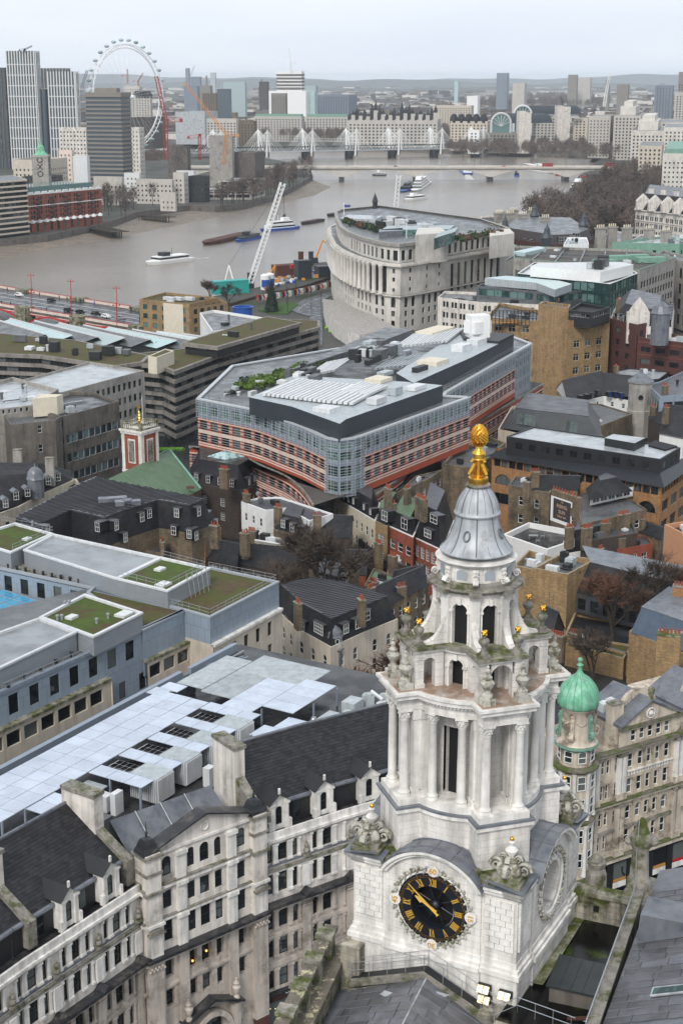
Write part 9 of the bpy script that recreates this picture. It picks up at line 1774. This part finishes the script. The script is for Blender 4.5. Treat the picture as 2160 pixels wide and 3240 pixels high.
for l,f0,bx,by,mx_,my,jx,jy,Y,m,w in(('tall red lattice tower crane beside the wheel',oA,762,590,762,400,718,205,1400,'red_paint',3.4),('orange tower crane with jib reaching up left',oA,1030,612,1040,470,845,235,1400,'orange_paint',2.6),('short red lattice mast left of the orange crane',oA,918,590,918,480,918,470,1450,'red_paint',2.6),('grey tower crane beside the second white tower',oA,378,340,378,250,402,178,1600,'rail',2.4),('thin white crane on top of the wrapped tower',oA,1335,180,1335,140,1326,75,2900,WP_,2.2),('white lattice tower crane with red cab on the right skyline',oB,1205,345,1212,290,1234,185,2600,WP_,4),('hazy dark luffing crane left of the wrapped tower',oA,1190,300,1190,262,1204,218,3200,DM,2.5),('hazy crane beside the pointed blue skyscraper',oA,872,245,874,205,895,153,4700,'rail',3),('small red crane seen inside the wheel',oA,587,240,587,200,586,172,3000,'red_paint',2.5),('second red crane seen inside the wheel leaning right',oA,635,250,637,225,658,190,3000,'red_paint',2.5),('dark luffing crane on the top of the tallest white tower',oA,110,88,118,80,148,66,1700,DM,1.6),('small dark luffing crane above the riverside offices on the right',oB,1015,340,1012,320,1005,300,2700,DM,2)):
 B_3,M_3,J_3=fp(f0,bx,by,Y),fp(f0,mx_,my,Y),fp(f0,jx,jy,Y);crane('tower_crane',l,B_3,M_3,J_3,m,w,(M_3[0]+(-1 if J_3[0]>M_3[0]else 1)*w*4,M_3[1],M_3[2]-1),16)
WSP=pts(U2,6.3,(-40,420),(140,380),(330,350),(500,270),(600,200),(740,185),(740,290),(520,360),(300,400),(60,470));q=MB();q.prism(ccw(WSP),-1,6.3,0,1);q.build('works_ground',['rust','bank_ground'],kind='structure')
cols=['red_paint','blue_paint','teal_paint','orange_paint','white_paint','black','stripe_pale']
for i in range(44):t=i/43;c=U2(245+485*t,415-92*t+10*sin(t*3),8.5);hp=thing('hoarding_panel','painted hoarding panel in the multicoloured row along the river road','hoarding',(c.x,c.y,6),.55,'multicoloured hoarding panels');q=MB();q.box(-.85,-.08,6,.85,.08,8.6);q.build('board',cols[i*5%7],hp);q=MB();q.add([(-.7,-.1,6.3),(.6,-.1,6.5),(0,-.1,8.3)],[(0,1,2)]);q.build('painted_shape',cols[(i*3+2)%7],hp)
for i,(x,y)in enumerate(((298,375),(328,368))):
 c=U2(x,y,6.3);t=thing('storage_silo',('left' if not i else 'right')+' one of two white and blue silos on the river works','silo',(c.x,c.y,6));q=MB();q.lathe([(2.3,6),(2.3,13),(1,13.6),(0,13.7)],16);q.build('shell',WP_,t,smooth=40);q=MB();q.lathe([(2.34,7.5),(2.34,11)],16);q.v=[v for v in q.v];q.f=q.f[10:15];q.m=q.m[10:15];q.build('blue_mark',BP,t)
for l,x,y,z,w,d_,h,m in(('teal site cabin block beside the tan brick wing',60,400,6.3,17,5,6,'teal_paint'),('tall dark steel cofferdam box in the works',550,300,6.3,7.5,5,9,'blue_clad'),('dark steel box near the curved block',690,290,6.3,8,5,5.5,'blue_clad'),('narrow dark steel sheet standing by the river edge',605,215,6.3,2.4,1,7.5,'blue_clad'),('red tank on the works wall',487,232,9,3.4,2,2,'red_paint'),('brown steel pile standing by the works',537,195,6,2.2,2,6,'rust'),('rusty sheet pile basin',440,285,3,14,7,6,'rust'),('dark pile pair at the crane foot',200,360,6,3,1.4,7,'blue_clad')):
 c=U2(x,y,z);t=thing('site_box' if 'pile' not in l else 'steel_pile',l,'site structure',(c.x,c.y,z));t.rotation_euler.z=.5;q=MB();q.box(-w/2,-d_/2,z,w/2,d_/2,z+h);q.box(-w/2-.15,-d_/2-.15,z+h-.5,w/2+.15,d_/2+.15,z+h-.2);q.build('shell',m,t)
for i in range(60):c=U2(rg.uniform(360,720),0,6.3)if 0 else U2(*(lambda x:(x,345-(x-360)*.22+rg.uniform(-35,15)))(rg.uniform(360,700)),6.4);t=thing('site_material','small stacked crate or bag among the river works','site material',(c.x,c.y,6.3),rg.random()*3,'stacks of materials on the river works');q=MB();a,b_,h=rg.uniform(.5,1.4),rg.uniform(.4,.9),rg.uniform(.6,1.8);q.box(-a,-b_,6.3,a,b_,6.3+h);q.build('stack',rg.choice([WP_,'plant_white','orange_paint','red_paint',BP,'rail']),t)
for l,a,e,t_ in(('orange long reach excavator arm left of the sheet pile basin',(310,305),(365,210),(350,300)),('yellow excavator with raised arm beside the curved block',(630,185),(685,42),(735,82))):
 A=U2(*a,7);t=thing('excavator',l,'excavator',(A.x,A.y,6));Y=A.y;f=lambda x,y:(lambda px,py:Vector(((px-1080)/FPX/(CP-(py-1620)/FPX*SP)*Y-A.x,0,zat(py,Y))))(700+x*.46875,740+y*.46875);q=MB();q.tube((0,0,7),f(*e),.6,5,None,.4);q.tube(f(*e),f(*t_),.45,5,None,.25);q.build('arm','orange_paint',t);q=MB();q.box(-1.8,-1.5,7,1.8,1.5,9);q.box(-2,-1.8,6,2,1.8,7);q.build('body',DM,t)
q=MB();q.prism(ccw(pts(U2,5.2,(470,520),(495,480),(560,440),(740,390),(740,420),(700,440),(690,560),(680,760),(560,760),(600,560))),4,5.3);q.build('river_road','asphalt',kind='structure')
q=MB();q.prism(ccw(pts(U2,5.3,(250,515),(330,470),(500,465),(520,480),(450,540),(350,540))),4,5.45);q.build('lawn','grass',kind='structure')
for i in range(9):q=MB();t=i/8;a,b=U2(520+150*t*t+40*t,515-90*t,5.3),U2(530+150*t*t+40*t,508-90*t,5.3);q.obox((a+b)/2,b-a,5.31,5.33,2,.2);q.build('lane_marking',WP_,kind='structure')
for i,(x,y)in enumerate(((440,480),(450,530),(505,430),(608,540),(685,640),(675,560))):c=U2(x,y,5.3);lp=thing('street_lamp','tall dark lamp post along the curving river road','street lamp',(c.x,c.y,5.3),0,'lamp posts on the river road');q=MB();q.tube((0,0,5.3),(0,0,16),.13,4);q.build('post','black',lp)
for i in range(16):c=U2(rg.uniform(700,800),rg.uniform(620,683),5.3);bk=thing('hire_bicycle','bright green hire bicycle parked in the street beside the curved block','bicycle',(c.x,c.y,5.3),rg.random()*3,'green hire bicycles');q=MB();[q.path([(x+.34*cos(k*.785),0,5.65+.34*sin(k*.785))for k in range(9)],.04,3)for x in(-.5,.5)];q.build('wheels','black',bk);q=MB();q.path([(-.5,0,5.65),(-.2,0,6.1),(.4,0,6.15),(0,0,5.7),(-.5,0,5.65)],.09,4);q.tube((.5,0,5.65),(.4,0,6.3),.06,4);q.build('frame','hi_vis',bk)
for i in range(9):c=K1(1130+i*20,405,8);bk=thing('hire_bicycle','bright green hire bicycle in the row behind the brick church tower','bicycle',(c.x,c.y,7.5),.3*(i%3),'green hire bicycles by the church');q=MB();[q.path([(x+.34*cos(k*.785),0,7.9+.34*sin(k*.785))for k in range(9)],.05,3)for x in(-.5,.5)];q.path([(-.5,0,7.9),(-.2,0,8.3),(.4,0,8.4),(0,0,7.9)],.1,4);q.build('frame','hi_vis',bk)
# ================================================================ trees
def grow(q,tw,rnd,p,d,L,r,lv,spread,tn):
 e=p+d*L;q.tube(p,e,r,5 if r>.1 else 3,None,r*.68)
 if lv<=1:
  for k in range(tn):
   u=(d+Vector((rnd.gauss(0,.6),rnd.gauss(0,.6),rnd.gauss(.1,.5)))).normalized()*L*rnd.uniform(.6,1.5);s_=p.lerp(e,rnd.random());w=u.orthogonal().normalized()*.05;tw.poly([s_-w,s_+w,s_+u])
 if lv==0:return
 for k in range(rnd.choice((2,3,3))):nd=(d+Vector((rnd.gauss(0,spread),rnd.gauss(0,spread),rnd.gauss(.12,spread*.6)))).normalized();grow(q,tw,rnd,p.lerp(e,rnd.uniform(.65,1)),nd,L*rnd.uniform(.66,.85),r*.62,lv-1,spread,tn)
def bare_meshes(seed,h,lv=6,tn=9):rnd=random.Random(seed);q,tw=MB(),MB();grow(q,tw,rnd,Vector((0,0,0)),Vector((0,0,1)),h*.26,h*.022,lv,.45,tn);return q.mesh('trunk','bark'),tw
BT=[bare_meshes(s_,20)for s_ in(3,8,15)];BTM={}
for(x,y,z0,s_,k,m,l)in((-2.2,236,9,1.4,0,'twig','great bare grey-brown tree spreading in the court left of the tower'),(-8,240,9,1.1,1,'twig','smaller bare tree just left of the great court tree'),(5.2,190,12,.95,1,'twig_red','reddish bare tree close left of the tower urns'),(8.8,192,12,1.05,2,'twig_red','reddish bare tree in front of the brick terrace by the tower'),(2.8,178,14,.9,0,'twig','bare tree right above the stone office roof beside the tower'),(11,203,12,.8,0,'twig_red','reddish bare tree half hidden by the tower drum'),
 (43,226,11,1.0,0,'twig_red','reddish bare tree against the great slate slope'),(49,228,11,1.15,2,'twig','tall bare tree before the slate hall at the right'),(56,236,11,1.0,1,'twig_red','bare reddish tree nearest the right edge'),(38,214,11,.8,1,'twig','bare tree with thick limbs low beside the brick court'),(-41.5,322,8,.85,1,'twig_red','slim reddish tree left of the brick church tower'),(88,318,12,.7,2,'twig','small bare tree in front of the white gabled house'),(-56,655,5,.8,0,'twig','bare tree before the teal site cabins'),(-48,650,5,.8,2,'twig','bare tree left of the dark conifer'),(-30,660,5,.7,1,'twig_red','bare shrub like tree right of the dark conifer')):
 t=thing('bare_tree',l,'tree',(x,y,z0),k*2.1);t.scale=(s_,)*3;key=(k,m)
 if key not in BTM:BTM[key]=BT[k][1].mesh('crown',m)
 link('trunk',BT[k][0],t);link('crown',BTM[key],t)
c=U2(340,530,5);t=thing('conifer','dark pointed conifer on the lawn beside the river road','tree',(c.x,c.y,5));q=MB();q.tube((0,0,5),(0,0,9),.4,6);q.build('trunk','bark',t);q=MB()
for i in range(900):h=rg.random()**1.3;a=rg.uniform(0,6.28);r=3.4*(1-h)*rg.uniform(.6,1);p=Vector((r*cos(a),r*sin(a),6+12.5*h));u=Vector((cos(a),sin(a),-.5))*.9;w=Vector((-sin(a),cos(a),0))*.35;q.poly([p-w,p+u,p+w])
q.lathe([(3,6.2),(.2,17.8)],10);q.build('crown','shrub_dark',t)
def fuzz(seed,n=260,m='twig_far'):
 rnd=random.Random(seed);q=MB()
 for i in range(n):
  a,b=rnd.uniform(0,6.28),rnd.uniform(-.6,1.5);r=rnd.uniform(.35,1)*(5+sin(a*3+seed)*.8);p=Vector((r*cos(a)*cos(b),r*sin(a)*cos(b),11+r*sin(b)*1.15));u=Vector((rnd.gauss(0,1),rnd.gauss(0,1),rnd.gauss(.6,1)))*rnd.uniform(.6,1.4);w=u.orthogonal().normalized()*.22;q.poly([p-w,p+w,p+u])
 return q.mesh('crown',m)
FZ=[fuzz(i)for i in range(5)];q=MB();q.tube((0,0,0),(0,0,9),.4,4,None,.25);[q.tube((0,0,6),(3*cos(a),3*sin(a),12),.2,3,None,.06)for a in(0,1.3,2.5,3.8,5)];FT=q.mesh('trunk','bark');NT=0;FS=MB()
def scatter(f,P,n,label,group,sc=1.0,z=5):
 global NT
 xs=[p[0]for p in P];ys=[p[1]for p in P];k=0
 while k<n:
  x,y=rg.uniform(min(xs),max(xs)),rg.uniform(min(ys),max(ys))
  if not inpoly((x,y),P):continue
  c=f(x,y,z+10*sc);k+=1
  if NT>=300:
   me=FZ[k%5];FS.add([(c.x+v.co.x*sc,c.y+v.co.y*sc,z+v.co.z*sc)for v in me.vertices],[tuple(p.vertices)for p in me.polygons]);continue
  NT+=1;t=thing('riverside_tree',label,'tree',(c.x,c.y,z),rg.random()*6,group);t.scale=(sc*rg.uniform(.8,1.15),)*2+(sc*rg.uniform(.8,1.2),);link('crown',FZ[k%5],t);link('trunk',FT,t)
scatter(cB,[(850,800),(1060,745),(1180,690),(1235,615),(1340,600),(1500,640),(1480,700),(1370,730),(1340,820),(1360,900),(1060,905),(880,850)],205,'bare brown tree in the dense embankment belt right of the river','bare trees along the right embankment',1.2)
scatter(cA,[(990,770),(1230,730),(1430,640),(1435,590),(1290,620),(1110,690),(970,740)],72,'bare tree on the promenade of the far bank left of the arched bridge','bare trees on the left bank promenade',.95);scatter(cA,[(475,820),(700,775),(700,730),(475,740)],16,'bare tree beside the red brick wharf','bare trees by the red brick wharf',.95)
scatter(cB,[(480,548),(1130,565),(1240,570),(1300,540),(1130,510),(900,485),(680,490),(480,510)],190,'bare tree on the embankment beyond the arched bridge','bare trees beyond the arched bridge',1.2)
scatter(cA,[(800,455),(1600,490),(1600,425),(1180,425),(800,425)],300,'x','x',1.3);scatter(cB,[(0,480),(490,490),(490,440),(0,440)],210,'x','x',1.3);scatter(cB,[(610,350),(1230,335),(1230,300),(900,290),(620,310)],160,'x','x',2.2);scatter(cA,[(660,590),(760,590),(760,560),(660,560)],14,'x','x',1.1);scatter(cB,[(1380,700),(1568,720),(1568,640),(1480,620)],40,'x','x',1.0)
FS.build('distant_bare_trees','twig_far',kind='stuff')
# ================================================================ distant city to the horizon
dmats=['concrete_pale','portland','brick_stock','roof_grey','slate','brick_brown','cream_stone','brick_red','concrete','lead_grey_roof']
DM_=[]
for i in range(14):
 q=MB();w,l,h=rg.uniform(9,26),rg.uniform(8,14),rg.uniform(8,19);q.box(-w,-l,0,w,l,h,0)
 if i%3==0:q.box(-w*.5,-l*.6,h,w*.4,l*.6,h+3,1)
 elif i%3==1:q.add([(-w,-l,h),(w,-l,h),(w,l,h),(-w,l,h),(-w,0,h+5),(w,0,h+5)],[(0,1,5,4),(2,3,4,5),(1,2,5),(3,0,4)],1)
 for z in[2+3.6*k for k in range(int(h/3.6))]:
  for k in range(int(w/2.2)):x=-w+1+k*4.4;q.poly([(x,-l-.06,z),(x+2,-l-.06,z),(x+2,-l-.06,z+1.8),(x,-l-.06,z+1.8)],2)
 DM_.append(q.mesh('distant_building',[rg.choice(dmats),rg.choice(['slate','roof_grey','lead_grey_roof']),'dark_metal']))
BULK=[MB()for _ in range(5)];nb=0
def free(x,y):return not(2150<y<2560 and-330<x<40)and not(y<2450 and-340<x<345)
cand=[]
for i in range(12500):
 y=1350*(rg.random()*.96+.04)**-.62 if 0 else 1500*math.exp(rg.random()**1.1*2.15);x=rg.uniform(-.26,.26)*y
 if y<2500 and(x>-.20*y and x<.235*y)or not free(x,y):continue
 if 2560<y<3300 and 30<x<480 and rg.random()<.7:continue
 if y<1900 and x<0:y+=700
 cand.append((x,y))
cand.sort(key=lambda c:c[1])
for x,y in cand:
 s_=rg.uniform(.45,.85)*(1+y/9000);hs_=s_*rg.uniform(.7,1.15)*(1.7 if rg.random()<.03 else 1)
 if nb<290:t=link('distant_building',rg.choice(DM_),None,'small hazy building in the distant sea of rooftops','building','distant buildings toward the horizon',loc=(x,y,4));t.rotation_euler.z=rg.uniform(-.7,.7);t.scale=(s_,s_,hs_);nb+=1
 else:
  a=rg.uniform(-.7,.7);w,l,h=rg.uniform(9,24)*s_,rg.uniform(7,14)*s_,rg.uniform(8,18)*hs_;q=BULK[rg.randrange(5)];q.obox((x,y),(cos(a),sin(a)),0,h,2*w,l*1.6)
for q,m in zip(BULK,('concrete_pale','brick_stock','portland','roof_grey','brick_brown')):q.build('distant_rooftops',m,kind='stuff')
q=MB()
for i in range(5200):
 y=2600*math.exp(rg.random()*1.8);x=rg.uniform(-.25,.25)*y;cl=sin(x*.004)+sin(y*.003+x*.002)
 if cl<.2 or not free(x,y):continue
 p=Vector((x,y,rg.uniform(3,15)));r=rg.uniform(8,16);u=Vector((rg.uniform(.5,1),rg.gauss(0,.3),0))*r;q.poly([p-u,p+Vector((-.3*r,0,.7*r)),p+Vector((.4*r,0,.6*r)),p+u])
q.build('distant_park_trees','twig_far',kind='stuff')
q=MB();N_=120;rw=[]
for Y,hh,sd in((9500,40,1.3),(13000,92,2.7),(17500,138,5.1)):
 q=MB();rr=[[],[]]
 for i in range(N_+1):x=-Y*.36+Y*.72*i/N_;h=hh*(.72+.22*sin(i*.09+sd)+.1*sin(i*.31+sd*2)+.04*sin(i*.9));rr[0].append((x,Y,-2));rr[1].append((x,Y+900,h))
 q.loft([rr[0],rr[1],[(x,y+3000,-2)for x,y,z in rr[1]]],None,False);q.build('hills','bank_ground',kind='structure')
mat('haze_sky',(1,1,1));hz=bpy.data.materials.new('haze');hz.use_nodes=True;t=hz.node_tree;t.nodes.clear();pv=t.nodes.new('ShaderNodeVolumePrincipled');pv.inputs['Color'].default_value=(.84,.92,1,1);pv.inputs['Density'].default_value=.000048;pv.inputs['Anisotropy'].default_value=0;oo=t.nodes.new('ShaderNodeOutputMaterial');ln(t,pv.outputs[0],oo.inputs['Volume'])
q=MB();q.box(-13000,-300,-3,13000,23000,150);HZ=q.build('haze',hz,kind='stuff')
# ================================================================ ground
q=MB();q.poly([(-12900,2500,-1.5),(12900,2500,-1.5),(12900,22900,-1.5),(-12900,22900,-1.5)]);q.build('far_ground','bank_ground',kind='structure')
q=MB();q.loft([[(-400,-100,15.5),(-400,160,15.5),(-400,420,6.4),(-400,560,5.2)],[(500,-100,15.5),(500,160,15.5),(500,420,6.4),(500,560,5.2)]],close=False);q.build('city_ground','asphalt',kind='structure')
